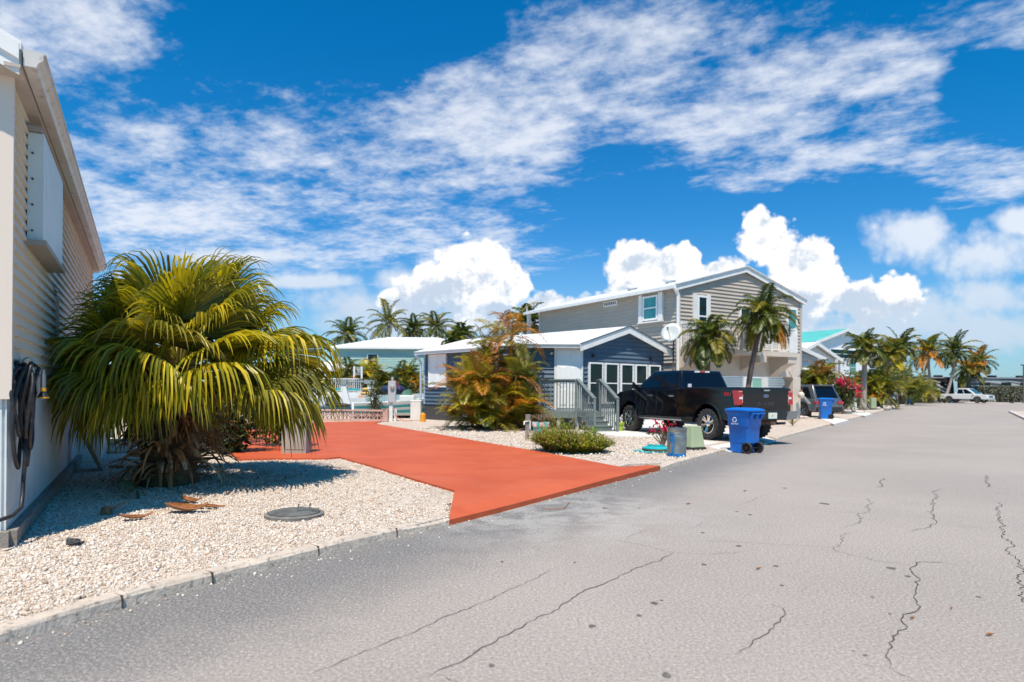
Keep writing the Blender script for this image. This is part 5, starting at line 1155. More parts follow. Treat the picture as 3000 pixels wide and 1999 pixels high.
# tailgate with lettering, badge, plate and bumper
b = MB(); b.box(f(-1.128, 0, 1.10), (.03*SC, (Wt-.34)*SC, .64*SC), f.x); tg_ = b.build('tailgate', ink, tk, bevel=.012, seg=2)
b = MB(); b.box(f(-1.15, 0, 1.385), (.04, .30, .07), f.x); b.build('handle', blackp, tg_, bevel=.01); b = MB(); b.box(f(-1.165, 0, 1.365), (.03, .20, .035), f.x); b.build('handle_trim', chrome, tg_)
b = MB(); b.lathe(f(-1.144, 0, 1.215), [(0, .012), (.085, .012), (.085, 0)], 28, -f.x); 
for i, v in enumerate(b.v): p = Vector(v)-f(-1.144, 0, 1.215); p = f.y*p.dot(f.y)*1.12+f.z*p.dot(f.z)*.52+f.x*p.dot(f.x); b.v[i] = tuple(f(-1.144, 0, 1.215)+p)
bd = b.build('badge_rim', chrome, tg_)
b = MB(); b.lathe(f(-1.146, 0, 1.215), [(0, .014), (.076, .014), (.076, 0)], 28, -f.x)
for i, v in enumerate(b.v): p = Vector(v)-f(-1.146, 0, 1.215); p = f.y*p.dot(f.y)*1.12+f.z*p.dot(f.z)*.50+f.x*p.dot(f.x); b.v[i] = tuple(f(-1.146, 0, 1.215)+p)
b.build('badge', M('badge_blue', (.02, .06, .22), rough=.2, coat=1), bd)
b = MB(); put_text(b, 'Ford', .06, f(-1.164, 0, 1.215), -f.y, -f.x, .0015, 1.1, shear=.3); b.build('badge_lettering', M('silver_letter', (.6, .6, .62), rough=.25, metal=.8), bd)
b = MB(); put_text(b, 'F-150', .135, f(-1.146, .0, 1.0), -f.y, -f.x, .003, 1.9, True); b.build('tailgate_lettering', M('letter_grey', (.05, .05, .055), rough=.25), tg_)
b = MB(); put_text(b, 'FX', .125, f(-.735, Wt/2-.028, 1.255), -f.x, f.y, .002, 1.15, True, 0, .15); put_text(b, '4', .125, f(-.865, Wt/2-.028, 1.25), -f.x, f.y, .002, 1.0, True, 1, .15)
b.build('decal_lettering', [M('decal_red', (.75, .03, .01), rough=.4), M('decal_grey', (.14, .13, .13), rough=.4)], body)
b = MB(); bw = Wt/2+.0
b.prism([f(-1.05, -.62, .56), f(-1.05, .62, .56), f(-1.36, .55, .58), f(-1.38, .35, .60), f(-1.38, -.35, .60), f(-1.36, -.55, .58)], (0, 0, .25*SC)); b.build('rear_bumper', blackp, tk, bevel=.015)
for sgn in (1, -1):
    b = MB(); b.hexa([f(-1.06, .50*sgn, .57), f(-1.37, .50*sgn, .57), f(-1.30, (bw-.02)*sgn, .60), f(-1.0, (bw)*sgn, .60), f(-1.06, .62*sgn, .80), f(-1.37, .64*sgn, .80), f(-1.30, (bw-.0)*sgn, .81), f(-1.0, (bw+.01)*sgn, .81)]); b.build('bumper_corner', M('bumper_silver', (.34, .34, .35), rough=.3, metal=.8), tk, bevel=.012)
b = MB(); b.box(f(-1.385, .0, .70), (.012, .30, .155), f.x); pl_ = b.build('licence_plate', plate_m, tk)
b = MB(); b.lathe(f(-1.3925, .01, .70), [(0, .001), (.026, .001), (.026, 0)], 12, -f.x); b.build('plate_orange', M('plate_orange', (.75, .20, .02)), pl_)
b = MB(); b.bar(f(-1.35, 0, .50), f(-1.0, 0, .50), .07, .07); b.box(f(-1.40, 0, .5), (.10, .08, .08), f.x); b.build('tow_hitch', M('rusty', (.10, .06, .05), (.2, .1, .07), 20, .8), tk)
b = MB(); b.box(f(1.75, 0, .50), (5.2*SC, 1.3*SC, .18*SC), f.x); b.tube([f(0, -.8, .43), f(0, .8, .43)], .06, 8); b.tube([f(WB, -.8, .43), f(WB, .8, .43)], .06, 8); b.lathe(f(0, -.08, .43), [(0, 0), (.14, .03), (.14, .13), (0, .16)], 12, f.y); b.build('chassis', blackp, tk)
b = MB(); b.tube([f(-.5, -.55, .42), f(-1.15, -.72, .48)], .035, 8); b.build('exhaust', alloy, tk)
b = MB(); b.box(f(4.55, 0, .95), (.06, 1.4, .4), f.x); b.build('grille', blackp, tk); b = MB(); b.box(f(4.52, 0, .62), (.16, 1.95, .2), f.x); b.build('front_bumper', chrome, tk, bevel=.03)
for s_ in (-1, 1): b = MB(); b.box(f(4.47, .84*s_, 1.05), (.14, .26, .2), f.x); b.build('headlight', lens, tk, bevel=.02)
b = MB(); b.box(f(.04, 0, 1.436), (2.15*SC, 1.66*SC, .02), f.x); b.build('bed_cover', M('bed_cover', (.02, .02, .022), rough=.6), tk)

# ---- generic car / suv / small pickup
def car(name, label, cat, o, hd, paint, L=4.6, W_=1.85, Ht=1.7, style='suv', rimm=None, r=.34, group=None, plate=True, detail=True, rear_h=.5):
    f = Fr(o, hd); h = thing(name, label, cat, o, math.atan2(f.x.y, f.x.x), group); wb = L*.6; rx = L*.19
    belt = Ht*.57 if style != 'pickup' else Ht*.60
    if style == 'suv': out_ = [(-rx, .34), (-rx-.06, .6), (-rx+.02, belt-.02), (L-rx-L*.27, belt), (L-rx-.35, belt-.12), (L-rx-.08, belt-.26), (L-rx, .55), (L-rx-.1, .3)]
    elif style == 'sedan': out_ = [(-rx, .30), (-rx-.05, .55), (-rx+.04, belt-.02), (L-rx-L*.3, belt-.0), (L-rx-.4, belt-.14), (L-rx-.08, belt-.3), (L-rx, .5), (L-rx-.1, .28)]
    else: out_ = [(-rx, .5), (-rx-.05, .7), (-rx, belt), (L-rx-L*.24, belt), (L-rx-.3, belt-.06), (L-rx-.03, belt-.16), (L-rx+.02, .6), (L-rx-.1, .45)]
    b = side_body(f, arch_poly(out_, [(wb, r, r*1.16), (0, r, r*1.16)]), W_, .06, belt-.25); b.build('body', paint, h, bevel=.05, seg=3, smooth='auto')
    if style == 'suv': gx = (-rx+.03, L-rx-L*.24, -rx+.42, L-rx-L*.46)
    elif style == 'sedan': gx = (-rx+.35, L-rx-L*.26, -rx+1.0, L-rx-L*.46)
    else: gx = (L*.30-rx+.2, L-rx-L*.24, L*.33-rx+.2, L-rx-L*.42)
    P = greenhouse(f, gx[0], gx[1], gx[2], gx[3], belt-.03, Ht, W_*.93, W_*.74); b = MB(); b.hexa(P); b.build('cab', paint, h, bevel=.05, seg=3, smooth='auto')
    glazing(h, P, (3, 0, 4, 7), .08, .92, .10, .86, name='rear_window'); glazing(h, P, (1, 2, 6, 5), .06, .94, .08, .92, name='windshield', gl=M('screen_glass', (.03, .11, .12), rough=.05, coat=.5) if style == 'pickup' else None)
    for fc in ((3, 2, 6, 7), (0, 1, 5, 4)):
        sp_ = ((.08, .30, (.06, 0)), (.33, .60, (0, 0)), (.63, .92, (0, -.13))) if style != 'pickup' else ((.06, .42, (0, 0)), (.46, .92, (0, -.16)))
        for s0, s1, sl in sp_: glazing(h, P, fc, s0, s1, .10, .84, slant=sl, name='side_window')
    for sgn in (1, -1):
        for cx in (0, wb): wheel(h, f, cx, (W_/2-.13)*sgn, r, .22, sgn, rimm, 0, 5)
        b = MB(); b.box(f(-rx-.0, (W_/2-.19)*sgn, belt-.20), (.16, .36, .15), f.x); b.build('tail_light', tail, h, bevel=.02)
        b = MB(); b.box(f(L-rx-.10, (W_/2-.22)*sgn, belt-.34 if style != 'pickup' else belt-.33), (.2, .36, .16), f.x); b.build('headlight', lens, h, bevel=.03)
        b = MB(); b.ball(f(gx[1]-.25, (W_/2+.06)*sgn, belt+.08), (.1, .1, .08), 8); b.build('mirror', paint, h)
        if detail:
            b = MB(); b.box(f(wb/2, (W_/2-.03)*sgn, .36), (wb-r*2.3, .05, .16), f.x); b.build('sill', blackp, h)
    b = MB(); b.box(f(-rx-.03, 0, .42 if style != 'pickup' else .56), (.14, W_*.9, .26), f.x); b.build('rear_bumper', blackp if style != 'pickup' else chrome, h, bevel=.03)
    b = MB(); b.box(f(L-rx-.02, 0, .42 if style != 'pickup' else .52), (.16, W_*.92, .2), f.x); b.build('front_bumper', paint if style != 'pickup' else chrome, h, bevel=.03)
    if style == 'pickup':
        b = MB(); b.box(f(L-rx+.02, 0, .86), (.05, W_*.52, .26), f.x); b.build('grille', M('grille_grey', (.18, .19, .2), rough=.3, metal=.6), h, bevel=.02)
    if plate: b = MB(); b.box(f(-rx-.075, 0, .72 if style != 'pickup' else .9), (.02, .32, .16), f.x); b.build('licence_plate', plate_m, h)
    if style == 'suv':
        b = MB()
        for sgn in (1, -1): b.tube([f(gx[2], W_*.34*sgn, Ht+.03), f(gx[3]-.1, W_*.34*sgn, Ht+.03)], .02, 6)
        b = MB(); b.box(f(gx[2]-.06, 0, Ht-.03), (.24, W_*.66, .04), f.x); b.build('spoiler', paint, h, bevel=.01)
    return h
def at_h(px, py, gz=ZL): return G(px, py, gz)
hd0 = V3(-.34, .94, 0)
o = at_h(2350, 1222)+V3(.87, .28, 0); car('suv', 'silver-grey SUV parked under the tan house, behind the pillar', 'car', o, hd0, M('grey_paint_car', (.12, .13, .145), rough=.22, coat=1, metal=.3), 4.5, 1.9, 1.72, 'suv', None, .37)
o = at_h(2583, 1186)+V3(.3, 0, 0); car('suv', 'pale silver SUV half hidden behind drooping palm fronds', 'car', o, V3(-.55, .83, 0), M('silver_paint', (.42, .47, .52), rough=.25, coat=1, metal=.3), 4.4, 1.85, 1.66, 'suv')
o = at_h(2622, 1181)+V3(-.8, 6, 0); car('suv', 'dark red SUV parked beyond the pale silver one', 'car', o, V3(-.55, .83, 0), M('red_paint_car', (.30, .012, .02), rough=.2, coat=1), 4.6, 1.9, 1.75, 'suv')
o = at_h(2650, 1184)+V3(-.5, 7, 0); car('car', 'dark blue car parked right of the red SUV', 'car', o, V3(-.75, .65, 0), M('navy_paint', (.025, .05, .09), rough=.2, coat=1), 4.6, 1.85, 1.5, 'sedan')
o = V3(*(at_h(2840, 1181, .08))); car('pickup_truck', 'white pickup truck parked beside the grey-green hedge', 'pickup truck', o-V3(.2, -3, 0), V3(.50, -.86, 0), M('white_paint_car', (.72, .72, .70), rough=.25, coat=1), 5.7, 2.0, 1.95, 'pickup', alloy, .42, plate=False)
# ---------------------------------------------------------------- things in the near yard
bcol = M('bin_blue', (.001, .12, .48), (.002, .145, .56), 2, .38, .08, 60); wpaint = M('stencil_white', (.75, .78, .80), rough=.6)
def rring(x0, x1, y0, y1, z, r=.05, k=3):
    P = []
    for cx, cy, a in ((x1-r, y1-r, 0), (x0+r, y1-r, 90), (x0+r, y0+r, 180), (x1-r, y0+r, 270)):
        for i in range(k+1): g = rad(a+90*i/k); P.append(V3(cx+r*math.cos(g), cy+r*math.sin(g), z))
    return P
def loft(b, rings, mi=None):
    k = len(rings[0]); b.add([p for r_ in rings for p in r_], [tuple(reversed(range(k))), tuple(range((len(rings)-1)*k, len(rings)*k))]+[(i*k+j, i*k+(j+1) % k, (i+1)*k+(j+1) % k, (i+1)*k+j) for i in range(len(rings)-1) for j in range(k)], mi)
def cart(label, loc, rz, group, col=None):
    h = thing('recycling_bin', label, 'recycling bin', (0, 0, 0), 0, group); b = MB()
    loft(b, [rring(-.25, .10, -.22, .22, .01, .04), rring(-.262, .10, -.228, .228, .235, .04), rring(-.27, .235, -.235, .235, .24, .05), rring(-.285, .25, -.245, .245, .60, .05), rring(-.30, .265, -.262, .262, .63, .05), rring(-.305, .275, -.268, .268, .86, .05), rring(-.335, .30, -.29, .29, .94, .05), rring(-.34, .31, -.295, .295, .975, .05)])
    bd = b.build('body', col or bcol, h, smooth='auto', bevel=.006, seg=1)
    b = MB(); loft(b, [rring(-.37, .36, -.315, .315, .975, .08, 4), rring(-.375, .365, -.32, .32, 1.0, .08, 4), rring(-.34, .33, -.29, .29, 1.03, .08, 4), rring(-.22, .22, -.18, .18, 1.055, .08, 4)])
    b.build('lid', col or bcol, h, smooth='auto'); b = MB()
    b.tube([V3(.38, -.22, .93), V3(.38, .22, .93)], .018, 8)
    for y in (-.2, 0, .2): b.hexa([V3(.255, y-.025, .80), V3(.30, y-.025, .80), V3(.30, y+.025, .80), V3(.255, y+.025, .80), V3(.27, y-.025, .95), V3(.40, y-.025, .94), V3(.40, y+.025, .94), V3(.27, y+.025, .95)])
    b.build('handle', col or bcol, h, bevel=.006, seg=1)
    for s_ in (-1, 1):
        w = holder('wheel', h); c = V3(.215, .215*s_, .132); b = MB(); b.lathe(c, [(.10, -.026), (.128, -.026), (.132, -.018), (.132, .018), (.128, .026), (.10, .026), (.098, 0)], 26, (0, s_, 0), closed=True); b.build('tyre', tyre_m, w, smooth='auto')
        b = MB(); b.lathe(c, [(.03, -.02), (.03, .03), (0, .032)], 12, (0, s_, 0))
        for k in range(6): g = k*PI/3; d = V3(math.cos(g), 0, math.sin(g)); b.bar(c+d*.02+V3(0, .008*s_, 0), c+d*.102+V3(0, .008*s_, 0), .016, .02, (0, 1, 0))
        b.lathe(c, [(.10, -.012), (0, -.012)], 20, (0, s_, 0)); b.build('rim', blackp, w)
    b = MB(); b.tube([V3(.205, -.2, .122), V3(.205, .2, .122)], .014, 6); b.build('axle', blackp, h)
    # stencilled recycling arrows and word on the side
    b = MB(); o = V3(-.085, -.2685, .775)
    for k in range(3):
        g0 = rad(90+120*k)
        def pt(r_, a): return o+V3(-math.cos(a)*r_, -.002, math.sin(a)*r_)
        n_ = 6
        for j in range(n_):
            a0, a1 = g0+rad(-45+78*j/n_), g0+rad(-45+78*(j+1)/n_); b.poly([pt(.040, a0), pt(.062, a0), pt(.062, a1), pt(.040, a1)])
        a1 = g0+rad(33); b.poly([pt(.031, a1), pt(.071, a1), pt(.052, a1+rad(27))])
    put_text(b, 'RECYCLE', .045, o+V3(0, 0, -.095), (1, 0, 0), (0, -1, 0), .001, 1.05, True); b.build('stencil', wpaint, bd)
    h.location = loc; h.rotation_euler = (0, 0, rz); return h
c1_ = G(2187, 1328, 0)+V3(0, .12, 0)
bin1 = cart('blue wheeled recycling bin at the kerb in front of the black pickup tailgate', (c1_.x, c1_.y, 0), rad(-56), 'blue recycling bins along the kerb')
c2_ = G(2428, 1229, ZL); dup(bin1, (c2_.x, c2_.y+.3, ZL), rad(-20), 'blue wheeled recycling bin behind the pale green utility box, next to the bougainvillea', None)
c3_ = G(2672, 1183, ZL); dup(bin1, (c3_.x-.4, c3_.y+3, ZL), rad(-40), 'farthest blue wheeled recycling bin, beside black bins at the end of the road', None)
for i, (px, py, hh) in enumerate(((2648, 1183, .8), (2688, 1182, .9))):
    p = G(px, py, ZL)+V3(-.4, 2.5, 0); b = MB(); loft(b, [rring(p.x-.35, p.x+.35, p.y-.3, p.y+.3, ZL, .08), rring(p.x-.45, p.x+.45, p.y-.4, p.y+.4, ZL+hh, .08), rring(p.x-.5, p.x+.5, p.y-.45, p.y+.45, ZL+hh+.02, .08), rring(p.x-.4, p.x+.4, p.y-.3, p.y+.3, ZL+hh+.12, .08)])
    tag(b.build('rubbish_bin', blackp, loc=p), ['black rubbish bin left of the light blue pail at the road end', 'black rubbish bin right of the farthest blue bin'][i], 'rubbish bin')
p = G(2666, 1186, 0)+V3(0, 0, ZL); b = MB(); b.lathe(p, [(0, 0), (.34, 0), (.40, .95), (.42, .97), (0, .98)], 18); tag(b.build('pail', M('pail_blue', (.12, .38, .55), (.42, .52, .55), 1.5, .5), loc=p, smooth='auto'), 'light blue round pail standing at the road end', 'pail')
# galvanised can
cn = G(1989, 1340, ZL)+V3(0, .18, 0); h = thing('trash_can', 'dented galvanised metal can with blue paint smears and bottom, open top', 'trash can', cn)
galv = M('galvanised', (.36, .38, .38), (.26, .28, .28), 6, .38, .15, 30, metal=.75); b = MB(); k = 72; prof_ = [(.0, .178), (.02, .186), (.05, .186), (.08, .184), (.40, .196), (.43, .198), (.455, .190), (.47, .198), (.49, .198), (.505, .192), (.52, .200), (.57, .202), (.585, .208), (.595, .208), (.595, .195)]; rows = []
for z, r_ in prof_:
    rows.append([V3(cn.x+(r_+(.005*math.cos(j*PI*2/k*24) if .07 < z < .41 else 0))*math.cos(2*PI*j/k), cn.y+(r_+(.005*math.cos(j*PI*2/k*24) if .07 < z < .41 else 0))*math.sin(2*PI*j/k), ZL+z) for j in range(k)])
b.add([p for r_ in rows for p in r_], [(i*k+j, i*k+(j+1) % k, (i+1)*k+(j+1) % k, (i+1)*k+j) for i in range(len(rows)-1) for j in range(k)])
b.lathe(cn, [(.0, .53), (.192, .535)], k); b.build('body', galv, h, smooth='auto')
pb_ = M('can_blue_paint', (.0, .12, .38), (.01, .18, .45), 10, .5)
b = MB(); b.lathe(cn, [(.190, .004), (.1905, .07), (.188, .075)], 48)
def cyl(a, z, r_=.204): return V3(cn.x+math.sin(a)*r_, cn.y-math.cos(a)*r_, ZL+z)
st_ = [(-.95, .34), (-1.1, .40), (-.95, .47), (-.7, .46), (-.6, .40), (-.7, .34), (-.92, .33)]; st2_ = [(-.6, .42), (-.55, .33), (-.58, .24), (-.66, .14), (-.72, .09)]
for ST in (st_, st2_):
    for (a0, z0_), (a1, z1_) in zip(ST, ST[1:]):
        w = .022; dv = V3((a1-a0)*.2, z1_-z0_, 0).normalized(); nx, nz = -dv.y*w, dv.x*w
        ex, ez = dv.x*.012, dv.y*.012
        b.poly([cyl(a0-ex/.2+nx/.2, z0_-ez+nz), cyl(a0-ex/.2-nx/.2, z0_-ez-nz), cyl(a1+ex/.2-nx/.2, z1_+ez-nz), cyl(a1+ex/.2+nx/.2, z1_+ez+nz)])
b.build('blue_paint', pb_, h)
# pale green utility boxes
ug = M('utility_green', (.33, .40, .24), (.38, .44, .28), 2, .5, .1, 40)
def ubox(label, p, w, d, hh, rz, taper=.75):
    h = thing('utility_box', label, 'utility box', p, rz, 'pale green utility boxes along the kerb'); c, s_ = math.cos(rz), math.sin(rz)
    def q(x, y, z): return V3(p.x+x*c-y*s_, p.y+x*s_+y*c, ZL+z)
    b = MB(); a = w/2; e = d/2; t = taper; b.hexa([q(-a, -e, .06), q(a, -e, .06), q(a, e, .06), q(-a, e, .06), q(-a*t, -e*t, hh), q(a*t, -e*t, hh), q(a*t, e*t, hh), q(-a*t, e*t, hh)]); b.build('cover', ug, h, bevel=.015)
    b = MB(); b.box(q(0, 0, .03), (w+.03, d+.03, .06), (c, s_, 0)); b.build('base', M('black_base', (.03, .03, .03), rough=.7), h); return h
ubox('pale green tapered utility box tucked behind the galvanised can', G(2030, 1319, ZL)+V3(.02, .15, 0), .42, .42, .55, .5, .68); ubox('slim pale green utility box in front of the second blue bin', G(2411, 1227, ZL), .32, .3, .72, -.1, .92); ubox('pale green utility box at the foot of the tall grey-trunked palm', G(2557, 1199, ZL), .4, .4, .9, -.1, .93)
# turquoise painted cover
tq = M('turquoise', (.01, .36, .40), (.02, .44, .46), 8, .5, .2, 40); p = G(1918, 1322, ZL+.02); h = thing('access_cover', 'turquoise painted round access cover lying on the gravel', 'manhole cover', p)
b = MB(); r = random.Random(2); b.poly([p+V3(-.06+math.cos(g)*.40*r.uniform(.75, 1.1), math.sin(g)*.42*r.uniform(.8, 1.1), .0) for g in [2*PI*i/18 for i in range(18)]]); b.build('paint_overspray', tq, h)
b = MB(); b.lathe(p+V3(.06, .12, 0), [(.30, 0), (.31, .03), (.31, .055)], 28); b.build('rim', M('rust_rim', (.22, .10, .06), rough=.8), h)
b = MB(); b.lathe(p+V3(.06, .12, 0), [(.315, .055), (.31, .075), (.24, .09), (0, .10)], 28); b.box(p+V3(-.08, .1, .12), (.10, .03, .05)); b.box(p+V3(.1, .02, .11), (.2, .05, .03)); b.box(p+V3(.14, .22, .11), (.2, .04, .03)); b.build('lid', tq, h, smooth='auto')
# manhole near the palm
p = G(855, 1512, ZL+.02); h = thing('manhole_cover', 'round dark grey iron access cover with two bolt handles in the near gravel', 'manhole cover', p); iron = M('cast_iron', (.085, .09, .09), (.14, .145, .14), 9, .7, .4, 40)
b = MB(); b.lathe(p+V3(0, .08, -.03), [(.30, 0), (.305, .045), (.27, .055), (.265, .045)], 40); b.build('frame', M('frame_iron', (.16, .155, .145), (.22, .2, .18), 9, .8, .3), h, smooth='auto')
b = MB(); b.lathe(p+V3(0, .08, -.03), [(.262, .045), (.262, .062), (.20, .066), (.195, .074), (.0, .078)], 40); b.build('lid', iron, h, smooth='auto')
for i, (x, y) in enumerate(((.07, .02), (.18, .06))):
    b = MB(); b.tube([p+V3(x-.01, y+.0, .04), p+V3(x-.01, y+.0, .10), p+V3(x+.0, y+.0, .125)], .008, 6); b.bar(p+V3(x-.02, y, .055), p+V3(x+.07, y+.05, .055), .022, .018); b.build('handle', M('worn_steel', (.3, .3, .29), rough=.35, metal=.7), h)
# grey cabinet by the drive
p = G(862, 1331, ZL+.02)+V3(0, .2, 0); h = thing('electrical_cabinet', 'light grey electrical cabinet at the left edge of the red driveway', 'cabinet', p); gc = M('cabinet_grey', (.40, .40, .39), (.34, .34, .33), 1.5, .6, .15, 30)
b = MB(); b.box(p+V3(0, .0, .48), (.46, .36, .96)); b.box(p+V3(-.26, .03, .4), (.06, .3, .8)); b.build('body', gc, h, bevel=.008, seg=1); b = MB(); b.box(p+V3(0, -.182, .5), (.40, .012, .82)); d_ = b.build('door', gc, h, bevel=.004, seg=1); b = MB(); b.box(p+V3(.15, -.195, .5), (.03, .02, .1)); b.build('handle', blackp, d_)
b = MB(); b.box(p+V3(0, 0, .985), (.52, .42, .03)); b.build('top', gc, h, bevel=.008)
# faucet post, painted pot, weathered table, lime pot
pp = G(1546, 1290, ZL); wd_ = M('weathered_wood', (.20, .17, .15), (.32, .28, .25), 7, .9, .4, 30, stretch=(1, 1, .25)); h = thing('faucet_post', 'grey wooden post carrying a white water tap at the shrub edge', 'tap post', pp)
b = MB(); b.box(pp+V3(0, 0, .34), (.13, .13, .70)); b.build('post', wd_, h, bevel=.01); b = MB(); b.tube([pp+V3(.06, -.08, .0), pp+V3(.06, -.08, .52), pp+V3(-.10, -.09, .5)], .02, 7); b.tube([pp+V3(-.10, -.09, .5), pp+V3(-.10, -.13, .42)], .018, 7); b.build('water_pipe', M('pvc', (.72, .70, .64), rough=.5), h); b = MB(); b.ball(pp+V3(.06, -.1, .3), .035); b.build('valve', M('valve_grey', (.25, .27, .3)), h)
pp = G(1586, 1292, ZL)+V3(0, .5, 0); h = thing('plant_pot', 'turquoise and pink painted square pot behind the feathery shrub', 'plant pot', pp)
pm = bpy.data.materials.new('painted_pot'); pm.use_nodes = True; q = N(pm.node_tree); co = q.new('ShaderNodeTexCoord').outputs['Object']; q.put(pm.node_tree.nodes['Principled BSDF'].inputs['Base Color'], q.ramp(q.noise(q.v('MULTIPLY', co, (3, 3, .9)), 3, 2), [(0, (.02, .42, .42)), (.47, (.03, .48, .46)), (.53, (.75, .25, .28)), (.62, (.80, .70, .68)), (.7, (.02, .40, .42))]))
b = MB(); loft(b, [rring(pp.x-.17, pp.x+.17, pp.y-.17, pp.y+.17, ZL, .02), rring(pp.x-.20, pp.x+.20, pp.y-.2, pp.y+.2, ZL+.34, .02), rring(pp.x-.23, pp.x+.23, pp.y-.23, pp.y+.23, ZL+.36, .02), rring(pp.x-.24, pp.x+.24, pp.y-.24, pp.y+.24, ZL+.47, .02)]); b.build('pot', pm, h)
b = MB(); b.lathe(pp+V3(0, 0, .45), [(.2, 0), (0, .03)], 10); r = random.Random(3)
for k in range(26): a = r.uniform(0, 6.3); b.tube([pp+V3(0, 0, .45), pp+V3(math.cos(a)*.2, math.sin(a)*.2, .58+r.random()*.1), pp+V3(math.cos(a)*.38, math.sin(a)*.3, .5+r.random()*.2)], [.012, .008, .003], 4)
b.build('dry_plant', lf_d, h)
pp = G(1640, 1262, ZL)+V3(-.05, 1.0, 0); h = thing('side_table', 'weathered grey wooden side table below the porch railing', 'table', pp)
b = MB(); b.box(pp+V3(0, 0, .60), (.62, .45, .035)); b.build('tabletop', wd_, h)
for sx_, sy_ in ((-1, -1), (1, -1), (1, 1), (-1, 1)): b = MB(); b.bar(pp+V3(.27*sx_, .18*sy_, 0), pp+V3(.25*sx_, .17*sy_, .59), .05, .04); b.build('leg', wd_, h)
pp = G(1815, 1263, ZL+.02); h = thing('plant_pot', 'lime green pot with a small red-leaved plant beside the porch stairs', 'plant pot', pp); b = MB(); b.lathe(pp, [(0, 0), (.11, 0), (.14, .22), (.16, .22), (.165, .29), (.14, .29), (.12, .27), (0, .27)], 20); b.build('pot', M('lime', (.34, .46, .04), rough=.5), h, smooth='auto')
b = MB(); 
for k in range(26): a = r.uniform(0, 6.3); e = r.uniform(.5, 1.0); d = V3(math.cos(a)*(1-e), math.sin(a)*(1-e), e)*r.uniform(.2, .34); q0 = pp+V3(0, 0, .27); w = V3(-math.sin(a), math.cos(a), 0)*.016; b.add([q0-w*.4, q0+w*.4, q0+d*.6+w, q0+d, q0+d*.6-w], [(0, 1, 2, 3, 4)])
b.build('leaves', [M('red_brown_leaf', (.22, .07, .04), (.16, .10, .03), 6, .5)], h)
# pink flowering twiggy bush
pp = G(1945, 1312, ZL)+V3(.03, .2, 0); h = thing('flowering_bush', 'small twiggy bush with bright pink flowers left of the galvanised can', 'bush', pp); r = random.Random(12); s_ = MB(); b = MB(); g_ = MB()
for i in range(26):
    a = r.uniform(0, 6.3); tp = pp+V3(math.cos(a)*r.uniform(.05, .34)-.06, math.sin(a)*r.uniform(.05, .25), r.uniform(.3, .62)); mid = pp.lerp(tp, .5)+V3(r.uniform(-.06, .06), 0, .05); s_.tube([pp, mid, tp], [.014, .009, .003], 5)
    for k in range(5):
        c = tp+V3(r.gauss(0, .04), r.gauss(0, .04), r.gauss(0, .03)); tgt = b if (c.z > pp.z+.36 and r.random() < .85) else g_; sz = .05 if tgt is b else .05
        for m_ in range(3): u = V3(r.gauss(0, 1), r.gauss(0, 1), r.gauss(0, 1)).normalized()*sz; w = u.cross(V3(r.gauss(0, 1), r.gauss(0, 1), r.gauss(0, 1))).normalized()*sz*.5; tgt.add([c-u*.5, c+w, c+u*.6, c-w], [(0, 1, 2, 3)])
s_.build('stems', bark, h); b.build('blossoms', red_l, h); g_.build('leaves', mdg, h)
b = MB()
for i in range(60): a = r.uniform(0, 6.3); q0 = pp+V3(math.cos(a)*r.uniform(.05, .4), math.sin(a)*r.uniform(.05, .3), .01); b.tube([q0, q0+V3(r.uniform(-.15, .15), r.uniform(-.1, .1), r.uniform(0, .05))], [.008, .003], 4)
b.build('litter', lf_d, h)
# hose hanging on the near house wall
def hw(s_, p_, z): return HA+HD*s_+HN*p_+V3(0, 0, z)
rub = M('hose_black', (.012, .012, .014), (.025, .025, .027), 20, .45); h = thing('garden_hose', 'coiled black garden hose hanging on the cream house wall', 'hose', hw(.2, .1, 1.6)); r = random.Random(17)
b = MB()
for i in range(9):
    cs = .10+.035*i+r.uniform(-.03, .03); pd = .06+.014*(i % 5)+r.uniform(0, .02); zb = r.uniform(.72, 1.02); zt = 1.60+r.uniform(-.02, .05); wv = r.uniform(.05, .15); P = []; lean_ = r.uniform(-.06, .06)
    for k in range(29):
        a = 2*PI*k/28; z = (zt+zb)/2+math.cos(a)*(zt-zb)/2; s2 = cs+math.sin(a)*wv*(1.0 if z > 1.1 else 1.25)+lean_*(zt-z); P.append(hw(s2+.03*noise.noise(V3(i, k*.3, 0)), pd+.035*math.sin(a+i)+.02*math.sin(a*2+i), z))
    b.tube(P, .0165, 8, caps=False)
b.tube([hw(.16, .10, 1.0), hw(.14, .11, .80), hw(.13, .10, .62), hw(.10, .10, .50), hw(.02, .10, .40), hw(-.10, .06, .35), hw(-.30, -.05, .34)], .017, 8)
b.build('hose', rub, h, smooth=True)
nz = hw(.24, .225, 1.5); b = MB(); b.tube([nz+V3(0, 0, .07), nz+V3(0, 0, .03), nz+V3(0, 0, -.08)], [.012, .020, .020], 12); b.tube([nz+V3(0, 0, .09), nz+V3(0, 0, .06)], .013, 10); b.build('nozzle', M('nozzle_grey', (.20, .21, .22), rough=.35, metal=.3), h, smooth='auto')
b = MB(); b.tube([nz+V3(0, 0, -.075), nz+V3(0, 0, -.105)], [.024, .024], 12); b.build('nozzle_ring', M('nozzle_yellow', (.75, .36, .01), rough=.4), h); b = MB(); b.tube([nz+V3(0, 0, -.155), nz+V3(0, 0, -.168)], [.047, .047], 14); b.build('nozzle_ring', M('nozzle_yellow', (.75, .36, .01), rough=.4), h)
b = MB(); b.tube([nz+V3(0, 0, -.105), nz+V3(0, 0, -.13), nz+V3(0, 0, -.156)], [.020, .03, .046], 14); b.build('nozzle_head', blackp, h, smooth='auto')
hg = thing('hose_hanger', 'light grey curved hose hanger fixed to the cream siding', 'hose hanger', hw(.4, 0, 1.5)); b = MB(); pr_ = []; rows = []
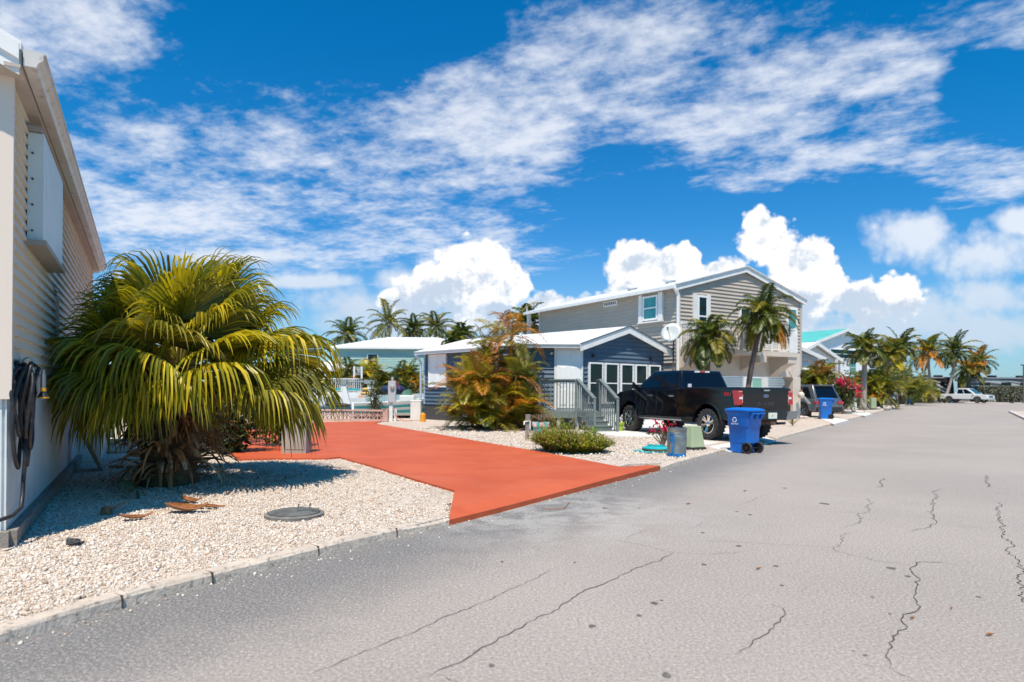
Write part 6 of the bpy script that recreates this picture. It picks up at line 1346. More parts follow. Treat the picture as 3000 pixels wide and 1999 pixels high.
for k in range(15):
    t = k/14; a = rad(200-235*t) if t < .55 else None
    if t < .55: q_ = (.10+.065*math.cos(a), 1.64+.065*math.sin(a))
    else: u = (t-.55)/.45; q_ = (.155+.01*u+(.03*max(0, u-.8)*5), 1.60-.28*u)
    rows.append(q_)
for k, (p_, z) in enumerate(rows):
    pr_.append((hw(.36, p_, z), hw(.46, p_, z)))
for (a, c), (d_, e) in zip(pr_, pr_[1:]): b.hexa([a, c, c+HN*.014, a+HN*.014, d_, e, e+HN*.014, d_+HN*.014])
b.box(hw(.41, .02, 1.52), (.12, .03, .30), HD); b.build('hanger', M('hanger_grey', (.45, .46, .48), rough=.45), hg)
# odds and ends in the shade along the wall
p = hw(5.6, .10, 0); b = MB(); a = hw(5.35, .42, ZL); b.hexa([a, a+HD*.45, a+HD*.45+HN*.05, a+HN*.05, a-HN*.32+V3(0, 0, .78), a-HN*.32+HD*.45+V3(0, 0, .62), a-HN*.27+HD*.45+V3(0, 0, .62), a-HN*.27+V3(0, 0, .78)]); tag(b.build('board', M('old_board', (.26, .20, .15), (.36, .28, .21), 6, .9, .4), loc=a), 'weathered brown board leaning against the white skirting', 'board')
a = hw(5.9, .95, ZL); b = MB(); b.box(a+V3(.25, 0, .03), (1.05, .75, .05), V3(1, .05, 0)); tag(b.build('plywood_sheet', M('plywood', (.30, .20, .13), (.38, .27, .19), 4, .9, .3), loc=a), 'brown sheet of plywood lying flat between wall and palm', 'plywood')
a = hw(6.85, .45, ZL); h = thing('drain_pipe', 'white drain pipes curving out from the house skirting onto the gravel', 'pipe', a); b = MB(); b.tube([a+V3(0, 0, .20), a+HN*.45+V3(0, 0, .20), a+HN*.62+V3(0, 0, .12), a+HN*.64+V3(0, 0, 0)], .06, 10); b.tube([a+V3(0, 0, .5), a+HN*.12+V3(0, 0, .5)], .07, 10); b.tube([a+HN*.05+V3(0, 0, .36), a+HN*.35+V3(0, 0, .33)], .05, 10); b.build('pipe', M('pvc', (.72, .70, .64)), h, smooth=True)
a = hw(7.6, .95, ZL); b = MB(); b.tube([a+V3(.25, 0, 0), a+V3(-.22, .1, 1.05)], .022, 6); b.box(a+V3(-.24, .1, 1.06), (.22, .05, .05)); b.box(a+V3(.25, 0, .05), (.3, .06, .1)); tag(b.build('push_broom', M('dark_green_tool', (.01, .09, .05), rough=.5), loc=a), 'dark green long-handled broom leaning at the skirting end', 'broom')

# ---------------------------------------------------------------- waterfront behind the drive
pk = M('pink_block', (.50, .30, .25), (.58, .38, .32), 3, .85, .3, 30); wl, wr = G(640, 1241, ZL), G(1130, 1236, ZL); wl.y = wr.y+.3
h = thing('breeze_block_wall', 'low pink pierced breeze-block wall behind the red driveway', 'wall', wr); b = MB(); d = (wr-wl); Lw = d.length; d.normalize(); nn = V3(d.y, -d.x, 0)
b.bar(wl+V3(0, 0, .05), wr+V3(0, 0, .05), .18, .10); b.bar(wl+V3(0, 0, .45), wr+V3(0, 0, .45), .22, .06); nb_ = int(Lw/.32)
for i in range(nb_):
    c = wl+d*((i+.5)*Lw/nb_)+V3(0, 0, .255); s2 = Lw/nb_/2; zz = .155
    b.box(c-d*(s2-.0), (.035, .15, .31), d)
    for sx_ in (-1, 1):
        for sz_ in (-1, 1):
            P = [c+d*(sx_*(s2-s2*.95*math.sin(t)))+V3(0, 0, sz_*(zz-zz*.95*math.cos(t))) for t in [0, .4, .8, 1.17, 1.57]]
            for p0, p1 in zip(P, P[1:]): b.bar(p0, p1, .12, .028, V3(0, 1, 0).cross(p1-p0))
    b.box(c, (.05, .10, .05), d)
b.box(wr+V3(.0, 0, .25), (.2, .22, .46), d); b.build('blocks', pk, h)
# meter pedestal
p = G(1149, 1234, ZL); h = thing('meter_pedestal', 'grey electric meter box on a white post behind the driveway', 'meter', p); b = MB(); b.box(p+V3(-.05, 0, .5), (.14, .12, 1.0)); b.box(p+V3(.13, .05, .25), (.1, .1, .5)); b.build('post', white, h)
b = MB(); b.box(p+V3(0, -.05, 1.22), (.31, .18, .88)); b.tube([p+V3(.0, 0, 1.65), p+V3(.0, 0, 1.82)], .05, 8); bx = b.build('box', M('meter_grey', (.42, .46, .48), rough=.45), h, bevel=.01); b = MB(); b.lathe(p+V3(0.02, -.14, 1.42), [(.095, 0), (.095, .05), (.08, .08), (0, .09)], 18, (0, -1, 0)); b.build('meter_dial', M('dial', (.55, .55, .5), (.2, .2, .2), 20, .2), bx)
b = MB(); b.tube([p+V3(-.1, -.1, 1.55), p+V3(.05, -.12, 1.72), p+V3(.25, -.1, 1.6), p+V3(.32, -.1, 1.3)], .012, 6); b.tube([p+V3(.1, -.1, .55), p+V3(.2, -.2, .2), p+V3(.5, -.3, .03), p+V3(.9, -.3, .03)], .012, 6); b.build('cable', M('cable_red', (.5, .05, .06)), h)
p = G(1217, 1233, ZL)+V3(0, .2, 0); h = thing('dock_box', 'tall white fibreglass box beside the blue house corner', 'dock box', p); b = MB(); b.box(p+V3(0, 0, .41), (.44, .4, .82)); b.build('body', M('fibreglass', (.72, .70, .67), (.66, .63, .60), 3, .5), h, bevel=.03); b = MB(); b.box(p+V3(0, 0, .83), (.47, .43, .05)); b.build('lid', white, h, bevel=.02)
p = G(1239, 1236, ZL); b = MB(); b.lathe(p, [(0, 0), (.12, 0), (.12, .3), (.05, .36), (0, .36)], 14); tag(b.build('canister', M('orange_yellow', (.72, .30, .02), rough=.4), loc=p, smooth='auto'), 'small orange-yellow canister between white box and blue house', 'canister')
b = MB(); p = G(1338, 1270, ZL); 
# boats
def hull(b, c, ax, L, W_, z0, z1, bow=.5, sheer=.25, mi=None):
    ax = Vector(ax).normalized(); sd_2 = V3(-ax.y, ax.x, 0); rows = []
    for i in range(9):
        t = i/8; w = W_/2*(1-max(0, (t-.45)/.55)**2.2); zz = z1+sheer*t**2; zk = z0+(z1-z0)*.75*max(0, (t-.6)/.4)**2; x = L*(t-.5)
        rows.append([c+ax*x+sd_2*s_*w*k_+V3(0, 0, z) for s_, k_, z in ((-1, .97, zz-.12), (-1, 1, zz), (-1, .86, zz-.02), (-1, .78, (zz+zk)/2), (1, .78, (zz+zk)/2), (1, .86, zz-.02), (1, 1, zz), (1, .97, zz-.12), (1, .7, zk+.1), (0, 0, zk), (-1, .7, zk+.1))])
    k = 11; b.add([p for r_ in rows for p in r_], [(i*k+j, i*k+(j+1) % k, (i+1)*k+(j+1) % k, (i+1)*k+j) for i in range(8) for j in range(k)]+[tuple(range(k)), tuple(reversed(range(8*k, 9*k)))], mi); return rows
gel = M('gelcoat', (.72, .73, .70), (.66, .68, .66), 1, .25, coat=.5)
bc = V3(-5.0, 30.0, 0); h = thing('boat', 'white open boat with turquoise stripes behind the white dock box', 'boat', bc); b = MB(); rows = hull(b, bc+V3(0, 0, .0), (.95, .3, 0), 4.6, 1.8, .12, .78, sheer=.4); b.build('hull', gel, h, smooth='auto')
b = MB()
for z in (.30, .62): 
    for i in range(7): a, c = rows[i][8].lerp(rows[i][7], z), rows[i+1][8].lerp(rows[i+1][7], z); a1, c1_b = rows[i][8].lerp(rows[i][7], z+.14), rows[i+1][8].lerp(rows[i+1][7], z+.14); 
for i in range(7):
    for z in (.22, .70):
        A0, A1 = rows[i][10].lerp(rows[i][0], z), rows[i+1][10].lerp(rows[i+1][0], z); B0_, B1_ = rows[i][10].lerp(rows[i][0], z+.2), rows[i+1][10].lerp(rows[i+1][0], z+.2); off = V3(.02, -.03, 0); b.quad(A0+off, A1+off, B1_+off, B0_+off)
b.build('stripe', tq, h); b = MB(); b.box(bc+V3(.2, 0, .95), (.7, .7, .35)); b.build('console', gel, h, bevel=.05); b = MB(); b.prism([bc+V3(-.1, -.3, 1.12), bc+V3(.35, -.3, 1.12), bc+V3(.25, -.25, 1.4), bc+V3(.05, -.25, 1.35)], (0, .6, 0)); b.build('windscreen', M('green_tarp', (.05, .16, .10), (.10, .25, .18), 8, .6), h); b = MB(); b.bar(bc+V3(-1.6, 0, .08), bc+V3(1.6, .5, .08), .12, .14); b.build('cradle', wd_, h)
bc = V3(-8.2, 33.2, 0); h = thing('boat', 'low grey-decked skiff with a grey outboard hanging on the boat lift', 'boat', bc); b = MB(); hull(b, bc, (1, .1, 0), 4.4, 1.7, .05, .55, sheer=.1); b.build('hull', M('skiff_grey', (.48, .50, .48), (.38, .39, .38), 2, .5), h, smooth='auto')
b = MB(); b.box(bc+V3(-.75, -.85, .80), (.62, .36, .36)); b.box(bc+V3(-.7, -.85, .45), (.2, .16, .5)); b.build('outboard_motor', M('outboard', (.08, .10, .12), (.16, .18, .2), 4, .35), h, bevel=.06)
b = MB(); b.ball(bc+V3(-2.0, -.7, .55), (.5, .3, .12)); b.ball(bc+V3(-.5, -.75, .58), (.7, .3, .1)); b.build('cushion', M('dark_cushion', (.06, .04, .035), rough=.7), h)
h = thing('boat_lift', 'white steel boat lift with two slanted arms and a cross bar', 'boat lift', V3(-9, 34, 0)); Yl = 34.0
for x0, x1 in ((1003, 1022), (1083, 1104)): b = MB(); b.bar(AT(x0, 1121, Yl), AT(x1+2, 1205, Yl), .3, .22, (0, 1, 0)); b.build('arm', white, h, bevel=.02); b = MB(); b.box(AT(x0, 1119, Yl), (.5, .35, .22)); b.build('winch', M('winch_grey', (.4, .42, .43), rough=.4, metal=.5), h)
b = MB(); b.tube([AT(1000, 1121, Yl), AT(1102, 1118, Yl)], .045, 8); b.build('cross_bar', alloy, h)
p = V3(-5.95, 28.2, ZL); shrub('thin upright green shrub between breeze-block wall and meter', p, .42, .4, 2.15, 900, .10, (mdg, dkg, lgg), (4, 3, 1), 41, stems=9)
# far bank
h = gable_house('pale aqua waterfront house with white hipped roof across the canal', V3(-16.4, 60, 0), 0, 13, 9, 5.05, 6.5, M('aqua_wall', (.34, .50, .47), (.30, .46, .43), 1, .6), M('white_roof', (.8, .8, .8)), wins=(('f', 9.0, 3.6, 1.1, 1.1), ('f', 3.0, 3.4, 1.0, 1.2)), hip=True)
h = thing('pavilion', 'small open pavilion with white roof and teal trim on the far bank', 'pavilion', V3(-14, 54, 0)); b = MB(); a0_ = [AT(900, 1090, 54), AT(1024, 1089, 54)]
x0, x1 = a0_[0].x, a0_[1].x; ze_ = a0_[1].z; b.add([V3(x0, 53, ze_), V3(x1, 53, ze_), V3(x1, 57, ze_), V3(x0, 57, ze_), V3(x0, 53, ze_+.12), V3(x1, 53, ze_+.12), V3(x1, 57, ze_+.12), V3(x0, 57, ze_+.12), V3(x0+1.5, 55, ze_+.95), V3(x1-2.0, 55, ze_+.95)], [(3, 2, 1, 0), (0, 1, 5, 4), (1, 2, 6, 5), (2, 3, 7, 6), (3, 0, 4, 7), (4, 5, 9, 8), (5, 6, 9), (6, 7, 8, 9), (7, 4, 8)]); b.build('roof', white, h)
for x in (x0+.2, (x0+x1)/2, x1-.2):
    for y in (53.2, 56.8): b = MB(); b.box(V3(x, y, (ze_)/2), (.16, .16, ze_)); b.build('post', white, h)
b = MB(); b.box(V3((x0+x1)/2, 56.5, 1.9), (x1-x0-.6, .1, 2.2)); b.build('back_panel', M('teal_dark', (.02, .12, .13), rough=.6), h)
h = thing('deck', 'white raised waterfront deck with slatted railing across the canal', 'deck', V3(-15, 51.5, 0)); b = MB(); b.box(V3(-16.1, 52.3, .55), (8.4, 2.2, 1.1)); b.build('base', white, h); b = MB(); b.bar(V3(-20.2, 51.3, 2.15), V3(-12.0, 51.3, 2.15), .08, .08); b.bar(V3(-20.2, 51.3, 1.2), V3(-12.0, 51.3, 1.2), .06, .08)
for i in range(55): b.box(V3(-20.1+i*.15, 51.3, 1.66), (.045, .04, .95))
b.build('railing', white, h); b = MB(); b.bar(V3(-20.2, 51.26, 1.32), V3(-12.0, 51.26, 1.32), .03, .12); b.build('teal_rail', tq, h)
h = thing('lattice_gate', 'white gateway with a lattice head on the far bank', 'gate', V3(-12, 51.6, 0)); b = MB()
xa, xb = AT(1038, 1100, 51.6).x, AT(1060, 1100, 51.6).x
for x in (xa, xb): b.box(V3(x, 51.6, 1.6), (.14, .14, 3.1))
b.box(V3((xa+xb)/2, 51.6, .7), (xb-xa, .1, 1.1)); b.build('posts', white, h); b = MB()
for i in range(7): t = i/6; b.bar(V3(xa+(xb-xa)*t, 51.58, 2.45), V3(xb, 51.58, 2.45+.65*(1-t)), .02, .03, (0, 1, 0)); b.bar(V3(xa+(xb-xa)*t, 51.62, 3.1), V3(xb, 51.62, 3.1-.65*(1-t)), .02, .03, (0, 1, 0))
b.build('lattice', white, h)
for i, z in enumerate((.9, 1.22)):
    c = AT(1078, 1150, 50.9); b = MB(); b.ball(V3(c.x+.1*i, 50.9, z+.12), (.62, .28, .15), 12); tag(b.build('kayak', M('kayak_yellow', (.62, .40, .12), rough=.4), loc=(c.x, 50.9, z), smooth=True), ['lower pale yellow kayak of the pair on the far bank', 'upper pale yellow kayak of the pair on the far bank'][i], 'kayak', 'kayaks stacked on the far bank')
b = MB(); c = AT(1078, 1172, 50.7); b.box(c+V3(0, 0, -.1), (1.4, .5, .95)); tag(b.build('stone_block', M('coral_block', (.55, .36, .28), (.45, .30, .24), 4, .9, .4), loc=c, bevel=.05), 'pinkish stone block under the yellow kayaks', 'block')
bc = V3(-8.7, 49.2, 0); h = thing('boat', 'moored boat under a navy blue cover at the far bank', 'boat', bc); b = MB(); hull(b, bc, (1, 0, 0), 4.5, 1.8, -.7, .9, sheer=.2); b.build('hull', gel, h, smooth='auto'); b = MB(); b.ball(bc+V3(-.3, 0, 1.35), (1.0, .8, .38), 14); b.build('cover', M('navy_canvas', (.012, .02, .07), rough=.7), h, smooth=True)
r = random.Random(77)
bank = [(970, 1128, 3.6, 'areca palms behind the white pavilion'), (1020, 1130, 3.9, 'tall green clump behind the lattice gateway'), (1063, 1130, 4.1, 'broad gold-tipped clump below the aqua house'), (1098, 1130, 3.9, 'green clump left of the blue boat cover'), (1135, 1130, 3.7, 'yellowish clump above the navy boat cover'), (1168, 1130, 3.6, 'orange-tipped clump next to the blue house corner'), (1195, 1130, 3.4, 'dark olive clump half hidden by the blue house')]
for i, (px, py, hh, lb) in enumerate(bank):
    c = AT(px, py, 53.5+r.uniform(-.8, 1.2)); clump('far bank '+lb, V3(c.x, c.y, ZL), 1.1, hh*1.0, 13, 9, (lf_dk, lf_ol, lf_y, lf_or), ((3, 4, 2, 1.2), (5, 3, 1, .6), (3, 3, 2.5, 2))[i % 3], 50+i, 1.55, .55, .10, 16, group=None, low=.08)
for i, (px, w, hh, lb) in enumerate(((1010, 1.1, 1.9, 'low dark shrub left of the yellow kayaks'), (1105, 1.2, 2.0, 'low dark green shrub right of the yellow kayaks'), (1140, 1.2, 2.3, 'grey-green low shrub under the navy boat cover'), (1185, 1.2, 1.8, 'low shrub at the far bank next to the blue house'))):
    c = AT(px, 1130, 51.8); shrub(lb, V3(c.x, c.y, ZL), w, .8, hh, 900, .22, (dkg, mdg), (4, 2), 60+i)
pl_ = [(1138, 948, 72, 2.7, 'tallest coconut palm above the aqua house roof'), (1212, 968, 74, 1.9, 'small pale palm in the middle behind the aqua house ridge'), (1276, 962, 72, 2.2, 'coconut palm behind the right end of the white hipped roof'), (1018, 985, 66, 2.2, 'dark palm at the left end of the white hipped roof'), (1352, 985, 62, 1.5, 'short bushy palm right of the white hipped roof'), (1545, 950, 46, 1.5, 'palm rising behind the blue house next to the tan house'), (1332, 1005, 60, 1.2, 'low palm half hidden by the blue house roof')]
for i, (px, py, Yd, R_p, lb) in enumerate(pl_):
    c = AT(px, py, Yd); palm(lb, V3(c.x+r.uniform(-.5, .5), Yd, ZL), c, R_p*1.3, 24, (lf_dk, lf_ol, lf_dk), (6, 2, .7), .2, bark_g, 70+i, 26, .7, .14, 78, -25, 1.7, ldroop=.8)
# ---------------------------------------------------------------- further down the street
h = gable_house('light blue clapboard house with white shutters seen through the carport', V3(15.2, 43, 0), .54, 8.2, 12, 3.85, 4.75, M('pale_blue_siding', (.36, .45, .52), (.32, .41, .48), 1, .55), M('white_roof', (.8, .8, .8)), wins=(('f', .9, 1.0, 1.1, 1.35, M('mint_glass', (.25, .50, .42), rough=.2)), ('f', 6.3, 1.2, 1.35, 1.75, glass_t)), group=None)
u = V3(math.cos(.54), math.sin(.54), 0); nn = V3(u.y, -u.x, 0); O = V3(15.2, 43, 0)
for a in (.42, 2.38): b = MB(); b.box(O+u*(a)+nn*.05+V3(0, 0, 1.68), (.5, .06, 1.4), u); b.build('shutter', white, h)
b = MB(); b.prism([O+u*6.1+nn*.0+V3(0, 0, 3.15), O+u*6.1+nn*.7+V3(0, 0, 2.95), O+u*6.1+nn*.7+V3(0, 0, 2.88), O+u*6.1+V3(0, 0, 3.0)], u*1.8); b.build('awning', white, h)
b = MB(); b.box(O+u*8.3+nn*1.4+V3(0, 0, 1.9), (.14, .14, 3.7), u); b.build('post', white, h)
grb = M('grey_blue_paint', (.20, .26, .32), rough=.6)
dk = thing('porch_deck', 'grey-blue porch deck with railing at the light blue house', 'porch', O+u*4.2+nn*1); b = MB(); a, c = O+u*3.6+nn*1.6, O+u*9.4+nn*1.6; b.bar(up_(a, .55), up_(c, .55), .08, .3); b.bar(up_(a, 1.95), up_(c, 1.95), .1, .07)
for i in range(36): p = a.lerp(c, i/35); b.box(up_(p, 1.3), (.05, .05, 1.3), u)
b.build('railing', grb, dk); b = MB(); b.prism([up_(a, .6), up_(c, .6), up_(c-nn*1.5, .6), up_(a-nn*1.5, .6)], (0, 0, .08)); b.build('deck_floor', grb, dk)
h = gable_house('white house with a turquoise metal roof behind the lower white gable', V3(28.0, 60, 0), .54, 9, 12, 6.0, 7.25, whitegloss, M('teal_roof', (.10, .50, .45), (.08, .44, .40), 1, .4), wins=(('f', 5.2, 3.0, 1.2, 1.6, glass_t), ('f', 2.2, 4.6, 4.6, .9)), z0=.1)  # second window: wide dark pane added in place of a dark porch opening
h = gable_house('low white gabled house in front of the turquoise-roofed one', V3(22.0, 52.5, 0), .54, 7.6, 10, 3.9, 5.35, M('white_siding', (.70, .72, .73), rough=.5), M('white_roof', (.8, .8, .8)), wins=(('f', 3.4, 2.0, 1.5, 1.3), ('f', .8, 2.0, .9, 1.3)))
h = gable_house('distant white gabled house among the palms at the bend', V3(43.0, 79, 0), .54, 8.5, 10, 4.6, 6.1, M('white_siding', (.70, .72, .73)), M('white_roof', (.8, .8, .8)), wins=(('f', 5.4, 2.9, 1.4, 1.2), ('f', 2.0, 2.9, 1.2, 1.2)))
# lamp on the stucco pillar
pc = AT(2343, 1158, 31.2); h = thing('wall_lamp', 'round pale lamp with a tilted arm fixed on the stucco pillar', 'lamp', pc); b = MB(); b.ball(pc+V3(0, -.15, 0), (.15, .15, .17), 14); b.build('globe', M('globe_cream', (.62, .56, .48), rough=.4), h, smooth=True); b = MB(); b.tube([pc+V3(0, 0, 0), pc+V3(0, -.15, .2)], .05, 8); b.ball(pc+V3(0, -.12, .2), .07); b.build('bracket', M('lamp_copper', (.25, .12, .07), rough=.5), h); b = MB(); b.tube([pc+V3(.1, -.1, -.02), pc+V3(.75, .6, -.4)], .05, 8); b.build('arm', M('lamp_arm', (.5, .5, .48)), h)
# leaning post with a painted float
pb = G(2369, 1222, ZL); h = thing('mooring_post', 'dark leaning wooden post with a yellow and green float', 'post', pb); pt = AT(2379, 1126, pb.y); b = MB(); b.tube([pb, pt], [.13, .11], 9); b.build('post', bark_d, h, smooth='auto'); c = AT(2384, 1143, pb.y-.2); b = MB(); b.ball(c, .12, 14); b.v = [v for v in b.v]
fm = bpy.data.materials.new('float_paint'); fm.use_nodes = True; q = N(fm.node_tree); co = q.new('ShaderNodeSeparateXYZ'); q.put(co.inputs[0], q.new('ShaderNodeTexCoord').outputs['Generated']); q.put(fm.node_tree.nodes['Principled BSDF'].inputs['Base Color'], q.mix(q.m('GREATER_THAN', co.outputs[2], .5), q.mix(q.m('GREATER_THAN', co.outputs[2], .25), (.6, .28, .02), (.02, .35, .15)), (.75, .5, .02)))
b.build('float', fm, h, smooth=True)
p = G(2344, 1226, ZL); b = MB(); r = random.Random(4); b.ball(p+V3(.05, 0, .06), (.16, .1, .08)); b.ball(p+V3(.3, .1, .05), (.2, .1, .06)); tag(b.build('conch_shells', M('shell', (.7, .64, .6), (.6, .5, .48), 8, .6, .3), loc=p), 'whitish conch shells lying at the pillar foot', 'shell')
blades('tuft of rusty grass at the foot of the stucco pillar', G(2322, 1249, ZL), 26, .5, .012, [M('grass_rust', (.22, .15, .04), (.35, .22, .06), 6, .7, trans=.2), mdg], 9, el=(50, 88), droop=.9, kind='grass_tuft', cat='grass tuft')
# planting along the kerb
clump('areca palm clump with rust and gold fronds left of the tall grey-trunked palm', G(2455, 1211, ZL)+V3(.3, 2.6, 0), 1.7, 4.2, 26, 9, (lf_ol, lf_dk, lf_br, lf_or, lf_g), (3, 5, 2, .8, 2), 81, 1.5, .55, .075, 22, low=.06)
shrub('dark bougainvillea bush with magenta flowers on top beside the second blue bin', G(2478, 1214, ZL)+V3(0, .6, 0), 1.0, .9, 2.2, 2600, .16, (dkg, mdg, red_l, M('leaf_olive', (.10, .10, .02), (.16, .13, .03), 2, .5)), (7, 3, .25, 2), 82)
hb_ = bpy.data.objects['shrub.006'] if 'shrub.006' in bpy.data.objects else None
hb_ = [o for o in bpy.data.objects if o.parent is None and 'bougainvillea' in str(o.get('label', '')) and o.get('category') == 'shrub'][0]
b = MB(); r = random.Random(5); c0 = Vector(hb_.location)
for i in range(330):
    g = r.choice([(.1, 0, 1.95), (.45, -.2, 1.75), (.75, -.2, 1.5), (-.2, -.3, 2.0), (.9, 0, 1.2), (.3, -.6, 1.7)]); c = c0+V3(*g)+V3(r.gauss(0, .25), r.gauss(0, .22), r.gauss(0, .13)); u_ = V3(r.gauss(0, 1), r.gauss(0, 1), r.gauss(0, 1)).normalized()*.06; w = u_.cross(V3(r.gauss(0, 1), r.gauss(0, 1), r.gauss(0, 1))).normalized()*.045; b.add([c-u_, c+w, c+u_, c-w], [(0, 1, 2, 3)])
b.build('blossoms', red_l, hb_)
p = G(2501, 1201, ZL); h = thing('garden_post', 'white square lattice post behind the bougainvillea', 'post', p); b = MB(); b.box(p+V3(0, 0, .95), (.3, .3, 1.9)); b.build('post', white, h); b = MB(); b.box(p+V3(0, 0, 1.93), (.4, .4, .08)); b.build('cap', white, h)
pc = AT(2533, 1062, 49); pb = G(2528, 1201, ZL); pb.y = 49; pb.x = AT(2528, 1200, 49).x
palm('tall stout grey-trunked palm with a green crownshaft by the kerb', V3(pb.x, 49, ZL), pc, 2.0, 30, (lf_dk, lf_ol, lf_y), (6, 3, .7), .24, bark_g, 83, 34, .7, .08, 82, -15, 2.1, shaft=1.05, ldroop=.9)
c = G(2600, 1196, ZL); clump('wide drooping green palm clump in front of the pale silver SUV', V3(c.x-.3, c.y+1.5, ZL), 1.9, 3.9, 18, 9, (lf_ol, lf_dk, lf_g, lf_or), (3, 5, 2, .5), 84, 2.0, .7, .09, 22)
c = AT(2648, 1150, 73); clump('tall dark green palm clump behind the parked cars', V3(c.x, 73, ZL), 2.2, 4.6, 12, 8, (lf_dk, lf_ol, lf_g), (4, 3, 1), 85, 2.2, .7, .10, 14)
c = AT(2690, 1150, 84); clump('yellow-green palm clump left of the black motorhome', V3(c.x, 84, ZL), 2.0, 3.6, 10, 7, (lf_ol, lf_g, lf_y), (4, 3, 1), 86, 2.2, .7, .12, 12)
c = G(2548, 1197, ZL); shrub('low green shrub at the foot of the stout grey palm', c+V3(-.3, 1.2, 0), .8, .6, 1.0, 700, .14, (mdg, dkg, lgg), (4, 3, 1), 87)
p = G(2580, 1200, ZL); b = MB(); r = random.Random(6)
for i in range(7): q_ = p+V3(r.uniform(-.9, .9), r.uniform(-.4, .4), .08); b.ball(q_, (.22*r.uniform(.6, 1.2), .16, .12))
tag(b.build('border_rocks', M('pale_rock', (.5, .47, .44), (.3, .28, .26), 5, .9, .5), loc=p), 'row of pale border rocks right of the third green box', 'rocks')
rows_ = [(2637, 1018, 2640, 75, 2.3, (lf_dk, lf_ol, lf_y), (5, 3, 1), 'dark-crowned palm above the distant white gable'), (2602, 1040, 2606, 66, 1.9, (lf_ol, lf_dk, lf_y), (4, 3, 1), 'shorter palm between the stout palm and the distant white gable'),
         (2720, 1034, 2741, 88, 2.9, (lf_ol, lf_dk, lf_or), (4, 2, 1.6), 'leaning coconut palm with orange lower fronds before the black motorhome'), (2797, 1030, 2765, 90, 3.0, (lf_dk, lf_dk, lf_ol), (5, 3, 1), 'tallest dark palm leaning right, between the two motorhomes'),
         (2836, 1084, 2806, 97, 2.6, (lf_or, lf_ol, lf_dk), (3, 3, 2), 'low palm with many orange fronds left of the grey motorhome'), (2868, 1062, 2850, 99, 2.7, (lf_ol, lf_or, lf_dk), (4, 2, 2), 'palm with yellow-green crown above the white pickup')]
for i, (px, py, bx_, Yd, R_p, mt, wt, lb) in enumerate(rows_):
    c = AT(px, py, Yd); bb_ = AT(bx_, 1150, Yd); palm(lb, V3(bb_.x, Yd, ZL), c, R_p*1.15, 26, mt, wt, .2, bark_g, 90+i, 26, .95, .17, 78, -30, 1.5, lean=-.3 if bx_ > px else .35, ldroop=.8)
# motorhomes
def rv(label, o, L, Ht, dark, light, ang=0, flip=1):
    f = Fr(o, V3(math.cos(ang), math.sin(ang), 0)); h = thing('motorhome', label, 'motorhome', o, ang); b = MB(); b.prism([f(0, -1.25, .5), f(L, -1.25, .5), f(L+.05, -1.25, 1.6), f(L-.15, -1.25, Ht-.15), f(L-.5, -1.25, Ht), f(.05, -1.25, Ht), f(0, -1.25, Ht-.1)], f.y*2.5); b.build('body', dark, h, bevel=.1, seg=3)
    for k, (z0_, z1_, am, w, mt) in enumerate(((2.9, 1.5, .5, .38, light), (2.35, 1.1, .35, .2, white), (3.3, 2.4, .25, .16, light))):
        b = MB(); prev = None; n_ = 14
        for j in range(n_+1):
            t = j/n_; x = .4+(L-.9)*t; z = z0_+(z1_-z0_)*(3*t*t-2*t**3)+am*math.sin(PI*t); z = min(z, Ht-.35); ww = w*math.sin(PI*min(1, .12+t*.85)); a_, c_ = f(x, -1.262, z-ww/2), f(x, -1.262, z+ww/2)
            if prev: b.quad(prev[0], a_, c_, prev[1])
            prev = (a_, c_)
        b.build('stripe', mt, h)
    for x in (L*.2, L*.45, L*.68): b = MB(); b.box(f(x, -1.262, Ht-1.1), (L*.12, .03, .65), f.x); b.build('window', carglass, h)
    for x in (L*.35, L*.7): b = MB(); b.box(f(x, 0, Ht+.15), (1.0, .8, .3), f.x); b.build('roof_unit', blackp, h, bevel=.06)
    b = MB(); b.box(f(L*.4, -1.35, Ht-.12), (L*.6, .16, .14), f.x); b.build('awning', M('awning_grey', (.3, .3, .32)), h)
    for x in (L*.18, L*.82): wheel(h, f, x, -1.1, .45, .28, -1); wheel(h, f, x, 1.1, .45, .28, 1)
    return h
rvd = M('rv_black', (.03, .032, .04), rough=.25, coat=.6); rvg = M('rv_grey', (.07, .075, .09), rough=.3, coat=.5); swo = M('rv_silver', (.40, .41, .43), rough=.3)
a = AT(2674, 1150, 101); rv('black motorhome with a curved silver stripe behind the dark shrubs', V3(a.x, 101, ZL), 5.6, 3.75, rvd, swo); a = AT(2820, 1150, 98); rv('long dark grey motorhome with silver swooshes behind the hedge', V3(a.x, 98, ZL), 12.5, 3.7, rvg, swo)
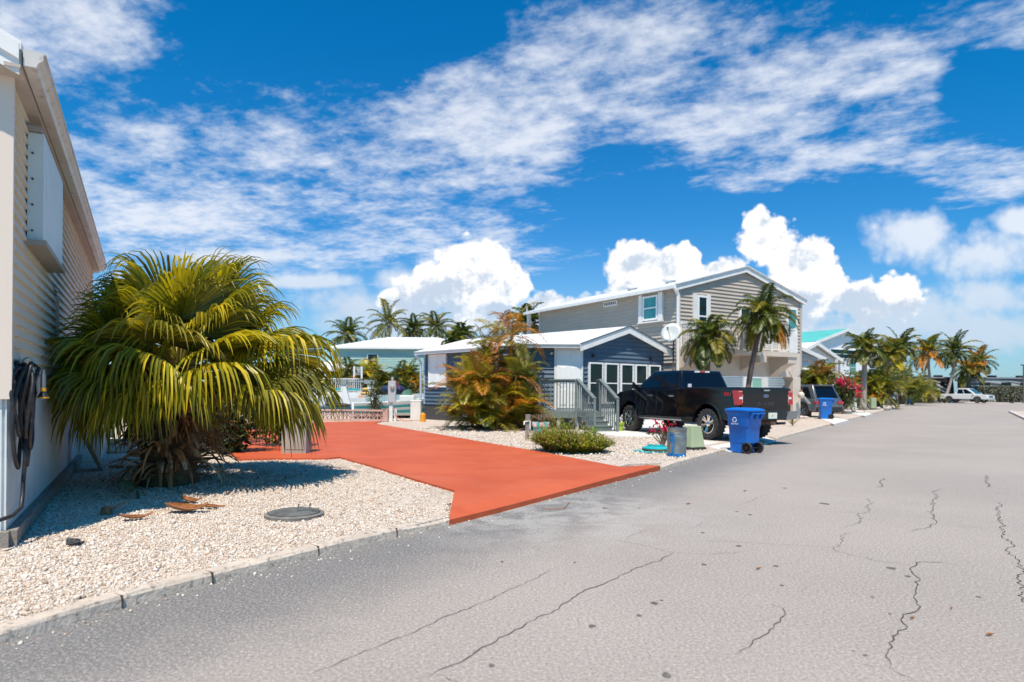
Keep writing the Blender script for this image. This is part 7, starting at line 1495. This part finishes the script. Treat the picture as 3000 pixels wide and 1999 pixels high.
# hedge, fence, shrubs and small things at the road end
def hedge(label, x0, x1, y0, y1, zt, n_, ls, mats, wts, seed, gaps=()):
    r = random.Random(seed); o = V3((x0+x1)/2, (y0+y1)/2, ZL); h = thing('hedge', label, 'hedge', o); b = MB(); s_ = MB()
    for i in range(int((x1-x0)*1.6)): x = x0+(i+.5)*(x1-x0)/int((x1-x0)*1.6); s_.tube([V3(x, o.y, ZL), V3(x+r.uniform(-.3, .3), o.y, zt*.7)], [.06, .03], 5)
    s_.build('stems', bark_d, h)
    for i in range(n_):
        x = r.uniform(x0, x1); y = r.uniform(y0, y1); z = ZL+(zt-ZL)*(1-r.random()**1.6); bump_ = .12*noise.noise(V3(x*.9, y, 0)); z = min(z, zt+bump_)
        if any(a_ < x < c_ and z < zt*.75 and r.random() < .9 for a_, c_ in gaps): continue
        if z < .7 and r.random() < .5: continue
        u = V3(r.gauss(0, 1), r.gauss(0, 1), r.gauss(0, 1)).normalized()*ls*r.uniform(.6, 1.2); w = u.cross(V3(r.gauss(0, 1), r.gauss(0, 1), r.gauss(0, 1))).normalized()*ls*.5; p = V3(x, y, z); bs = len(b.v); b.v += [tuple(p-u*.5), tuple(p+w), tuple(p+u*.5), tuple(p-w)]; b.f.append([bs, bs+1, bs+2, bs+3]); b.mi.append(r.choices(range(len(mats)), wts)[0])
    b.build('foliage', list(mats), h); return h
gy = M('leaf_greygreen', (.16, .17, .12), (.24, .25, .18), 1.5, .6, trans=.15, island=.8); gy2 = M('leaf_greydark', (.07, .08, .05), (.11, .12, .08), 1.5, .6, island=.8)
xa, xb = AT(2888, 1150, 93).x, AT(2998, 1150, 93).x; hedge('tall clipped grey-green hedge right of the white pickup', xa, xb+3, 93, 94.6, 2.45, 9000, .20, (gy, gy2), (5, 2), 95, gaps=((xa+1.6, xa+2.3),))
h = thing('fence', 'beige panel fence behind the right end of the hedge', 'fence', V3(xb, 95, ZL)); b = MB(); b.box(V3(xb+.5, 95.2, 1.1), (5.5, .08, 2.0)); b.build('panel', M('fence_beige', (.5, .44, .38), rough=.8), h)
for x in (-2.2, .5, 3.2): b = MB(); b.box(V3(xb+x, 95.1, 1.15), (.14, .14, 2.15)); b.build('post', white, h)
p = AT(2999, 1150, 89); b = MB(); b.tube([V3(p.x, 89, ZL), V3(p.x, 89, AT(2999, 1070, 89).z)], [.14, .1], 8); b.box(V3(p.x, 89, AT(2999, 1070, 89).z), (.7, .3, .15)); tag(b.build('utility_pole', bark_d, loc=(p.x, 89, ZL)), 'dark pole at the right edge beyond the road', 'pole')
for i, (px, Yd, w, hh, mt, wt, lb) in enumerate(((2690, 92, 1.8, 2.2, (dkg, mdg, lgg), (4, 3, 1), 'dark rounded shrub left of the leaning orange palm'), (2722, 94, 2.0, 2.5, (dkg, mdg), (4, 2), 'tall dark shrub in front of the black motorhome'), (2712, 90.5, 1.1, 1.25, (ylw, mdg, M('croton_red', (.30, .06, .03), (.35, .14, .04), 3, .5, island=.6)), (3, 3, 2), 'low croton bush with yellow and red leaves'), (2758, 93, 1.6, 1.4, (mdg, dkg), (3, 2), 'low green shrub at the foot of the tallest palm'), (2785, 95, 1.2, 1.1, (dkg, mdg), (3, 1), 'small dark shrub left of the white pickup'))):
    c = AT(px, 1150, Yd); shrub(lb, V3(c.x, Yd, ZL), w, w*.7, hh, 1500, .24, mt, wt, 100+i)
for i, (px, py, w, hh, mt, lb, nm, ct) in enumerate(((2764, 1169, .34, .75, tq, 'turquoise bollard at the foot of the tallest palm', 'bollard', 'bollard'), (2773, 1177, .34, .45, M('pale_green', (.45, .50, .38)), 'short pale green box at the road end', 'utility_box', 'utility box'), (2794, 1179, .42, .55, white, 'white block left of the white pickup', 'marker_block', 'block'))):
    p = G(px, py, ZL); p = AT(px, 1150, 92.6+i*.2); p.z = ZL; b = MB(); loft(b, [rring(p.x-w, p.x+w, p.y-w, p.y+w, ZL, .1), rring(p.x-w*.9, p.x+w*.9, p.y-w*.9, p.y+w*.9, ZL+hh*1.4, .1), rring(p.x-w*.6, p.x+w*.6, p.y-w*.6, p.y+w*.6, ZL+hh*1.6, .1)]); tag(b.build(nm, mt, loc=p), lb, ct)
for i, (px, ht_, lb) in enumerate(((2797, 9, 'white sailboat moored offshore behind the leaning palm'), (2902, 11, 'white sailboat whose mast rises above the hedge'))):
    c = AT(px, 1150, 135); h = thing('sailboat', lb, 'sailboat', V3(c.x, 135, -.6)); b = MB(); hull(b, V3(c.x, 135, 0), (1, .2, 0), 8, 2.6, -.9, .7, sheer=.3); b.build('hull', gel, h, smooth='auto'); b = MB(); b.tube([V3(c.x+.5, 135, .6), V3(c.x+.5, 135, ht_)], .07, 6); b.build('mast', white, h); b = MB(); b.box(V3(c.x-.3, 135, 1.0), (3, 1.6, .6)); b.build('cabin', white, h, bevel=.1)
# a little leaf litter on road and drive
lit_m = M('dry_leaf', (.40, .17, .05), (.25, .11, .05), 20, .7)
for i, (x, y, s_, lb) in enumerate(((2223, 608, .05, 'rust dry leaf on the road at the right edge'), (1337, 353, .05, 'brown dry leaf on the road centre'), (1068, 103, .07, 'curled brown leaf on the road near the red drive'), (1925, 545, .03, 'small orange leaf beside the long crack'), (1284, 54, .05, 'tiny brown leaf on the distant road'), (2075, 508, .02, 'tiny red leaf fleck on the pale road'))):
    c = G(*Zp(x, y))+V3(0, 0, .012); b = MB(); a = i*1.3; s_ *= .62; d = V3(math.cos(a)*.3+.9, math.sin(a)*.3, 0).normalized(); w = V3(-d.y, d.x, 0); b.add([c-d*s_, c-d*s_*.2+w*s_*.28+V3(0, 0, .01), c+d*s_+V3(0, 0, .008), c-d*s_*.2-w*s_*.28+V3(0, 0, .008), c+V3(0, 0, -.006)], [(0, 1, 4), (1, 2, 4), (2, 3, 4), (3, 0, 4)]); tag(b.build('dry_leaf', lit_m, loc=c), lb, 'leaf', 'dry leaves on the road')
c = G(*Zp(600, 108))+V3(0, 0, .01); b = MB(); b.tube([G(*Zp(515, 122))+V3(0, 0, .01), G(*Zp(590, 122))+V3(0, 0, .012), G(*Zp(612, 97))+V3(0, 0, .012)], .004, 4); tag(b.build('twig', lit_m, loc=c), 'thin bent twig on the road beside the red drive', 'twig')
b = MB(); r = random.Random(8)
for i in range(60):
    x, y = r.uniform(1000, 1800), r.uniform(1255, 1500); p = G(x, y, .117)
    if inside(np.array([[p.x, p.y]]), redp)[0] and kerb_dist(np.array([[p.x, p.y]]))[0] > .6: s_ = r.uniform(.008, .03); a = r.uniform(0, 3); b.add([p+V3(-s_, 0, .002), p+V3(0, s_*.4, .006), p+V3(s_, s_*.5, .003), p+V3(0, -s_*.3, .002)], [(0, 1, 2, 3)])
b.build('leaf_litter', lf_d, kind='stuff')
